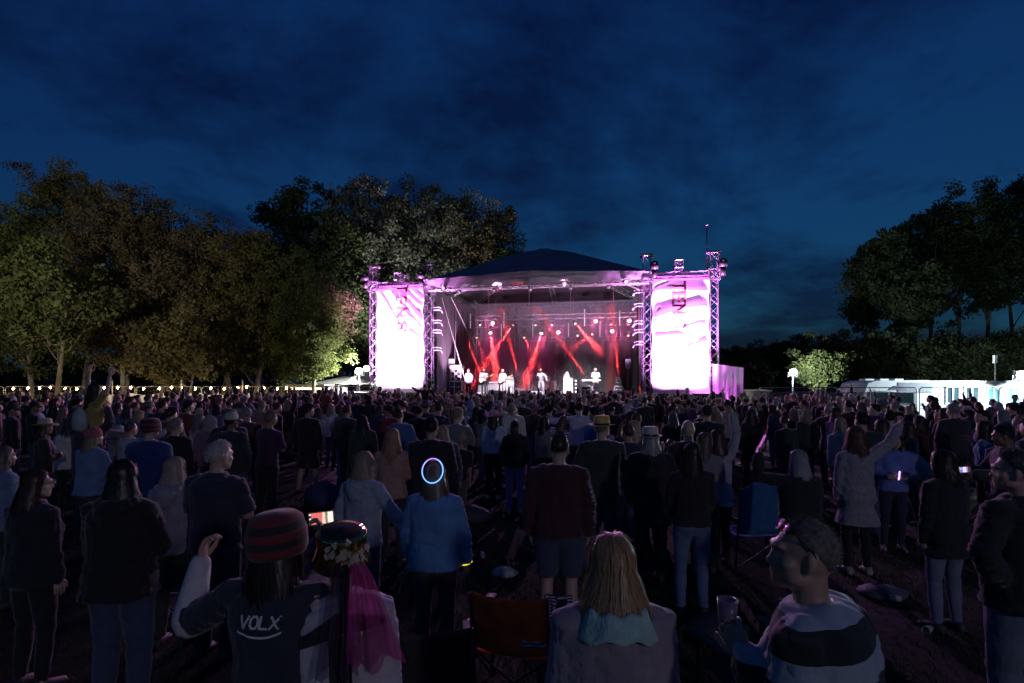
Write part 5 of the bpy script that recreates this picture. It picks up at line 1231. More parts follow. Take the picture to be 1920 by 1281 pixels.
# led battens hanging as white dotted sticks
for i, (u, v0, v1, yl) in enumerate(((882, 588, 616, 7.0), (945, 586, 616, 7.0), (1096, 580, 612, 7.0), (1162, 582, 612, 7.0), (940, 607, 634, 8.6), (999, 607, 632, 8.6), (1066, 606, 632, 8.6), (1125, 602, 632, 8.6))):
    a = SLoc(u, v0, yl); b = SLoc(u, v1, yl); r_ = empty('led_batten', SW(a.x, yl, b.z), -TH, 'thin vertical white LED batten ' + ('over the rack end of the upper truss', 'high over the bass stack', 'high over the organ cabinet', 'high over the pole speaker', 'low over the long-haired guitarist', 'low over the drums', 'low over the arch panel', 'low over the keyboard player')[i], 'stage light', 'hanging battens')
    g = G(); g.box((0, 0, (a.z - b.z) / 2), (.06, .05, a.z - b.z)); obj('tube_body', g, M_EDGE, r_)
    g = G(); g.box((0, -.032, 0), (.035, .012, .05)); ml = g.mesh('led')
    for k in range(10): obj('led', ml, mat('batten_led', (.9, .9, .95), .3, emit=(.9, .85, 1), estr=1.2), r_, loc=(0, 0, .08 + k * (a.z - b.z - .16) / 9))
# front wash cans on the front truss
LAV = (1.0, .84, 1.0)
for i, (x, tx, ty) in enumerate(((-4.6, -3.5, 3.9), (-2.4, -2.0, 4.4), (-.2, .6, 3.8), (2.2, 2.2, 5.0), (4.4, 3.6, 4.6))):
    r_ = empty('par_can', SW(x, -.1, EZ - .45), -TH, 'black par can on the front truss ' + ('over the equipment rack', 'over the long-haired guitarist', 'at the roof centre', 'over the organ side', 'nearest the level-folded banner')[i], 'stage light', 'par cans'); loc = Vector((0, 0, 0)); aim = Vector((tx - x, ty + .1, DZ + .9 - (EZ - .45)))
    hd = empty('can_head'); hd.parent = r_; hd.rotation_euler = aim.to_track_quat('-Z', 'Y').to_euler()
    g = G(); g.lathe([(.04, .22), (.09, .2), (.10, .05), (.10, -.12), (.092, -.12), (.09, .0)], 14); c_ = obj('can_body', g, M_BLACK, r_, True); c_.rotation_euler = hd.rotation_euler; bpy.data.objects.remove(hd)
    g = G(); g.tube([(-.12, 0, 0), (-.12, 0, .22), (.12, 0, .22), (.12, 0, 0)], .012, 5); obj('bracket', g, M_BLACK, r_)
    light('SPOT', 'wash_lamp', (0, 0, -.02), 7500, LAV, r_, size=.06, spot=25, blend=.6, aim=aim)
# crowd lamps added under the front truss to rim the heads with light
for i, (x, ax, px_) in enumerate(((-5.4, -12, 'at the rack end'), (-1.9, -3, 'beside the roof centre, rack side'), (1.9, 4, 'beside the roof centre, organ side'), (5.4, 13, 'at the lightning mast end'))):
    r_ = empty('added_crowd_lamp', SW(x, -.75, EZ - .35), -TH, 'added violet crowd lamp under the front truss ' + px_, 'stage light', 'added crowd lamps'); aim = Vector((ax - x, -20, -6.6)); q_ = aim.to_track_quat('-Z', 'Y').to_euler()
    g = G(); g.lathe([(.05, .14), (.13, .12), (.15, .0), (.15, -.10), (.14, -.10), (.13, .02)], 16); c_ = obj('can_body', g, M_BLACK, r_, True); c_.rotation_euler = q_
    g = G(); g.lathe([(.135, -.02), (.08, -.035), (.004, -.04)], 16); c_ = obj('lens', g, mat('crowd_lens', (.9, .6, .9), .3, emit=(1, .5, .9), estr=1.5), r_, True); c_.rotation_euler = q_
    g = G(); g.tube([(-.17, 0, 0), (-.17, 0, .25), (.17, 0, .25), (.17, 0, 0)], .014, 5); obj('bracket', g, M_BLACK, r_)
    light('SPOT', 'added_crowd_beam', aim.normalized() * .12, 5000, (.88, .42, 1.0), r_, size=.1, spot=78, blend=.8, aim=aim)
# deck lamps added to brighten the roof trusses from below
for i, (x, y, px_) in enumerate(((-5.2, 1.2, 'near the equipment rack'), (.9, .4, 'before the drum riser'), (5.2, 1.4, 'near the red-brown case'))):
    r_ = empty('par_can', SW(x, y, DZ), -TH, 'added deck par can turned up at the roof trusses ' + px_, 'stage light', 'par cans'); g = G(); g.lathe([(.09, .06), (.10, .1), (.10, .28), (.092, .28), (.085, .12)], 14); obj('can_body', g, M_BLACK, r_, True); g = G(); g.box((0, 0, .02), (.3, .2, .04)); g.box((-.12, 0, .1), (.02, .05, .2)); g.box((.12, 0, .1), (.02, .05, .2)); obj('bracket', g, M_BLACK, r_)
    light('SPOT', 'wash_lamp', (0, 0, .3), 6500, (1.0, .55, .92), r_, size=.08, spot=100, blend=.8, aim=(-x * .3, 2.0, 7))
# stage smoke
g = G(); g.box((0, 7.2, 4.6), (12.2, 4.9, 6.3)); sm = obj('stage_smoke', g, None); sm.location = (CX, CY, 0); sm.rotation_euler = (0, 0, -TH)
mm = bpy.data.materials.new('thin_stage_smoke'); mm.use_nodes = True; t = mm.node_tree; t.nodes.clear(); o_ = t.nodes.new('ShaderNodeOutputMaterial'); pv = t.nodes.new('ShaderNodeVolumePrincipled')
pv.inputs['Color'].default_value = (.9, .9, .92, 1); pv.inputs['Density'].default_value = .10; pv.inputs['Anisotropy'].default_value = .25; t.links.new(pv.outputs[0], o_.inputs['Volume']); sm.data.materials.append(mm)
tag(sm, 'thin smoke hanging in the air of the stage', 'smoke', kind='stuff')
# ================================================================== poses
DOWN = ((.10, .02, -1), (.05, .14, -1)); FOLD = ((.22, .25, -1), (-.9, .5, .15)); POCK = ((.35, -.15, -1), (-.22, .35, -1)); UP = ((.25, .1, 1), (-.05, .1, 1)); UPB = ((.6, .2, .8), (-.5, .3, .9))
PHONE = ((.2, .65, -.55), (-.25, .55, .9)); DRINK = ((.25, .45, -1), (-.42, .42, 1.0)); HIPA = ((.8, -.2, -.8), (-.75, .1, -.75)); OUT = ((.9, .2, .15), (.6, .3, .5)); FWD = ((.15, .55, -.9), (-.1, 1, .1))
CP = {'st': {}, 'lk': dict(yaw=28, side=2), 'rk': dict(yaw=-34, side=-2, legs='walk'), 'fold': dict(aL=FOLD, aR=FOLD), 'pk': dict(aL=POCK, aR=POCK, yaw=8), 'ru': dict(aR=UP, side=-3), 'lu': dict(aL=UPB, yaw=12), 'both': dict(aL=UPB, aR=UP), 'ph': dict(aL=PHONE, aR=PHONE, pitch=6), 'dr': dict(aR=DRINK, aL=POCK, yaw=-12)}
POSETXT = {'st': '', 'lk': 'looking sideways', 'rk': 'half turned', 'fold': 'with folded arms', 'pk': 'hands in pockets', 'ru': 'with one arm straight up', 'lu': 'waving one bent arm', 'both': 'with both arms up', 'ph': 'holding up a phone', 'dr': 'drinking'}
for gdr in 'mf':
    for k, a in CP.items():
        key = gdr + k; POSES[key] = Pose(gdr, **a); body_req('body:' + key, POSES[key], .018, .35)
        top_req('top:' + key + '|jacket', POSES[key], t=.026, hem=.86, collar=True, vox=.020, dec=.45)
        top_req('top:' + key + '|hoodie', POSES[key], t=.020, hem=.90, hood=True, vox=.020, dec=.45)
        top_req('top:' + key + '|tee', POSES[key], t=.012, hem=.92, sleeve='half' if gdr == 'm' else 'long', vox=.020, dec=.45)
    for k in ('st', 'rk'):
        for kind in ('long', 'slim'): trouser_req('leg:' + gdr + k + '|' + kind, POSES[gdr + k], kind=kind, vox=.020, dec=.4)
    # coarse set for the far mass of the crowd
    for k in ('st', 'fold', 'ru', 'both', 'ph'):
        body_req('body:' + gdr + k + '|far', POSES[gdr + k], .030, .5); top_req('top:' + gdr + k + '|far', POSES[gdr + k], t=.024, vox=.034, dec=.5)

# ------------------------------------------------------------------ people one can tell apart, from the photograph
HERO = []
def hero(label, u, v, H, pose=None, top=None, leg='long', Y=None, dv=.0, fine=False, **k):
    key = 'h%02d' % len(HERO); p = dict(pose or {}); g_ = p.pop('g', 'f'); curl = p.pop('curl', .4); P = Pose(g_, **p); P.curl = curl; POSES[key] = P
    if Y is None: Y = (CH - H - dv) * F / (v - HV)
    vx = .008 if fine else .013
    body_req('body:' + key, P, vx, .5 if fine else .45, bare_leg=(leg in ('shorts', 'skirt')), bare_arm=(top or {}).get('sleeve') == 'half')
    if top is not None: top_req('top:' + key, P, vox=.011 if Y < 6 else .015, dec=.6, **top)
    if leg: trouser_req('leg:' + key, P, kind=leg, vox=.014, dec=.5)
    HERO.append(dict(label=label, x=PX(u, Y), y=Y, H=H, key=key, top=top is not None, leg=leg, **k)); return len(HERO) - 1
JK = dict(t=.028, hem=.86, collar=True); HD = dict(t=.024, hem=.88, hood=True); SW_ = dict(t=.020, hem=.88); TE = dict(t=.012, hem=.90, sleeve='half'); CO = dict(t=.030, hem=.66, flare=.03, collar=True)
BLK, NAV, GRY, CHAR, JEAN = (.016, .016, .019), (.022, .028, .06), (.16, .16, .18), (.035, .035, .04), (.06, .09, .19)
hA = hero('woman with shoulder-length blond hair in mauve jacket, back to camera, biggest blond head', 1150, 1010, 1.66, dict(g='f', build=1.08), dict(t=.040, hem=.80), 'slim', yaw=0, hairs='fine_long', hairc=(.46, .28, .14), topc=(.25, .20, .25), legc=NAV, skin=SK[1])
hB = hero('man in wide black and white striped sweater with sunglasses on cropped grey head', 1580, 985, 1.795, dict(g='m', build=1.20, lean=10, aL=((.10, .25, -1), (-.30, .50, .85)), yaw=30, pitch=4, curl=.9), dict(t=.024, hem=.84), fine=True, Y=1.83, yaw=R(48), hairs='fine_crop', hairc=(.20, .18, .17), topc=(.5, .5, .5), legc=NAV, skin=(.40, .24, .18))
hC = hero('person in dark lettered jersey and striped knit hat holding out a lit phone', 518, 945, 1.70, dict(g='m', aL=((.75, .10, -.42), (-.08, .22, 1)), aR=((-.35, .85, .0), (-.40, .80, .55)), curl=.9, yaw=-18, pitch=4), dict(t=.020, hem=.88, slv={-1: 'half'}), 'long', dv=.055, yaw=R(-8), hatk='knitcap', hatc=(.12, .02, .025), topc=(.022, .025, .045), legc=(.05, .012, .016), hairs='bob', hairc=(.03, .02, .018), hat_dz=-.012)
hD = hero('person in pale jersey under a gold mirrored hat with flowers and pink tulle', 640, 955, 1.64, dict(g='f', build=1.08, yaw=12), dict(t=.030, hem=.70, flare=.03), 'slim', dv=.09, yaw=R(6), hairs='crop', hairc=(.04, .03, .03), topc=(.52, .44, .50), legc=NAV)
hE = hero('woman in blue sweatshirt with long straight hair and glowing ring on her head', 815, 866, 1.62, dict(g='f', build=1.14, aL=((.28, .1, -1), (.0, .35, -1)), aR=((.28, .0, -1), (.10, .10, -1))), dict(t=.028, hem=.86), 'slim', yaw=R(-4), hairs='fine_longer', hairc=(.20, .13, .10), topc=(.10, .24, .46), legc=(.025, .03, .055))
hF = hero('girl with wavy fair hair in grey-blue hoodie reaching one arm down', 680, 849, 1.62, dict(g='f', aR=((.55, .3, -.9), (.5, .4, -.9)), aL=POCK, yaw=6), HD, 'slim', yaw=R(-22), hairs='fine_wavy', hairc=(.36, .27, .20), topc=(.30, .33, .39), legc=(.05, .07, .12))
hG = hero('woman with long strawberry blond curls in peach top', 735, 805, 1.67, dict(g='f', aL=FOLD, aR=FOLD), SW_, 'slim', yaw=0, hairs='fine_wavy', hairc=(.50, .24, .14), topc=(.42, .24, .19), legc=CHAR)
hH = hero('broad man with cropped dark hair in black jacket next to the peach top woman', 808, 785, 1.80, dict(g='m', build=1.14, aL=FOLD, aR=FOLD), JK, 'long', yaw=0, hairs='short', hairc=(.035, .025, .02), topc=BLK, legc=NAV)
hI = hero('man in maroon sweater with sleeve lettering, denim shorts and bare calves', 1048, 815, 1.78, dict(g='m', build=1.08, aL=((.26, .0, -1), (.0, .2, -1)), aR=((.26, .0, -1), (.0, .2, -1)), yaw=-8), dict(t=.026, hem=.88), 'shorts', yaw=R(-6), hairs='crop', hairc=(.05, .035, .025), topc=(.055, .012, .018), legc=(.05, .06, .11), shoes=(.3, .3, .3))
hJ = hero('girl with long dark hair in black top and blue jeans, face turned sideways', 1297, 832, 1.65, dict(g='f', yaw=-48, aL=((.2, .2, -1), (-.2, .6, -.7)), aR=((.2, .2, -1), (-.2, .6, -.7))), dict(t=.020, hem=.92), 'slim', fine=True, yaw=R(-6), hairs='fine_longer', hairc=(.05, .028, .022), topc=(.018, .012, .016), legc=(.12, .16, .29), skin=SK[3])
hK = hero('woman in fine striped jacket just behind the dark-haired girl in jeans', 1320, 812, 1.64, dict(g='f', yaw=-60, aL=FOLD, aR=FOLD), SW_, 'slim', yaw=R(-20), hairs='fine_bob', hairc=(.20, .13, .11), topc=(.22, .19, .21), legc=CHAR, knit=True)
hL = hero('woman in pale grey top with long brown hair and one arm straight up', 1346, 806, 1.66, dict(g='f', aR=((.30, .0, 1), (-.15, .2, 1)), aL=POCK), dict(t=.02, hem=.78), 'slim', yaw=0, hairs='longer', hairc=(.07, .04, .03), topc=(.33, .30, .34), legc=BLK)
hM = hero('short girl with low brown ponytail beside the white hat man', 1258, 824, 1.46, dict(g='f'), SW_, 'slim', yaw=R(-5), hairs='tail', hairc=(.13, .07, .05), topc=(.12, .06, .09), legc=CHAR)
hN = hero('man in black coat and white brimmed hat', 1220, 799, 1.70, dict(g='m', build=1.1, aL=POCK, aR=POCK), CO, 'long', dv=.045, yaw=0, hairs='bob', hairc=(.4, .36, .33), hatk='trilby', hatc=(.55, .52, .45), topc=BLK, legc=BLK)
hO = hero('big man in dark olive jacket and yellow straw hat drinking from a cup', 1128, 778, 1.80, dict(g='m', build=1.22, aR=DRINK, aL=POCK, yaw=-28), JK, 'long', dv=.05, yaw=R(-6), hairs='crop', hairc=(.25, .2, .15), hatk='straw', hatc=(.62, .44, .14), topc=(.035, .036, .035), legc=(.04, .055, .10))
hP = hero('man in white shirt with an arm round the striped woman', 1086, 756, 1.80, dict(g='m', build=1.08, aL=((.95, .15, -.15), (.8, .5, .1))), dict(t=.022, hem=.88, collar=True), 'long', yaw=R(4), hairs='short', hairc=(.03, .022, .02), topc=(.50, .52, .60), legc=NAV)
hQ = hero('woman in blue and white striped top leaning on the white shirt man', 1040, 790, 1.60, dict(g='f', side=14, roll=18, yaw=-10), SW_, 'slim', Y=11.2, yaw=R(-5), hairs='longer', hairc=(.16, .07, .05), topc=(.5, .5, .56), legc=BLK)
hR = hero('woman in pink fluffy cowboy hat, pale blue sweater and black trousers', 925, 766, 1.66, dict(g='f', yaw=-28, aR=((.2, -.05, -1), (.05, .1, -1))), dict(t=.022, hem=.92), 'long', dv=.075, yaw=R(-8), hairs='longer', hairc=(.09, .03, .025), hatk='cowboy', hatc=(.62, .30, .42), topc=(.42, .52, .60), legc=BLK, shoes=(.6, .6, .6))
hS = hero('girl in black hooded coat and lilac trousers beside the pink hat woman', 965, 789, 1.58, dict(g='f', aL=POCK, aR=POCK), HD, 'long', yaw=0, hairs='tail', hairc=(.03, .02, .02), topc=BLK, legc=(.34, .25, .45), shoes=(.5, .5, .5))
hT = hero('tall boy in long black coat and shorts with bare calves', 577, 760, 1.78, dict(g='m', yaw=-30, legs='wide', aL=POCK, aR=POCK), dict(t=.034, hem=.62, flare=.02, collar=True), 'shorts', yaw=R(-12), hairs='mop', hairc=(.05, .028, .02), topc=BLK, legc=BLK, shoes=(.03, .03, .03))
hU = hero('man in cream baseball cap and dark grey jacket with jeans', 432, 773, 1.76, dict(g='m', build=1.08, yaw=-14, aL=POCK, aR=POCK), JK, 'long', dv=.03, yaw=R(-4), hairs='crop', hairc=(.06, .04, .03), hatk='cap', hatc=(.50, .45, .36), topc=CHAR, legc=(.08, .11, .2))
hV = hero('older man with thick white hair in navy polo shirt', 405, 830, 1.75, dict(g='m', build=1.14, yaw=-26, pitch=-4, aL=FOLD, aR=FOLD), dict(t=.022, hem=.86, sleeve='half', collar=True), 'long', yaw=R(-8), hairs='short', hairc=(.55, .50, .50), topc=(.025, .028, .05), legc=NAV)
hW = hero('woman with fair bob in lilac-grey hoodie beside the white-haired man', 325, 858, 1.60, dict(g='f', build=1.05), HD, 'slim', yaw=0, hairs='fine_bob', hairc=(.42, .32, .27), topc=(.27, .24, .31), legc=CHAR)
hX = hero('very broad man in royal blue fleece and tartan hat', 280, 783, 1.76, dict(g='m', build=1.42), dict(t=.03, hem=.84, collar=True), 'long', dv=.04, yaw=R(-5), hairs='crop', hairc=(.05, .04, .03), hatk='knitcap', hatc=(.16, .05, .045), topc=(.015, .035, .16), legc=NAV)
hY_ = hero('man with grey hair and white collar behind the blue fleece man', 328, 786, 1.70, dict(g='m', yaw=-20), JK, 'long', yaw=0, hairs='short', hairc=(.35, .32, .30), topc=BLK, legc=NAV)
hZ = hero('woman in light denim jacket with a red headscarf looking sideways', 172, 805, 1.64, dict(g='f', build=1.1, yaw=-42, aL=FOLD, aR=FOLD), JK, 'slim', dv=.0, yaw=R(-12), hairs='bob', hairc=(.38, .28, .16), hatk='beanie', hatc=(.38, .10, .12), topc=(.16, .24, .40), legc=CHAR)
h1 = hero('man in dark jumper carrying a woman on his shoulders', 163, 783, 1.75, dict(g='m', build=1.2, aL=UPB, aR=UPB), SW_, 'long', Y=8.6, yaw=R(-12), hairs='short', hairc=(.04, .03, .02), topc=(.05, .035, .05), legc=NAV)
h2 = hero('woman in ochre top riding on shoulders with both arms thrown up', 175, 703, 1.60, dict(g='f', legs='sit', aL=((.35, .1, 1), (-.25, .0, 1)), aR=((.6, .2, .8), (.15, .1, 1)), curl=.15), dict(t=.018, hem=.90, sleeve='half'), 'slim', Y=8.62, yaw=R(-30), hairs='longer', hairc=(.05, .025, .015), topc=(.45, .30, .09), legc=(.18, .17, .2), z=1.03)
h3 = hero('woman in cream sun hat and dark coat seen in profile', 82, 783, 1.66, dict(g='f', yaw=-30, aL=FOLD, aR=FOLD), CO, 'slim', dv=.045, yaw=R(-52), hairs='longer', hairc=(.06, .035, .025), hatk='fedora', hatc=(.58, .48, .34), topc=(.04, .032, .03), legc=BLK, hat_dz=.0)
h4 = hero('man in dark cap and black jacket at the picture edge', 22, 757, 1.76, dict(g='m', yaw=-40), JK, 'long', dv=.03, yaw=R(-35), hairs='crop', hairc=(.05, .04, .03), hatk='cap', hatc=(.03, .03, .035), topc=BLK, legc=NAV)
h5 = hero('man in dark cap standing second from the edge, facing the stage', 63, 753, 1.76, dict(g='m', yaw=-25), JK, 'long', dv=.03, yaw=R(-40), hairs='crop', hairc=(.05, .04, .03), hatk='cap', hatc=(.02, .02, .022), topc=(.02, .02, .025), legc=NAV)
h6 = hero('person in pale denim jacket cut by the frame edge', 2, 838, 1.60, dict(g='f', build=1.15, yaw=-20), JK, 'slim', yaw=R(-20), hairs='bob', hairc=(.16, .10, .10), topc=(.17, .22, .35), legc=CHAR)
h7 = hero('woman in glasses and dark coat looking sideways near the lower corner', 62, 882, 1.60, dict(g='f', build=1.1, yaw=-52), JK, 'slim', fine=True, yaw=R(-14), hairs='fine_bob', hairc=(.07, .03, .025), topc=(.018, .018, .024), legc=BLK, skin=SK[3])
h8 = hero('tall dark figure in long black hooded coat and jeans', 228, 864, 1.72, dict(g='f', build=1.16, aL=FOLD, aR=FOLD, yaw=10), dict(t=.034, hem=.84, hood=True), 'long', yaw=R(4), hairs='longer', hairc=(.02, .013, .012), topc=(.014, .012, .013), legc=(.05, .065, .13))
h9 = hero('man in black jacket with a hand on his hip, cut by the frame edge', 1912, 858, 1.82, dict(g='m', build=1.2, yaw=42, aL=HIPA, aR=HIPA), JK, 'long', Y=3.45, fine=True, yaw=R(18), hairs='short', hairc=(.12, .10, .09), topc=(.012, .012, .013), legc=(.13, .14, .2), skin=(.45, .24, .22))
i1 = hero('woman with bushy auburn curls in long grey cardigan pointing one arm high', 1606, 801, 1.70, dict(g='f', build=1.05, aR=((.80, .10, .55), (.55, .15, .85)), curl=1.1), dict(t=.030, hem=.60, flare=.035), 'slim', Y=6.7, yaw=R(-4), hairs='fine_curly', hairc=(.17, .07, .045), topc=(.30, .27, .31), legc=BLK, knit=True, shoes=(.4, .35, .32))
i2 = hero('girl in blue hoodie with a glowing pendant looking down, facing the camera', 1674, 806, 1.58, dict(g='f', yaw=10, pitch=-18, aL=((.25, .3, -1), (-.9, .5, -.1)), aR=((.25, .3, -1), (-.9, .5, -.1))), HD, 'slim', Y=7.6, fine=True, yaw=R(162), hairs='longer', hairc=(.06, .035, .03), topc=(.13, .18, .46), legc=NAV)
i3 = hero('woman with long white hair in black coat lifting a pink glow stick', 1500, 845, 1.56, dict(g='f', build=1.25, aL=((.95, .25, .10), (-.10, .15, 1)), yaw=14, curl=1.1), CO, 'slim', Y=5.7, yaw=R(4), hairs='fine_longer', hairc=(.42, .40, .42), topc=BLK, legc=BLK)
i4 = hero('woman with long dark brown hair in black jacket and pale jeans', 1772, 846, 1.62, dict(g='f', build=1.12, yaw=20), dict(t=.03, hem=.74, collar=True), 'slim', yaw=R(10), hairs='fine_wavy', hairc=(.06, .035, .025), topc=BLK, legc=(.17, .18, .27))
i5 = hero('person in pale denim bending forward behind the blue hoodie girl', 1752, 822, 1.60, dict(g='f', lean=42, pitch=-20, aL=FWD, aR=FWD), JK, 'slim', Y=7.8, yaw=R(60), hairs='bun', hairc=(.06, .04, .03), topc=(.22, .25, .36), legc=NAV)
i6 = hero('man in profile holding a lit phone level before him', 1888, 800, 1.72, dict(g='m', aL=((.15, .55, -.85), (.0, 1, .05)), aR=((.15, .55, -.85), (-.3, 1, .05)), pitch=-8, curl=.9), JK, 'long', yaw=R(72), hairs='short', hairc=(.03, .025, .02), topc=(.05, .045, .05), legc=NAV)
i7 = hero('woman in royal blue raincoat near the cabins', 1781, 765, 1.66, dict(g='f', yaw=30), CO, 'slim', yaw=R(8), hairs='bob', hairc=(.07, .04, .05), topc=(.07, .11, .32), legc=NAV)
i8 = hero('man in beige shirt with one arm round a neighbour before the lilac tent', 1364, 751, 1.80, dict(g='m', build=1.1, aL=OUT), dict(t=.02, hem=.88), 'long', yaw=0, hairs='short', hairc=(.04, .03, .02), topc=(.36, .27, .27), legc=NAV)
i9 = hero('big man in dark cap and black jacket below the level-folded banner', 1326, 760, 1.80, dict(g='m', build=1.3), JK, 'long', dv=.03, yaw=0, hairs='crop', hairc=(.05, .04, .03), hatk='cap', hatc=(.02, .02, .025), topc=BLK, legc=NAV)
j1 = hero('bald man in dark top in front of the capped man', 1291, 789, 1.76, dict(g='m', build=1.1), SW_, 'long', yaw=R(-6), hairs=None, topc=(.05, .03, .035), legc=NAV, skin=(.52, .34, .26))
j2 = hero('woman with long fair hair and a shoulder bag strap, black top', 1262, 771, 1.66, dict(g='f', aL=FOLD, aR=FOLD), SW_, 'slim', yaw=R(5), hairs='long', hairc=(.42, .30, .20), topc=BLK, legc=NAV)
j3 = hero('woman with very long dark hair in black jacket under the caravan-side of the crowd', 1409, 768, 1.66, dict(g='f'), JK, 'slim', yaw=R(3), hairs='longer', hairc=(.05, .03, .022), topc=BLK, legc=BLK)
j4 = hero('fair-haired woman in black vest with pink-lit hair edge', 1489, 766, 1.64, dict(g='f'), TE, 'slim', yaw=R(12), hairs='longer', hairc=(.45, .30, .22), topc=BLK, legc=NAV)
j5 = hero('fair-haired woman in dark jacket next to the black vest woman', 1513, 768, 1.64, dict(g='f', yaw=-12), JK, 'slim', yaw=R(-3), hairs='wavy', hairc=(.38, .27, .18), topc=CHAR, legc=NAV)
j6 = hero('person in washed blue hoodie with hood up before the guitarists', 882, 754, 1.70, dict(g='m', aR=OUT), HD, 'long', yaw=R(-6), hairs=None, hatk='hood', hatc=(.17, .24, .38), topc=(.17, .24, .38), legc=NAV)
j7 = hero('man in red jacket and dark cap looking sideways', 731, 760, 1.72, dict(g='m', yaw=48), JK, 'long', dv=.03, yaw=R(20), hairs='crop', hairc=(.04, .03, .02), hatk='cap', hatc=(.03, .02, .025), topc=(.22, .022, .035), legc=BLK)
j8 = hero('woman with fair bob in navy vest and pale trousers', 645, 767, 1.66, dict(g='f'), TE, 'slim', yaw=0, hairs='bob', hairc=(.40, .30, .22), topc=(.02, .022, .045), legc=(.26, .24, .30))
j9 = hero('woman with very long fair hair in crimson jumper', 593, 757, 1.66, dict(g='f', yaw=10), SW_, 'slim', yaw=R(-4), hairs='longer', hairc=(.42, .27, .20), topc=(.25, .025, .05), legc=NAV)
k1 = hero('tall man in rust brown shirt before the long text banner', 352, 752, 1.84, dict(g='m', build=1.15, yaw=-24), SW_, 'long', yaw=R(-6), hairs='short', hairc=(.03, .02, .015), topc=(.17, .055, .03), legc=NAV)
k2 = hero('child in grey hood pulled up near the blue fleece man', 222, 790, 1.50, dict(g='f', yaw=-20), HD, 'slim', Y=9.6, yaw=R(-20), hairs=None, hatk='hood', hatc=(.30, .33, .38), topc=(.28, .30, .35), legc=CHAR)
k3 = hero('person in white jacket half hidden behind the blue fleece man', 243, 802, 1.62, dict(g='f', aR=OUT), JK, 'slim', Y=8.8, yaw=R(-20), hairs='bun', hairc=(.1, .06, .05), topc=(.42, .44, .48), legc=CHAR)
k4 = hero('man standing alone in silhouette before the teal glass cabin', 1903, 736, 1.78, dict(g='m', aL=FOLD, aR=DRINK), TE, 'long', Y=20.5, yaw=R(150), hairs='short', hairc=(.03, .02, .02), topc=(.03, .035, .04), legc=CHAR)
k5 = hero('man lifting a child on his shoulders below the slant-folded banner', 797, 742, 1.80, dict(g='m', aL=UPB, aR=UPB), SW_, 'long', Y=22.3, yaw=0, hairs='short', hairc=(.03, .02, .02), topc=BLK, legc=BLK)
k6 = hero('child riding on shoulders in silhouette against the slant-folded banner', 797, 713, 1.35, dict(g='f', legs='sit', aL=OUT, aR=OUT, twist=15), JK, 'slim', Y=22.3, yaw=0, hairs='short', hairc=(.02, .015, .01), topc=(.03, .02, .03), legc=BLK, z=1.13)
k7 = hero('man with a child in orange hoodie on his shoulders near the marquee', 612, 748, 1.78, dict(g='m', aL=UPB, aR=UPB), SW_, 'long', Y=18.5, yaw=0, hairs='short', hairc=(.05, .03, .02), topc=(.15, .03, .03), legc=NAV)
k8 = hero('child in orange hoodie riding on shoulders near the marquee', 611, 727, 1.20, dict(g='f', legs='sit', aL=FWD, aR=FWD), HD, 'slim', Y=18.5, yaw=R(-8), hairs='short', hairc=(.03, .02, .02), topc=(.30, .07, .05), legc=CHAR, z=1.10)
# the band and crew (on the deck, facing the crowd)
def on_stage(i, u, yl, rz): q = SW(sx_(u, yl), yl, DZ); HERO[i].update(x=q.x, y=q.y, z=DZ, yaw=-TH + rz)
GT = dict(aL=((.35, .10, -.9), (-.35, .75, .25)), aR=((.35, -.15, -1), (-.75, .75, .15)))
b1 = hero('guitarist with short hair in pale grey shirt playing a white guitar', 908, 690, 1.78, dict(g='m', **{'aL': ((.35, .15, -.9), (.25, .85, .15)), 'aR': GT['aR']}), TE, 'long', Y=38, yaw=0, hairs='short', hairc=(.35, .25, .18), topc=(.42, .40, .46), legc=CHAR); on_stage(b1, 907, 3.6, math.pi)
b2 = hero('guitarist with long fair hair in white outfit playing guitar', 943, 693, 1.72, dict(g='f', pitch=-14, **{'aL': ((.35, .15, -.9), (.25, .85, .15)), 'aR': GT['aR']}), SW_, 'slim', Y=38, yaw=0, hairs='longer', hairc=(.6, .5, .4), topc=(.62, .58, .62), legc=(.5, .45, .5)); on_stage(b2, 943, 4.2, math.pi)
b3 = hero('singer in white stepping forward at the middle of the stage', 1016, 692, 1.75, dict(g='m', legs='wide', lean=14, aL=((.7, .1, -.8), (.3, .4, -.9)), aR=DRINK, curl=1.0), SW_, 'long', Y=38, yaw=0, hairs='short', hairc=(.6, .55, .5), topc=(.62, .60, .70), legc=(.5, .48, .55)); on_stage(b3, 1015, 3.2, math.pi * .93)
b4 = hero('drummer in grey seated behind the drum kit', 1024, 697, 1.75, dict(g='m', legs='sit', aL=((.3, .5, -.8), (-.1, 1, .3)), aR=((.3, .5, -.8), (-.1, 1, .3)), curl=1.1), TE, 'long', Y=41, yaw=0, hairs='short', hairc=(.3, .2, .15), topc=(.4, .35, .42), legc=CHAR); on_stage(b4, 1024, 7.0, math.pi); HERO[b4]['z'] = DZ + .27
b5 = hero('keyboard player in white jacket singing into a microphone', 1118, 690, 1.80, dict(g='m', aR=DRINK, aL=((.2, .5, -.9), (-.1, 1, .0)), curl=.9), JK, 'long', Y=38, yaw=0, hairs='short', hairc=(.65, .62, .6), topc=(.70, .68, .70), legc=(.42, .4, .44)); on_stage(b5, 1117, 4.75, math.pi * 1.03)
b6 = hero('crew man in violet-blue shirt standing beside the equipment rack', 879, 692, 1.76, dict(g='m', aL=POCK, aR=POCK), dict(t=.02, hem=.86), 'long', Y=37, yaw=0, hairs='short', hairc=(.1, .06, .04), topc=(.16, .15, .40), legc=CHAR); on_stage(b6, 879, 2.4, math.pi * .9)

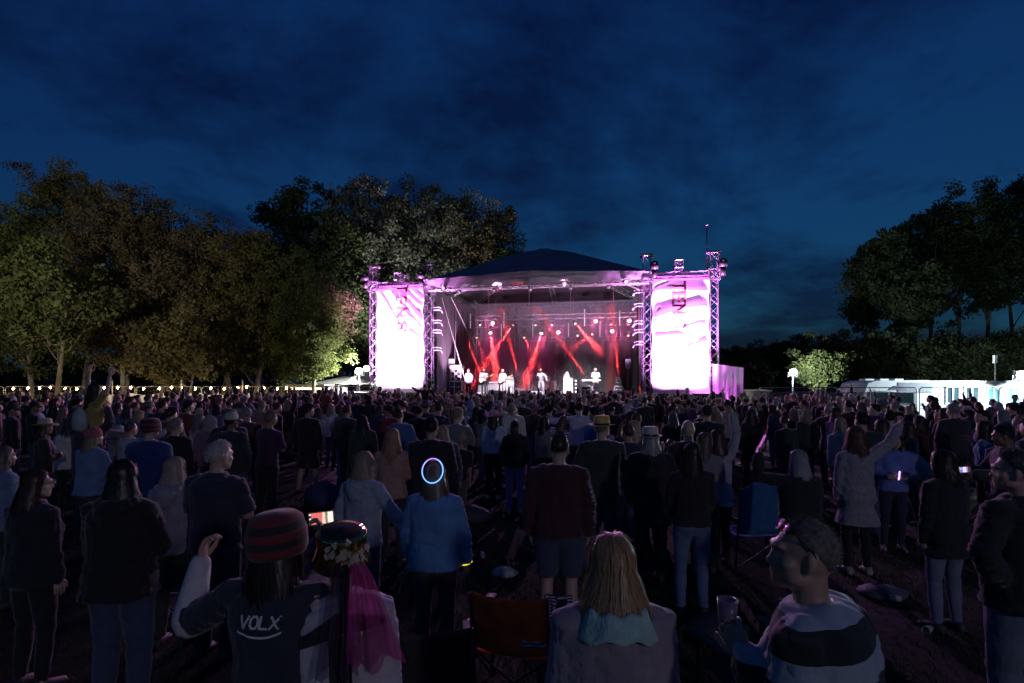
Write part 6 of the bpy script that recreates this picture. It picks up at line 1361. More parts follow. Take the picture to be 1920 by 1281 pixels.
finish(bake_all(), POSES)
HP = []
for h in HERO:
    k = dict(h); key = k.pop('key'); tp = k.pop('top'); lg = k.pop('leg'); yaw = k.pop('yaw', 0)
    x, y, Hh, lab = k.pop('x'), k.pop('y'), k.pop('H'), k.pop('label')
    HP.append(person(x, y, Hh, yaw, key, key if tp else None, key if lg else None, label=lab.replace('man ', 'person ').replace('woperson ', 'person ') if False else lab, **k))

# ------------------------------------------------------------------ clothing prints and worn things
def stripe_mat(name, ca, cb, per, duty, off=0.0, top_z=9.0):
    m = bpy.data.materials.new(name); m.use_nodes = True; t = m.node_tree; b = t.nodes['Principled BSDF']; b.inputs['Roughness'].default_value = .9; b.inputs['Sheen Weight'].default_value = .2
    tcn = t.nodes.new('ShaderNodeTexCoord'); sp = t.nodes.new('ShaderNodeSeparateXYZ'); t.links.new(tcn.outputs['Object'], sp.inputs[0])
    a = t.nodes.new('ShaderNodeMath'); a.operation = 'MULTIPLY_ADD'; a.inputs[1].default_value = 1 / per; a.inputs[2].default_value = off; t.links.new(sp.outputs['Z'], a.inputs[0])
    f = t.nodes.new('ShaderNodeMath'); f.operation = 'FRACT'; t.links.new(a.outputs[0], f.inputs[0]); c = t.nodes.new('ShaderNodeMath'); c.operation = 'LESS_THAN'; c.inputs[1].default_value = duty; t.links.new(f.outputs[0], c.inputs[0])
    mx = t.nodes.new('ShaderNodeMix'); mx.data_type = 'RGBA'; mx.inputs[6].default_value = (*ca, 1); mx.inputs[7].default_value = (*cb, 1); lim = t.nodes.new('ShaderNodeMath'); lim.operation = 'LESS_THAN'; lim.inputs[1].default_value = top_z; t.links.new(sp.outputs['Z'], lim.inputs[0]); mm_ = t.nodes.new('ShaderNodeMath'); mm_.operation = 'MULTIPLY'; t.links.new(c.outputs[0], mm_.inputs[0]); t.links.new(lim.outputs[0], mm_.inputs[1]); t.links.new(mm_.outputs[0], mx.inputs[0]); t.links.new(mx.outputs[2], b.inputs['Base Color'])
    nb_ = t.nodes.new('ShaderNodeTexNoise'); nb_.inputs['Scale'].default_value = 160; t.links.new(tcn.outputs['Object'], nb_.inputs['Vector']); bp = t.nodes.new('ShaderNodeBump'); bp.inputs['Strength'].default_value = .3; t.links.new(nb_.outputs['Fac'], bp.inputs['Height']); t.links.new(bp.outputs[0], b.inputs['Normal'])
    return m
def own(part, m): part.data.materials.clear(); part.data.materials.append(m)
HP[hB]['hair'].material_slots[0].link = 'OBJECT'; HP[hB]['hair'].material_slots[0].material = mat('cropped_grey_hair', (.17, .15, .145), .97, 0, .45, 60, .5, 260, spec=.05)
own(HP[hB]['top'], stripe_mat('broad_black_stripes', (.30, .35, .43), (.012, .012, .014), .15, .5, .767, 1.465))
own(HP[hQ]['top'], stripe_mat('narrow_blue_stripes', (.58, .57, .62), (.03, .03, .09), .055, .5))
own(HP[hC]['hat'], stripe_mat('hat_bands', (.025, .018, .02), (.17, .022, .028), .062, .5, .15)); HP[hC]['hat'].data = HP[hC]['hat'].data
own(HP[hX]['hat'], HP[hC]['hat'].data.materials[0]) if HP[hX]['hat'].data != HP[hC]['hat'].data else None
def bvh(o): me = o.data; return BVHTree.FromPolygons([v.co for v in me.vertices], [tuple(p.vertices) for p in me.polygons])
def proj(tree, o, d, off):
    h = tree.ray_cast(Vector(o), Vector(d).normalized()); 
    return None if h[0] is None else h[0] - Vector(d).normalized() * off
M_PRINT = mat('white_print', (.6, .6, .62), .8)
def print_back(idx, text, x0, z0, size, off=.004, slant=.0, mt=None):
    part = HP[idx]['top']; tr_ = bvh(part); last = [Vector((0, -.2, 1.2))]
    def fn(s, t):
        p = proj(tr_, (x0 + s + slant * t, -.6, z0 + t), (0, 1, 0), off)
        if p is None: p = last[0]
        last[0] = p; return p
    g = letters(text, fn, size, wid=.72, th=.2, step=.3); o = obj('lettering', g, mt or M_PRINT, part); return o
print_back(hC, 'VOLX', -.075, 1.345, .046, slant=.2)
def fnv(idx, fn_uv, nu, nv, m, name, off=.006):
    part = HP[idx]['top']; tr_ = bvh(part); g = G(); last = [Vector((0, -.15, 1.2))]
    def f(u, v):
        x, z = fn_uv(u, v); p = proj(tr_, (x, -.6, z), (0, 1, 0), off)
        if p is None: p = last[0].copy(); p.x, p.z = x, z
        last[0] = p; return p
    g.grid(f, nu, nv); return obj(name, g, m, part, True)
fnv(hC, lambda u, v: (-.085 + .18 * u, 1.305 + .009 * v + .02 * (2 * u - 1) ** 2), 16, 1, M_PRINT, 'underline')
M_DKPANEL = mat('dark_jersey_panel', (.02, .02, .028), .85)
fnv(hD, lambda u, v: (-.025 + .06 * u + .02 * (1 - v), .78 + .58 * v), 4, 40, M_DKPANEL, 'dark_strip')
fnv(hD, lambda u, v: (-.20 + .40 * u, 1.37 + (.085 - .05 * abs(2 * u - 1)) * v + (-.16 * max(0, .6 - u))), 24, 6, M_DKPANEL, 'dark_yoke')
# sleeve lettering on the maroon sweater
part = HP[hI]['top']; tr_ = bvh(part); P = POSES[HERO[hI]['key']]; sh, el, wr = P.arm[1][:3]; last = [Vector((.3, 0, 1))]
def fsl(s, t):
    q = sh * .9 + el * .1 + (wr - sh) * (s / .50); q = Vector(q); p = proj(tr_, (q.x + .5, q.y - .45 + (t - .02) * -.9, q.z + (t - .02) * .0), Vector((-.5, .45, 0)), .005)
    if p is None: p = last[0]
    last[0] = p; return p
obj('sleeve_lettering', letters('JOHNNI UCLI', fsl, .040, adv=1.35, wid=.75, th=.2), mat('dim_print', (.38, .36, .40), .8), part)
# mint hood lining on the blond woman
P = POSES[HERO[hA]['key']]; g = G()
def hl_(u, v):
    a = R(-168 + 156 * u); q = P.T @ Vector(((.118 + .05 * v) * math.cos(a), -.045 + (.105 + .055 * v) * math.sin(a), 1.505 - .10 * v - .02 * math.cos(2 * a) * v + .008 * math.sin(9 * a))); n_ = (math.cos(a), math.sin(a), .5); return (q, n_)
g.slab(hl_, 30, 6, .014); V = g.V(); obj('hood_lining', g, mat('mint_lining', (.34, .50, .46), .9, 0, .15, 20, .4, 60), HP[hA]['top'], True)
# white forearm sleeve on the lettered jersey
P = POSES[HERO[hC]['key']]; sh, el, wr, pm, f_, u_ = P.arm[-1]; g = G(); g.tube([el + (sh - el) * .04 , el + (wr - el) * .1, el * .5 + wr * .5, wr * .97 + el * .03], [.072, .068, .058, .044], 18, True); obj('white_sleeve', g, mat('pale_sleeve', (.55, .50, .54), .85, 0, .12, 14, .4, 40), HP[hC]['top'], True)
def world_of(idx, M_): return HP[idx]['body'].matrix_basis @ M_
def place(o, Mw): o.matrix_world = Mw; return o
# sunglasses pushed up on the striped man's head and spectacles on the corner woman
def glasses(idx, Ml, label, lensm):
    root = empty('glasses', label=label, cat='glasses'); root.matrix_basis = world_of(idx, POSES[HERO[idx]['key']].HM @ Ml)
    for s in (-1, 1):
        g = G(); a = np.linspace(0, 2 * math.pi, 17); g.tube([(s * .034 + .025 * math.cos(q), .0, .019 * math.sin(q)) for q in a], .0022, 5); obj('rim', g, M_BLACK, root, True)
        g = G(); g.ell((s * .034, 0, 0), (.023, .002, .017), 14, 7); obj('lens', g, lensm, root, True)
        g = G(); g.tube([(s * .06, 0, .004), (s * .076, -.02, .004), (s * .082, -.09, -.004), (s * .08, -.115, -.025)], .0026, 5); obj('temple_arm', g, M_BLACK, root, True)
    g = G(); g.tube([(-.011, 0, .004), (0, .003, .009), (.011, 0, .004)], .002, 5); obj('bridge', g, M_BLACK, root)
    return root
glasses(hB, Matrix.Translation((0, .066, .088)) @ Matrix.Rotation(R(32), 4, 'X'), 'dark mirrored sunglasses pushed up on the striped sweater person', mat('mirror_lens', (.35, .12, .40), .08, .9))
glasses(h7, Matrix.Translation((0, .104, .008)), 'thin framed glasses worn by the woman in the lower corner', mat('clear_lens', (.5, .5, .55), .05, 0, alpha=.25))
# gold hat with dark top, flowers, tulle and ribbon
HMw = world_of(hD, POSES[HERO[hD]['key']].HM @ Matrix.Rotation(R(10), 4, 'X'))
gh = empty('gold_hat', label='gold mirrored hat with dark top, flowers and pink tulle streamers', cat='hat'); gh.matrix_basis = HMw
g = G(); g.lathe([(.112, -.035), (.126, -.02), (.124, .0), (.112, .03), (.105, .07), (.108, .115), (.104, .122)], 36, (0, -.014, 0), ex=(1, 1.1)); obj('hat_side', g, mat('gold_mirror', (.75, .50, .16), .10, 1.0, .1, 6), gh, True)
g = G(); g.lathe([(.103, .118), (.08, .124), (.004, .126)], 36, (0, -.014, 0), ex=(1, 1.1)); obj('hat_top', g, mat('black_felt', (.012, .01, .012), .9), gh, True)
fl = G(); r = np.random.default_rng(9); fm = mat('cream_petals', (.55, .48, .40), .8, 0, .2, 30, trans=.3)
for k in range(34):
    a = R(-120 + 95 * r.random()); z = -.01 + .09 * r.random() ** 1.2 + (.06 if k > 28 else 0); c = np.array([.115 * math.cos(a), -.014 + .125 * math.sin(a), z]); o_ = nrm([math.cos(a), math.sin(a), .25]); e1 = nrm(np.cross(o_, [0, 0, 1])); e2 = np.cross(o_, e1); g = G()
    for j in range(5):
        q = j * 1.2566 + r.random(); d = e1 * math.cos(q) + e2 * math.sin(q); s_ = .013 * r.uniform(.7, 1.3); sdv = np.cross(d, o_)
        g.add([c, c + d * s_ * .6 + sdv * s_ * .5 + o_ * .006, c + d * s_ * 1.2 + o_ * .004, c + d * s_ * .6 - sdv * s_ * .5 + o_ * .006], [(0, 1, 2, 3)])
    obj('flower', g, fm, gh)
def tulle(x0, wd, ln, sway, m, name, seed):
    g = G()
    def fn(u, v):
        sp = wd * (.25 + .75 * v ** .7); x = x0 + sway * v + (u - .5) * sp; return (x, -.145 - .15 * v ** .8 + .020 * math.sin(u * 17 + seed + 2 * v) * (.3 + v) + .012 * math.sin(u * 31 + v * 6), .03 - ln * v + .03 * math.sin(u * 9 + seed) * v)
    g.grid(fn, 34, 18); return obj(name, g, m, gh, True)
tulle(.060, .24, .38, .075, mat('magenta_tulle', (.50, .06, .26), .8, 0, .25, 25, alpha=.68, trans=.3), 'tulle_streamer', 1)
tulle(-.015, .17, .40, -.01, mat('dark_tulle', (.05, .02, .06), .8, 0, .25, 25, alpha=.55), 'tulle_streamer', 4)
tulle(.015, .07, .60, .0, mat('dark_ribbon', (.02, .016, .03), .6, 0, .2, 20), 'ribbon', 2)
# phones
def phone_screen(name, cols):
    m = bpy.data.materials.new(name); m.use_nodes = True; t = m.node_tree; b = t.nodes['Principled BSDF']; tcn = t.nodes.new('ShaderNodeTexCoord'); sp = t.nodes.new('ShaderNodeSeparateXYZ'); t.links.new(tcn.outputs['Generated'], sp.inputs[0])
    cr_ = t.nodes.new('ShaderNodeValToRGB'); cr_.color_ramp.interpolation = 'CONSTANT'; e = cr_.color_ramp.elements
    for i, (p_, c) in enumerate(cols):
        q = e[i] if i < 2 else e.new(p_); q.position = p_; q.color = (*c, 1)
    nz = t.nodes.new('ShaderNodeTexNoise'); nz.inputs['Scale'].default_value = 6; t.links.new(tcn.outputs['Generated'], nz.inputs['Vector']); ad_ = t.nodes.new('ShaderNodeMath'); ad_.operation = 'MULTIPLY_ADD'; ad_.inputs[1].default_value = .12; t.links.new(nz.outputs['Fac'], ad_.inputs[0]); t.links.new(sp.outputs['X'], ad_.inputs[2])
    t.links.new(ad_.outputs[0], cr_.inputs['Fac']); t.links.new(cr_.outputs[0], b.inputs['Emission Color']); b.inputs['Emission Strength'].default_value = 1.0; b.inputs['Base Color'].default_value = (.02, .02, .02, 1); return m
def phone(label, pos, rz, rx, m, sz=(.150, .075)):
    r_ = empty('phone', pos, 0, label, 'phone'); r_.rotation_euler = (R(rx), R(-6), R(rz)); g = G(); g.box((0, 0, 0), (sz[0], .009, sz[1])); obj('phone_body', g, M_BLACK, r_); g = G(); g.box((0, -.0055, 0), (sz[0] - .008, .002, sz[1] - .008)); obj('screen', g, m, r_)
    if sz[0] > .12:
        for k in (-1, 0, 1): g = G(); g.box((-sz[0] / 2 + .012, -.0075, k * .022), (.008, .002, .008)); obj('screen_button', g, mat('screen_icon', (1, 1, 1), .5, emit=(1, 1, 1), estr=.9), r_)
P = POSES[HERO[hC]['key']]; hw_ = world_of(hC, Matrix.Identity(4)) @ Vector(P.arm[1][3])
phone('lit phone held out by the lettered jersey person showing a reddish picture', (hw_.x - .01, hw_.y + .03, hw_.z + .025), 4, -6, phone_screen('selfie_screen', [(0, (.02, .02, .02)), (.16, (.85, .18, .16)), (.62, (.9, .75, .62)), (.74, (.35, .22, .12)), (.84, (1, .92, .85))]), (.128, .064))
P = POSES[HERO[i6]['key']]; hw_ = world_of(i6, Matrix.Identity(4)) @ Vector(P.arm[-1][3])
phone('lit phone showing the stage held by the person in profile', (hw_.x - .06, hw_.y - .03, hw_.z + .05), -10, 0, phone_screen('stage_screen', [(0, (.7, .6, .95)), (.3, (.25, .3, .95)), (.45, (.95, .8, 1)), (.72, (.5, .2, .7)), (.85, (.05, .04, .06))]), (.14, .07))
# glow things
def glow(name, pts, rad, col, st, label, n=8):
    g = G(); P0 = np.mean(np.array(pts), axis=0); g.tube([np.array(p) - P0 for p in pts], rad, n, True); o = obj(name, g, mat('glow_' + name + str(int(st * 10)) + str(int(col[0] * 99)), col, .4, emit=col, estr=st), loc=P0); return tag(o, label, 'glow stick')
Hm = world_of(hE, POSES[HERO[hE]['key']].HM); ring = [Hm @ Vector((.088 * math.cos(a), -.118 + .03 * math.sin(a), .052 + .098 * math.sin(a))) for a in np.linspace(-math.pi * 1.32, math.pi * .38, 26)]
glow('glow_band', ring, .0042, (.16, .38, 1.0), 2.2, 'blue glowing ring on the back of the blue sweatshirt woman\'s head')
ring = [Hm @ Vector((.088 * math.cos(a), -.118 + .03 * math.sin(a), .052 + .098 * math.sin(a))) for a in np.linspace(math.pi * .40, math.pi * .92, 14)]
glow('glow_tube', ring, .0042, (.62, .22, .95), 1.6, 'violet tube closing the top of the glowing head ring')
P = POSES[HERO[hE]['key']]; Wm = world_of(hE, Matrix.Identity(4)); wr = Vector(P.arm[1][2]); glow('glow_bracelet', [Wm @ (wr + Vector((.047 * math.cos(a), .047 * math.sin(a), .012 * math.sin(a + 1)))) for a in np.linspace(math.pi * .95, math.pi * 2.1, 14)], .005, (.9, .75, .05), 1.1, 'yellow glowing bracelet on the blue sweatshirt woman\'s wrist')
P = POSES[HERO[i3]['key']]; Wm = world_of(i3, Matrix.Identity(4)); q = Wm @ Vector(P.arm[-1][3]); glow('glow_wand', [q + Vector((-.02, 0, -.04)), q + Vector((.06, 0, .12))], .012, (.60, .14, .60), .75, 'pink glow stick raised by the white-haired woman')
Wm = world_of(i2, Matrix.Identity(4)); q = Wm @ Vector((0.0, .20, 1.14)); glow('glow_pendant', [q + Vector((0, -.03, -.05)), q + Vector((.012, -.03, .05))], .010, (.62, .40, 1.0), 2.2, 'violet glowing pendant on the blue hoodie girl')
# backpack of the riding woman
bp = empty('backpack', label='white drawstring backpack on the woman riding on shoulders', cat='bag'); bp.matrix_basis = world_of(h2, POSES[HERO[h2]['key']].T @ Matrix.Translation((-.03, -.18, 1.17)))
g = G(); rs = []
for z, a, b in ((-.19, .09, .05), (-.16, .15, .09), (-.05, .165, .10), (.08, .14, .085), (.15, .09, .05), (.175, .05, .03), (.20, .07, .04)):
    q = np.linspace(0, 2 * math.pi, 18, endpoint=False); rs.append(np.stack([a * np.cos(q) * (1 + .05 * np.sin(5 * q)), b * np.sin(q), np.full(18, z)], 1))
g.rings(rs); obj('bag_body', g, mat('white_canvas', (.52, .50, .48), .9, 0, .1, 10, .4, 30), bp, True)
for s in (-1, 1): g = G(); g.tube([(s * .05, .0, .16), (s * .12, .12, .22), (s * .14, .16, .10), (s * .13, .05, -.15)], .008, 6); obj('strap', g, M_BLACK, bp, True)
# cups in hands
def cup(idx, sg, label, col=(.5, .45, .4)):
    P = POSES[HERO[idx]['key']]; q = world_of(idx, Matrix.Identity(4)) @ Vector(P.arm[sg][3]); g = G(); g.lathe([(.028, -.05), (.036, .06), (.033, .06), (.026, -.045)], 14); o = obj('cup', g, mat('plastic_cup_%d' % idx, col, .25, alpha=.45), None, True, loc=q + Vector((0, .03, .03))); tag(o, label, 'cup')
cup(hO, 1, 'plastic cup at the mouth of the straw hat man', (.6, .4, .55)); cup(hB, -1, 'clear plastic cup held by the striped sweater man', (.3, .2, .3))
# guitars and microphone of the band
def guitar(idx, label, col):
    P = POSES[HERO[idx]['key']]; r_ = empty('guitar', label=label, cat='guitar'); r_.matrix_basis = world_of(idx, P.T @ Matrix.Translation((.04, .17, 1.03)) @ Matrix.Rotation(R(24), 4, 'Y'))
    g = G(); pr = [(.24, .0), (.22, .12), (.12, .16), (.02, .11), (-.06, .13), (-.14, .15), (-.10, .06), (-.10, -.06), (-.16, -.13), (-.06, -.12), (.02, -.10), (.12, -.16), (.22, -.12)]
    n_ = len(pr); g.add([(x, -.02, z) for x, z in pr] + [(x, .02, z) for x, z in pr], [list(range(n_)), list(range(2 * n_ - 1, n_ - 1, -1))] + [(i, i + n_, (i + 1) % n_ + n_, (i + 1) % n_) for i in range(n_)]); obj('guitar_body', g, M_INST, r_, color=col)
    g = G(); g.box((-.40, .02, 0), (.60, .022, .05)); obj('neck', g, mat('maple', (.5, .34, .16), .4), r_); g = G(); g.box((-.76, .015, .01), (.14, .02, .085)); obj('headstock', g, mat('maple'), r_)
    g = G(); g.box((.06, .026, 0), (.14, .008, .09)); obj('pickguard', g, M_WHITE, r_); g = G(); g.tube([(.2, 0, .05), (.15, -.25, .38), (-.15, -.22, .40), (-.14, .0, .1)], .012, 5); obj('strap', g, M_BLACK, r_)
guitar(b1, 'white electric guitar held by the short-haired guitarist', (.75, .72, .70)); guitar(b2, 'pale electric guitar held by the long-haired guitarist', (.6, .45, .32))
for idx, lab in ((b5, 'microphone in the hand of the keyboard player'), (b3, 'microphone in the hand of the singer')):
    P = POSES[HERO[idx]['key']]; q = world_of(idx, Matrix.Identity(4)) @ Vector(P.arm[1][3]); r_ = empty('microphone', q, 0, lab, 'microphone'); g = G(); g.tube([(0, 0, -.08), (0, 0, .06)], [.011, .016], 8); obj('handle', g, M_BLACK, r_); g = G(); g.ell((0, 0, .085), (.025, .025, .03), 10, 7); obj('grille_ball', g, M_ALUD, r_)

# ================================================================== folding chairs and ground clutter
def camp_chair(u, v, Ztop, rz, col, label, wd=.52, high=0.0, mt=None):
    Y = (CH - Ztop) * F / (v - HV); r_ = empty('folding_chair', (PX(u, Y), Y, 0), R(rz), label, 'chair', 'folding chairs among the crowd'); k = Ztop / .86
    m = mt or mat('chair_cloth_%d' % int(sum(col) * 997), col, .85, 0, .2, 8, .4, 60); hw2 = wd / 2
    def pnl(fn, nm, nu=14, nv=10): g = G(); g.slab(fn, nu, nv, .006); return obj(nm, g, m, r_, True)
    z0 = .42
    pnl(lambda a, b: ((-hw2 + wd * a, -.20 - .10 * b - .035 * math.sin(math.pi * a) * (1 - .3 * b) + .008 * math.sin(a * 19 + b * 7), z0 + .03 + (Ztop - z0 - .03 + high) * b + (-.02 * math.sin(math.pi * a) if high == 0 else -.16 * abs(2 * a - 1) ** 2.2 * b)), (0, -1, .2)), 'backrest')
    pnl(lambda a, b: ((-hw2 + wd * a, -.20 + .45 * b, z0 - .05 * math.sin(math.pi * a) * math.sin(math.pi * b) + .02 * b), (0, 0, 1)), 'seat')
    for s in (-1, 1):
        g = G(); g.tube([(s * hw2, -.30, Ztop - .01), (s * hw2, -.22, z0), (s * hw2, -.16, .02)], .011, 7); obj('back_post', g, M_BLACK, r_, True)
        g = G(); g.tube([(s * hw2, .24, .63), (s * hw2, .26, .02)], .011, 7); obj('front_post', g, M_BLACK, r_)
        g = G(); g.slab(lambda a, b: ((s * (hw2 + .01) - .035 + .07 * a, -.24 + .52 * b, .64 - .02 * math.sin(math.pi * b)), (0, 0, 1)), 3, 6, .008); obj('armrest', g, M_BLACK, r_)
        g = G(); g.tube([(s * hw2, -.17, .03), (-s * hw2, -.15, z0 - .02)], .009, 6); g.tube([(s * hw2, .25, .03), (s * hw2, -.2, z0)], .009, 6); obj('cross_brace', g, M_BLACK, r_)
    return r_
camp_chair(972, 1087, .86, -14, (.80, .15, .04), 'orange folding chair with a striped blanket beside the blond woman')
camp_chair(800, 1142, .84, 8, (.03, .03, .035), 'dark folding chair behind the blue sweatshirt woman')
camp_chair(352, 1002, .88, -10, (.035, .035, .06), 'dark blue folding chair with rounded back beside the white-haired man', high=.05)
camp_chair(1412, 905, 1.02, 6, (.03, .13, .32), 'blue high-backed folding chair by the white-haired woman with the glow stick', .62, .10)
camp_chair(1420, 1150, .80, 20, (.02, .02, .022), 'black folding chair in front of the striped sweater man')
camp_chair(1100, 985, .80, -5, (.10, .10, .16), 'pale edged folding chair just past the maroon sweater man', .46)
zm = bpy.data.materials.new('zebra_blanket'); zm.use_nodes = True; t = zm.node_tree; b = t.nodes['Principled BSDF']; b.inputs['Roughness'].default_value = .95; tcn = t.nodes.new('ShaderNodeTexCoord'); wv = t.nodes.new('ShaderNodeTexWave'); wv.inputs['Scale'].default_value = 14; wv.inputs['Distortion'].default_value = 5; wv.inputs['Detail Scale'].default_value = 1.2; wv.bands_direction = 'Z'; t.links.new(tcn.outputs['Object'], wv.inputs['Vector'])
cr_ = t.nodes.new('ShaderNodeValToRGB'); cr_.color_ramp.elements[0].position = .48; cr_.color_ramp.elements[0].color = (.02, .02, .05, 1); cr_.color_ramp.elements[1].position = .56; cr_.color_ramp.elements[1].color = (.36, .40, .52, 1); t.links.new(wv.outputs['Fac'], cr_.inputs['Fac']); t.links.new(cr_.outputs[0], b.inputs['Base Color'])
def blanket(u, v, Y, w_, h_, label, rz):
    p = PT(u, v, Y); g = G(); g.slab(lambda a, b_: ((-w_ / 2 + w_ * a, .02 * math.sin(a * 9) + .05 * b_ + .012 * math.sin(a * 23 + b_ * 6), -h_ / 2 + h_ * b_), (0, -1, 0)), 20, 10, .008); o = obj('blanket', g, zm, None, True, loc=p); o.rotation_euler = (0, 0, R(rz)); tag(o, label, 'blanket')
blanket(1046, 1145, 4.35, .22, .19, 'wavy striped blanket hanging beside the orange chair back', -10); blanket(990, 1200, 3.72, .36, .10, 'wavy striped blanket edge under the orange chair seat', -14)
for u, v, Y, s_, c, lab in ((945, 1026, 6.6, (.16, .12, .10), (.4, .4, .42), 'small white carrier bag on the grass'), (880, 930, 9.2, (.35, .25, .25), (.05, .05, .07), 'dark rucksack lying near the pink hat woman'), (1655, 1100, 6.0, (.25, .2, .1), (.10, .10, .12), 'dark bag on the grass near the pointing woman'), (1340, 1110, 5.0, (.3, .22, .2), (.03, .03, .035), 'black bag beside the jeans girl'), (610, 905, 10.2, (.4, .3, .45), (.05, .06, .14), 'blue pushchair bag by the boy in shorts')):
    g = G(); q = rng.normal(0, .1, 3); rs = []
    for z, a in ((0, .8), (.15, 1.0), (.5, .95), (.8, .7), (1.0, .35)):
        an_ = np.linspace(0, 2 * math.pi, 16, endpoint=False); rs.append(np.stack([s_[0] * a * np.cos(an_) * (1 + .1 * np.sin(3 * an_ + z * 4)), s_[1] * a * np.sin(an_), np.full(16, s_[2] * z)], 1))
    g.rings(rs); tag(obj('bag', g, mat('bag_%d' % int(u), c, .7, 0, .2, 10, .4, 30), None, True, loc=(PX(u, Y), Y, .0)), lab, 'bag')

for u, v, lab, c in ((905, 1050, 'white plastic cup dropped behind the blue sweatshirt woman', (.5, .5, .5)), (1228, 1085, 'crushed pale cup on the grass between the jeans girl and the maroon sweater man', (.45, .42, .42)), (1690, 1130, 'white cup on the grass near the dark bag', (.5, .5, .5)), (508, 965, 'pale cup on the trodden grass near the boy in shorts', (.5, .48, .45)), (1010, 980, 'small bright can on the grass past the maroon sweater man', (.5, .5, .6)), (1745, 1185, 'flattened paper plate near the black jacket man', (.5, .5, .5))):
    Y = CH * F / (v - HV); g = G(); g.lathe([(.026, 0), (.036, .11), (.033, .11), (.024, .006)], 12); o = obj('cup', g, mat('cup_%d' % u, c, .5), None, True, loc=(PX(u, Y), Y, .036)); o.rotation_euler = (R(88), 0, R(u)); tag(o, lab.replace('flattened paper plate', 'tipped white cup'), 'cup')
# ================================================================== the rest of the crowd
used = set(h['label'] for h in HERO); placed = [(h['x'], h['y']) for h in HERO]
ZONES = [(120, 'by the festoon fence end'), (250, 'by the tree in front of the fence'), (370, 'before the long text banner'), (480, 'before the short text banner'), (590, 'between fence and marquee'), (690, 'before the marquee'), (760, 'under the slant-folded banner'), (830, 'before the equipment rack'), (900, 'before the short-haired guitarist'), (960, 'before the long-haired guitarist'), (1040, 'before the singer'), (1090, 'before the organ cabinet'), (1150, 'before the keyboard'), (1215, 'before the pole speaker'), (1280, 'under the level-folded banner'), (1345, 'under the lightning mast'), (1420, 'before the lilac tent'), (1500, 'before the kiosk'), (1600, 'before the lit bush'), (1680, 'before the caravan nose'), (1740, 'before the caravan end'), (1840, 'before the white cabin'), (9999, 'before the teal glass cabin')]
HAIRT = {'short': 'short %s hair', 'mop': 'tousled %s hair', 'crop': 'cropped %s hair', 'bob': '%s bob', 'long': 'long %s hair', 'longer': 'very long %s hair', 'wavy': 'wavy %s hair', 'curly': 'curly %s hair', 'tail': '%s ponytail', 'bun': '%s hair bun'}
HAIRC = [('black', (.018, .014, .013)), ('dark brown', (.045, .026, .018)), ('brown', (.10, .055, .035)), ('auburn', (.16, .06, .035)), ('fair', (.36, .25, .16)), ('blond', (.48, .36, .22)), ('grey', (.32, .31, .31)), ('white', (.5, .48, .47))]
TOPC = [('black', (.014, .014, .016)), ('black', (.016, .014, .018)), ('charcoal', (.04, .04, .045)), ('navy', (.018, .024, .06)), ('dark blue', (.03, .045, .12)), ('maroon', (.09, .015, .022)), ('dark green', (.02, .04, .028)), ('brown', (.09, .055, .035)), ('grey', (.16, .16, .17)), ('denim', (.10, .15, .26)), ('pale grey', (.36, .35, .37)), ('white', (.55, .54, .55)), ('red', (.26, .025, .03)), ('mauve', (.22, .13, .22)), ('khaki', (.16, .14, .08)), ('blue', (.06, .12, .34)), ('plum', (.07, .02, .06)), ('tan', (.30, .22, .15))]
TW = [6, 6, 6, 6, 3, 2, 2, 2, 3, 2, 2, 2, 1.5, 1.5, 1.2, 1.2, 1.5, 1]
TT = {'jacket': 'jacket', 'hoodie': 'hooded top', 'tee': 'T-shirt'}
HT = [('cap', 'cap'), ('beanie', 'beanie'), ('trilby', 'trilby'), ('straw', 'straw hat'), ('bucket', 'bucket hat'), ('flatcap', 'flat cap')]
rr_ = random.Random(5)
def ok(x, y, dmin): return all((x - a) ** 2 + (y - b) ** 2 > dmin * dmin for a, b in placed)
def inside(x, y):
    if x < -9 and y > 28.6 - .05 * abs(x): return False
    if x > 8.3 and y > 23.9: return False
    if y > 30.0 - .2 * (x - 1.3): return False
    return True
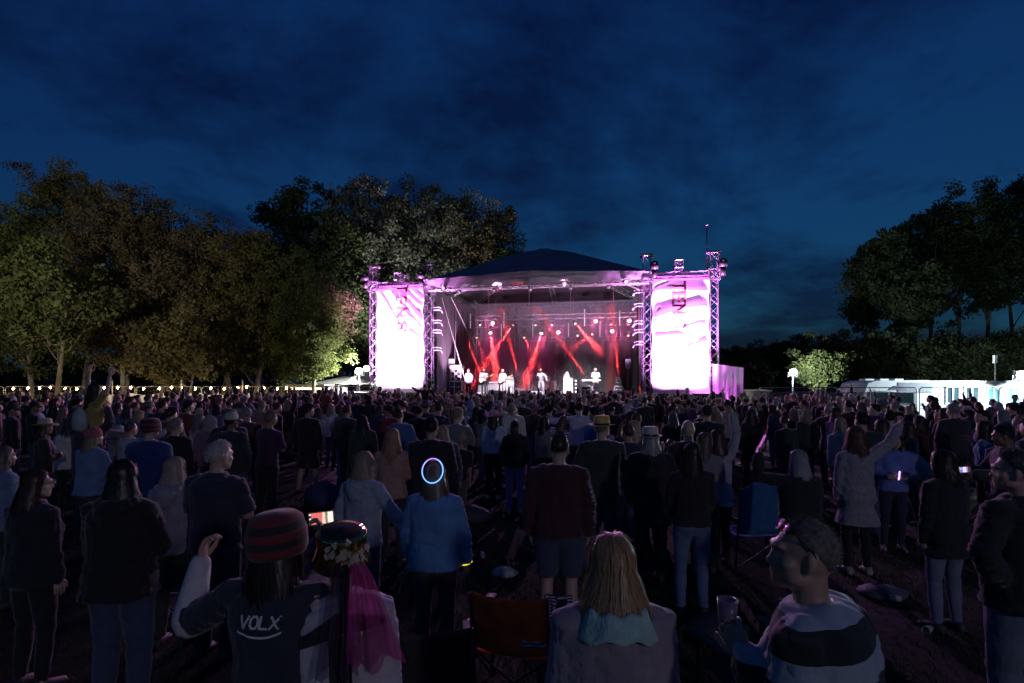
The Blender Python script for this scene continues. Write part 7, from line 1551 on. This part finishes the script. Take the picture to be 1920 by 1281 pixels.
def mk_person(x, y, i):
    u = 960 + x / y * F; zone = next(t for k, t in ZONES if u < k)
    for _ in range(400):
        g_ = rr_.choice('mf'); pk = rr_.choices(list(CP), [5, 3.5, 4, 4, 3.5, 1.1, 1.1, .7, 1.5, 1.6])[0]; tp = rr_.choices(['jacket', 'hoodie', 'tee'], [4, 3, 3])[0]; cn, cc = rr_.choices(TOPC, TW)[0]
        hs = rr_.choices(['short', 'mop', 'crop'], [5, 2, 3])[0] if g_ == 'm' else rr_.choices(['bob', 'long', 'longer', 'wavy', 'curly', 'tail', 'bun'], [3, 3, 3, 2, 1.2, 1.6, .8])[0]
        hn, hc = rr_.choices(HAIRC, [3, 5, 4, 1, 2.5, 2.5, 2, .8])[0]; ht = rr_.choice(HT) if rr_.random() < (.34 if g_ == 'm' else .14) else None
        lab = ('%s, ' % POSETXT[pk]) if POSETXT[pk] else ''
        lab = 'person with ' + HAIRT[hs] % hn + (' and ' + ht[1] if ht else '') + ' in %s %s ' % (cn, TT[tp]) + (lab.replace(', ', ' ') if lab else '') + zone
        if lab not in used and len(lab.split()) <= 16: break
    used.add(lab); H = rr_.gauss(1.75, .055) if g_ == 'm' else rr_.gauss(1.645, .05); H = min(H, 1.88)
    if rr_.random() < .06: H *= .82
    leg = g_ + ('rk' if pk == 'rk' else 'st') + '|' + ('long' if g_ == 'm' else rr_.choice(['slim', 'long'])); v_ = rr_.uniform(.75, 1.3)
    hcx = {'cap': (.02, .02, .03), 'beanie': (.05, .04, .06), 'trilby': (.4, .38, .33), 'straw': (.5, .4, .22), 'bucket': (.12, .12, .12), 'flatcap': (.09, .08, .07)}
    pp = person(x, y, H, R(rr_.gauss(-math.degrees(math.atan2(1.5 - x, 36 - y)) * .6, 22)), g_ + pk, g_ + pk + '|' + tp, leg, hairs=hs, hairc=[c * v_ for c in hc], hatk=ht[0] if ht else None, hatc=[c * rr_.uniform(.6, 1.4) for c in hcx[ht[0]]] if ht else None, topc=[c * rr_.uniform(.75, 1.25) for c in cc], legc=rr_.choice([NAV, BLK, CHAR, JEAN, (.03, .035, .07), (.10, .09, .08)]), label=lab, group='festival crowd', skin=rr_.choice(SK[:4]), sx=rr_.uniform(.95, 1.14)); e_ = pp['body'].rotation_euler; e_.x, e_.y = R(rr_.gauss(-1, 2.2)), R(rr_.gauss(0, 2.6))
def clash(u, y):
    return any(b > y - .3 and abs((960 + a / b * F) - u) < .42 * F / y + .2 * F / b for a, b in placed[:len(HERO)] if b < 13.5)
NIND = 298 - len(HERO); tries = 0; pos_ = []
for _ in range(4000):
    y = rr_.uniform(4.6, 9.8); u = rr_.choice([rr_.uniform(-20, 620), rr_.uniform(1340, 1940), rr_.uniform(840, 1300)]); x = PX(u, y)
    if len(pos_) < 26 and ok(x, y, .55) and not clash(u, y): placed.append((x, y)); pos_.append((x, y))
# rows thin out close to the camera
while len(pos_) < NIND and tries < 60000:
    tries += 1; y = 9.8 + 10.0 * rr_.random() ** .85; u = rr_.uniform(-50, 1975); x = PX(u, y)
    if not inside(x, y): continue
    if y < 12.2 and (480 < u < 640 or 850 < u < 1000): continue
    if y < 13.5 and u < 120: continue
    if not ok(x, y, .50 if y > 13 else .62): continue
    placed.append((x, y)); pos_.append((x, y))
for i, (x, y) in enumerate(sorted(pos_, key=lambda q: q[1])): mk_person(x, y, i)
# far rows: one mass in front of the stage
MV, MF, MC = [], [], []; n0 = 0; cnt = 0; tries = 0
def kit_np(key):
    me = KIT[key]; V = np.empty(len(me.vertices) * 3); me.vertices.foreach_get('co', V); return V.reshape(-1, 3), [list(p.vertices) for p in me.polygons]
KC = {}
def hair_far():
    g = G(); g.ell((0, -.02, .03), (.088, .108, .112), 12, 7); return g.V(), g.f
def hair_far_long():
    g = G(); g.ell((0, -.02, .03), (.090, .108, .112), 12, 7); g.rings([np.stack([a * np.cos(t_), -.05 + b * np.sin(t_), np.full(10, z)], 1) for t_ in [np.linspace(0, 6.283, 10, endpoint=False)] for z, a, b in ((.03, .085, .07), (-.1, .092, .075), (-.22, .10, .06), (-.32, .07, .04))]); return g.V(), g.f
HF = [hair_far(), hair_far_long()]
while cnt < 430 and tries < 60000:
    tries += 1; y = 17.5 + 13.5 * rr_.random() ** .9; u = rr_.uniform(-40, 1640 if y < 23.8 else 1400); x = PX(u, y)
    if not inside(x, y) or not ok(x, y, .46): continue
    if x < -10 and rr_.random() < .45: continue
    placed.append((x, y)); cnt += 1; g_ = rr_.choice('mf'); pk = rr_.choices(['st', 'fold', 'ru', 'both', 'ph'], [8, 6, .8, .8, 1.2])[0]; H = (rr_.gauss(1.75, .06) if g_ == 'm' else rr_.gauss(1.65, .06)) / 1.75
    if rr_.random() < .05: H *= 1.12
    M_ = Matrix.Translation((x, y, 0)) @ Matrix.Rotation(R(rr_.gauss(0, 15)), 4, 'Z') @ Matrix.Diagonal((H, H, H, 1)); A = np.array(M_)
    tc_ = rr_.choices(TOPC, TW)[0][1]; hc_ = rr_.choices(HAIRC, [3, 5, 4, 1, 3, 2.5, 2, 1])[0][1]; sk_ = rr_.choice(SK[:4]); P = POSES[g_ + pk]
    for (key, c) in (('body:' + g_ + pk + '|far', sk_), ('top:' + g_ + pk + '|far', tc_), (('hair', g_), hc_)):
        if isinstance(key, tuple):
            V, Fc = HF[0 if g_ == 'm' else (1 if rr_.random() < .7 else 0)]; Hh = np.array(P.HM); V = V @ Hh[:3, :3].T + Hh[:3, 3]
        else:
            if key not in KC: KC[key] = kit_np(key)
            V, Fc = KC[key]
        V = V @ A[:3, :3].T + A[:3, 3]; MV.append(V); MF += [[i + n0 for i in f] for f in Fc]; MC.append(np.tile(np.array([*c, 1.0]), (len(V), 1))); n0 += len(V)
g = G(); g.v = MV; g.n = n0; g.f = MF; g.m = [0] * len(MF); me = g.mesh('crowd', True)
ca = me.color_attributes.new('Col', 'FLOAT_COLOR', 'POINT'); ca.data.foreach_set('color', np.concatenate(MC).ravel())
cm = bpy.data.materials.new('crowd_cloth'); cm.use_nodes = True; b = cm.node_tree.nodes['Principled BSDF']; b.inputs['Roughness'].default_value = .85; at_ = cm.node_tree.nodes.new('ShaderNodeAttribute'); at_.attribute_name = 'Col'; cm.node_tree.links.new(at_.outputs['Color'], b.inputs['Base Color'])
tag(obj('crowd', me, cm), 'dense far rows of the crowd right in front of the stage', 'crowd', kind='stuff')
# lamp mast added behind the camera (its light falls on the backs of the nearest people)
def lamp_behind(x, y, z, power, col, label):
    r_ = empty('floodlight', (x, y, 0), 0, label, 'floodlight', 'site floodlights'); g = G(); g.tube([(0, 0, 0), (0, 0, z)], [.06, .04], 8); obj('mast', g, M_GALV, r_); g = G(); g.box((0, -.08, z), (.6, .12, .4)); obj('lamp_housing', g, M_BLACK, r_); g = G(); g.box((0, -.01, z), (.54, .02, .34)); obj('lamp_face', g, mat('flood_face_soft', (1, 1, 1), .3, emit=col, estr=30), r_)
    light('SPOT', 'flood_lamp', (0, .1, z), power, col, r_, size=.5, spot=120, blend=.8, aim=(-x * .6, 14 - y, -z * .7))
lamp_behind(10.0, -15.0, 6.5, 1250, (.86, .80, 1.0), 'added floodlight mast behind the photographer for light on the nearest backs')
bpy.data.scenes.remove(TMP)
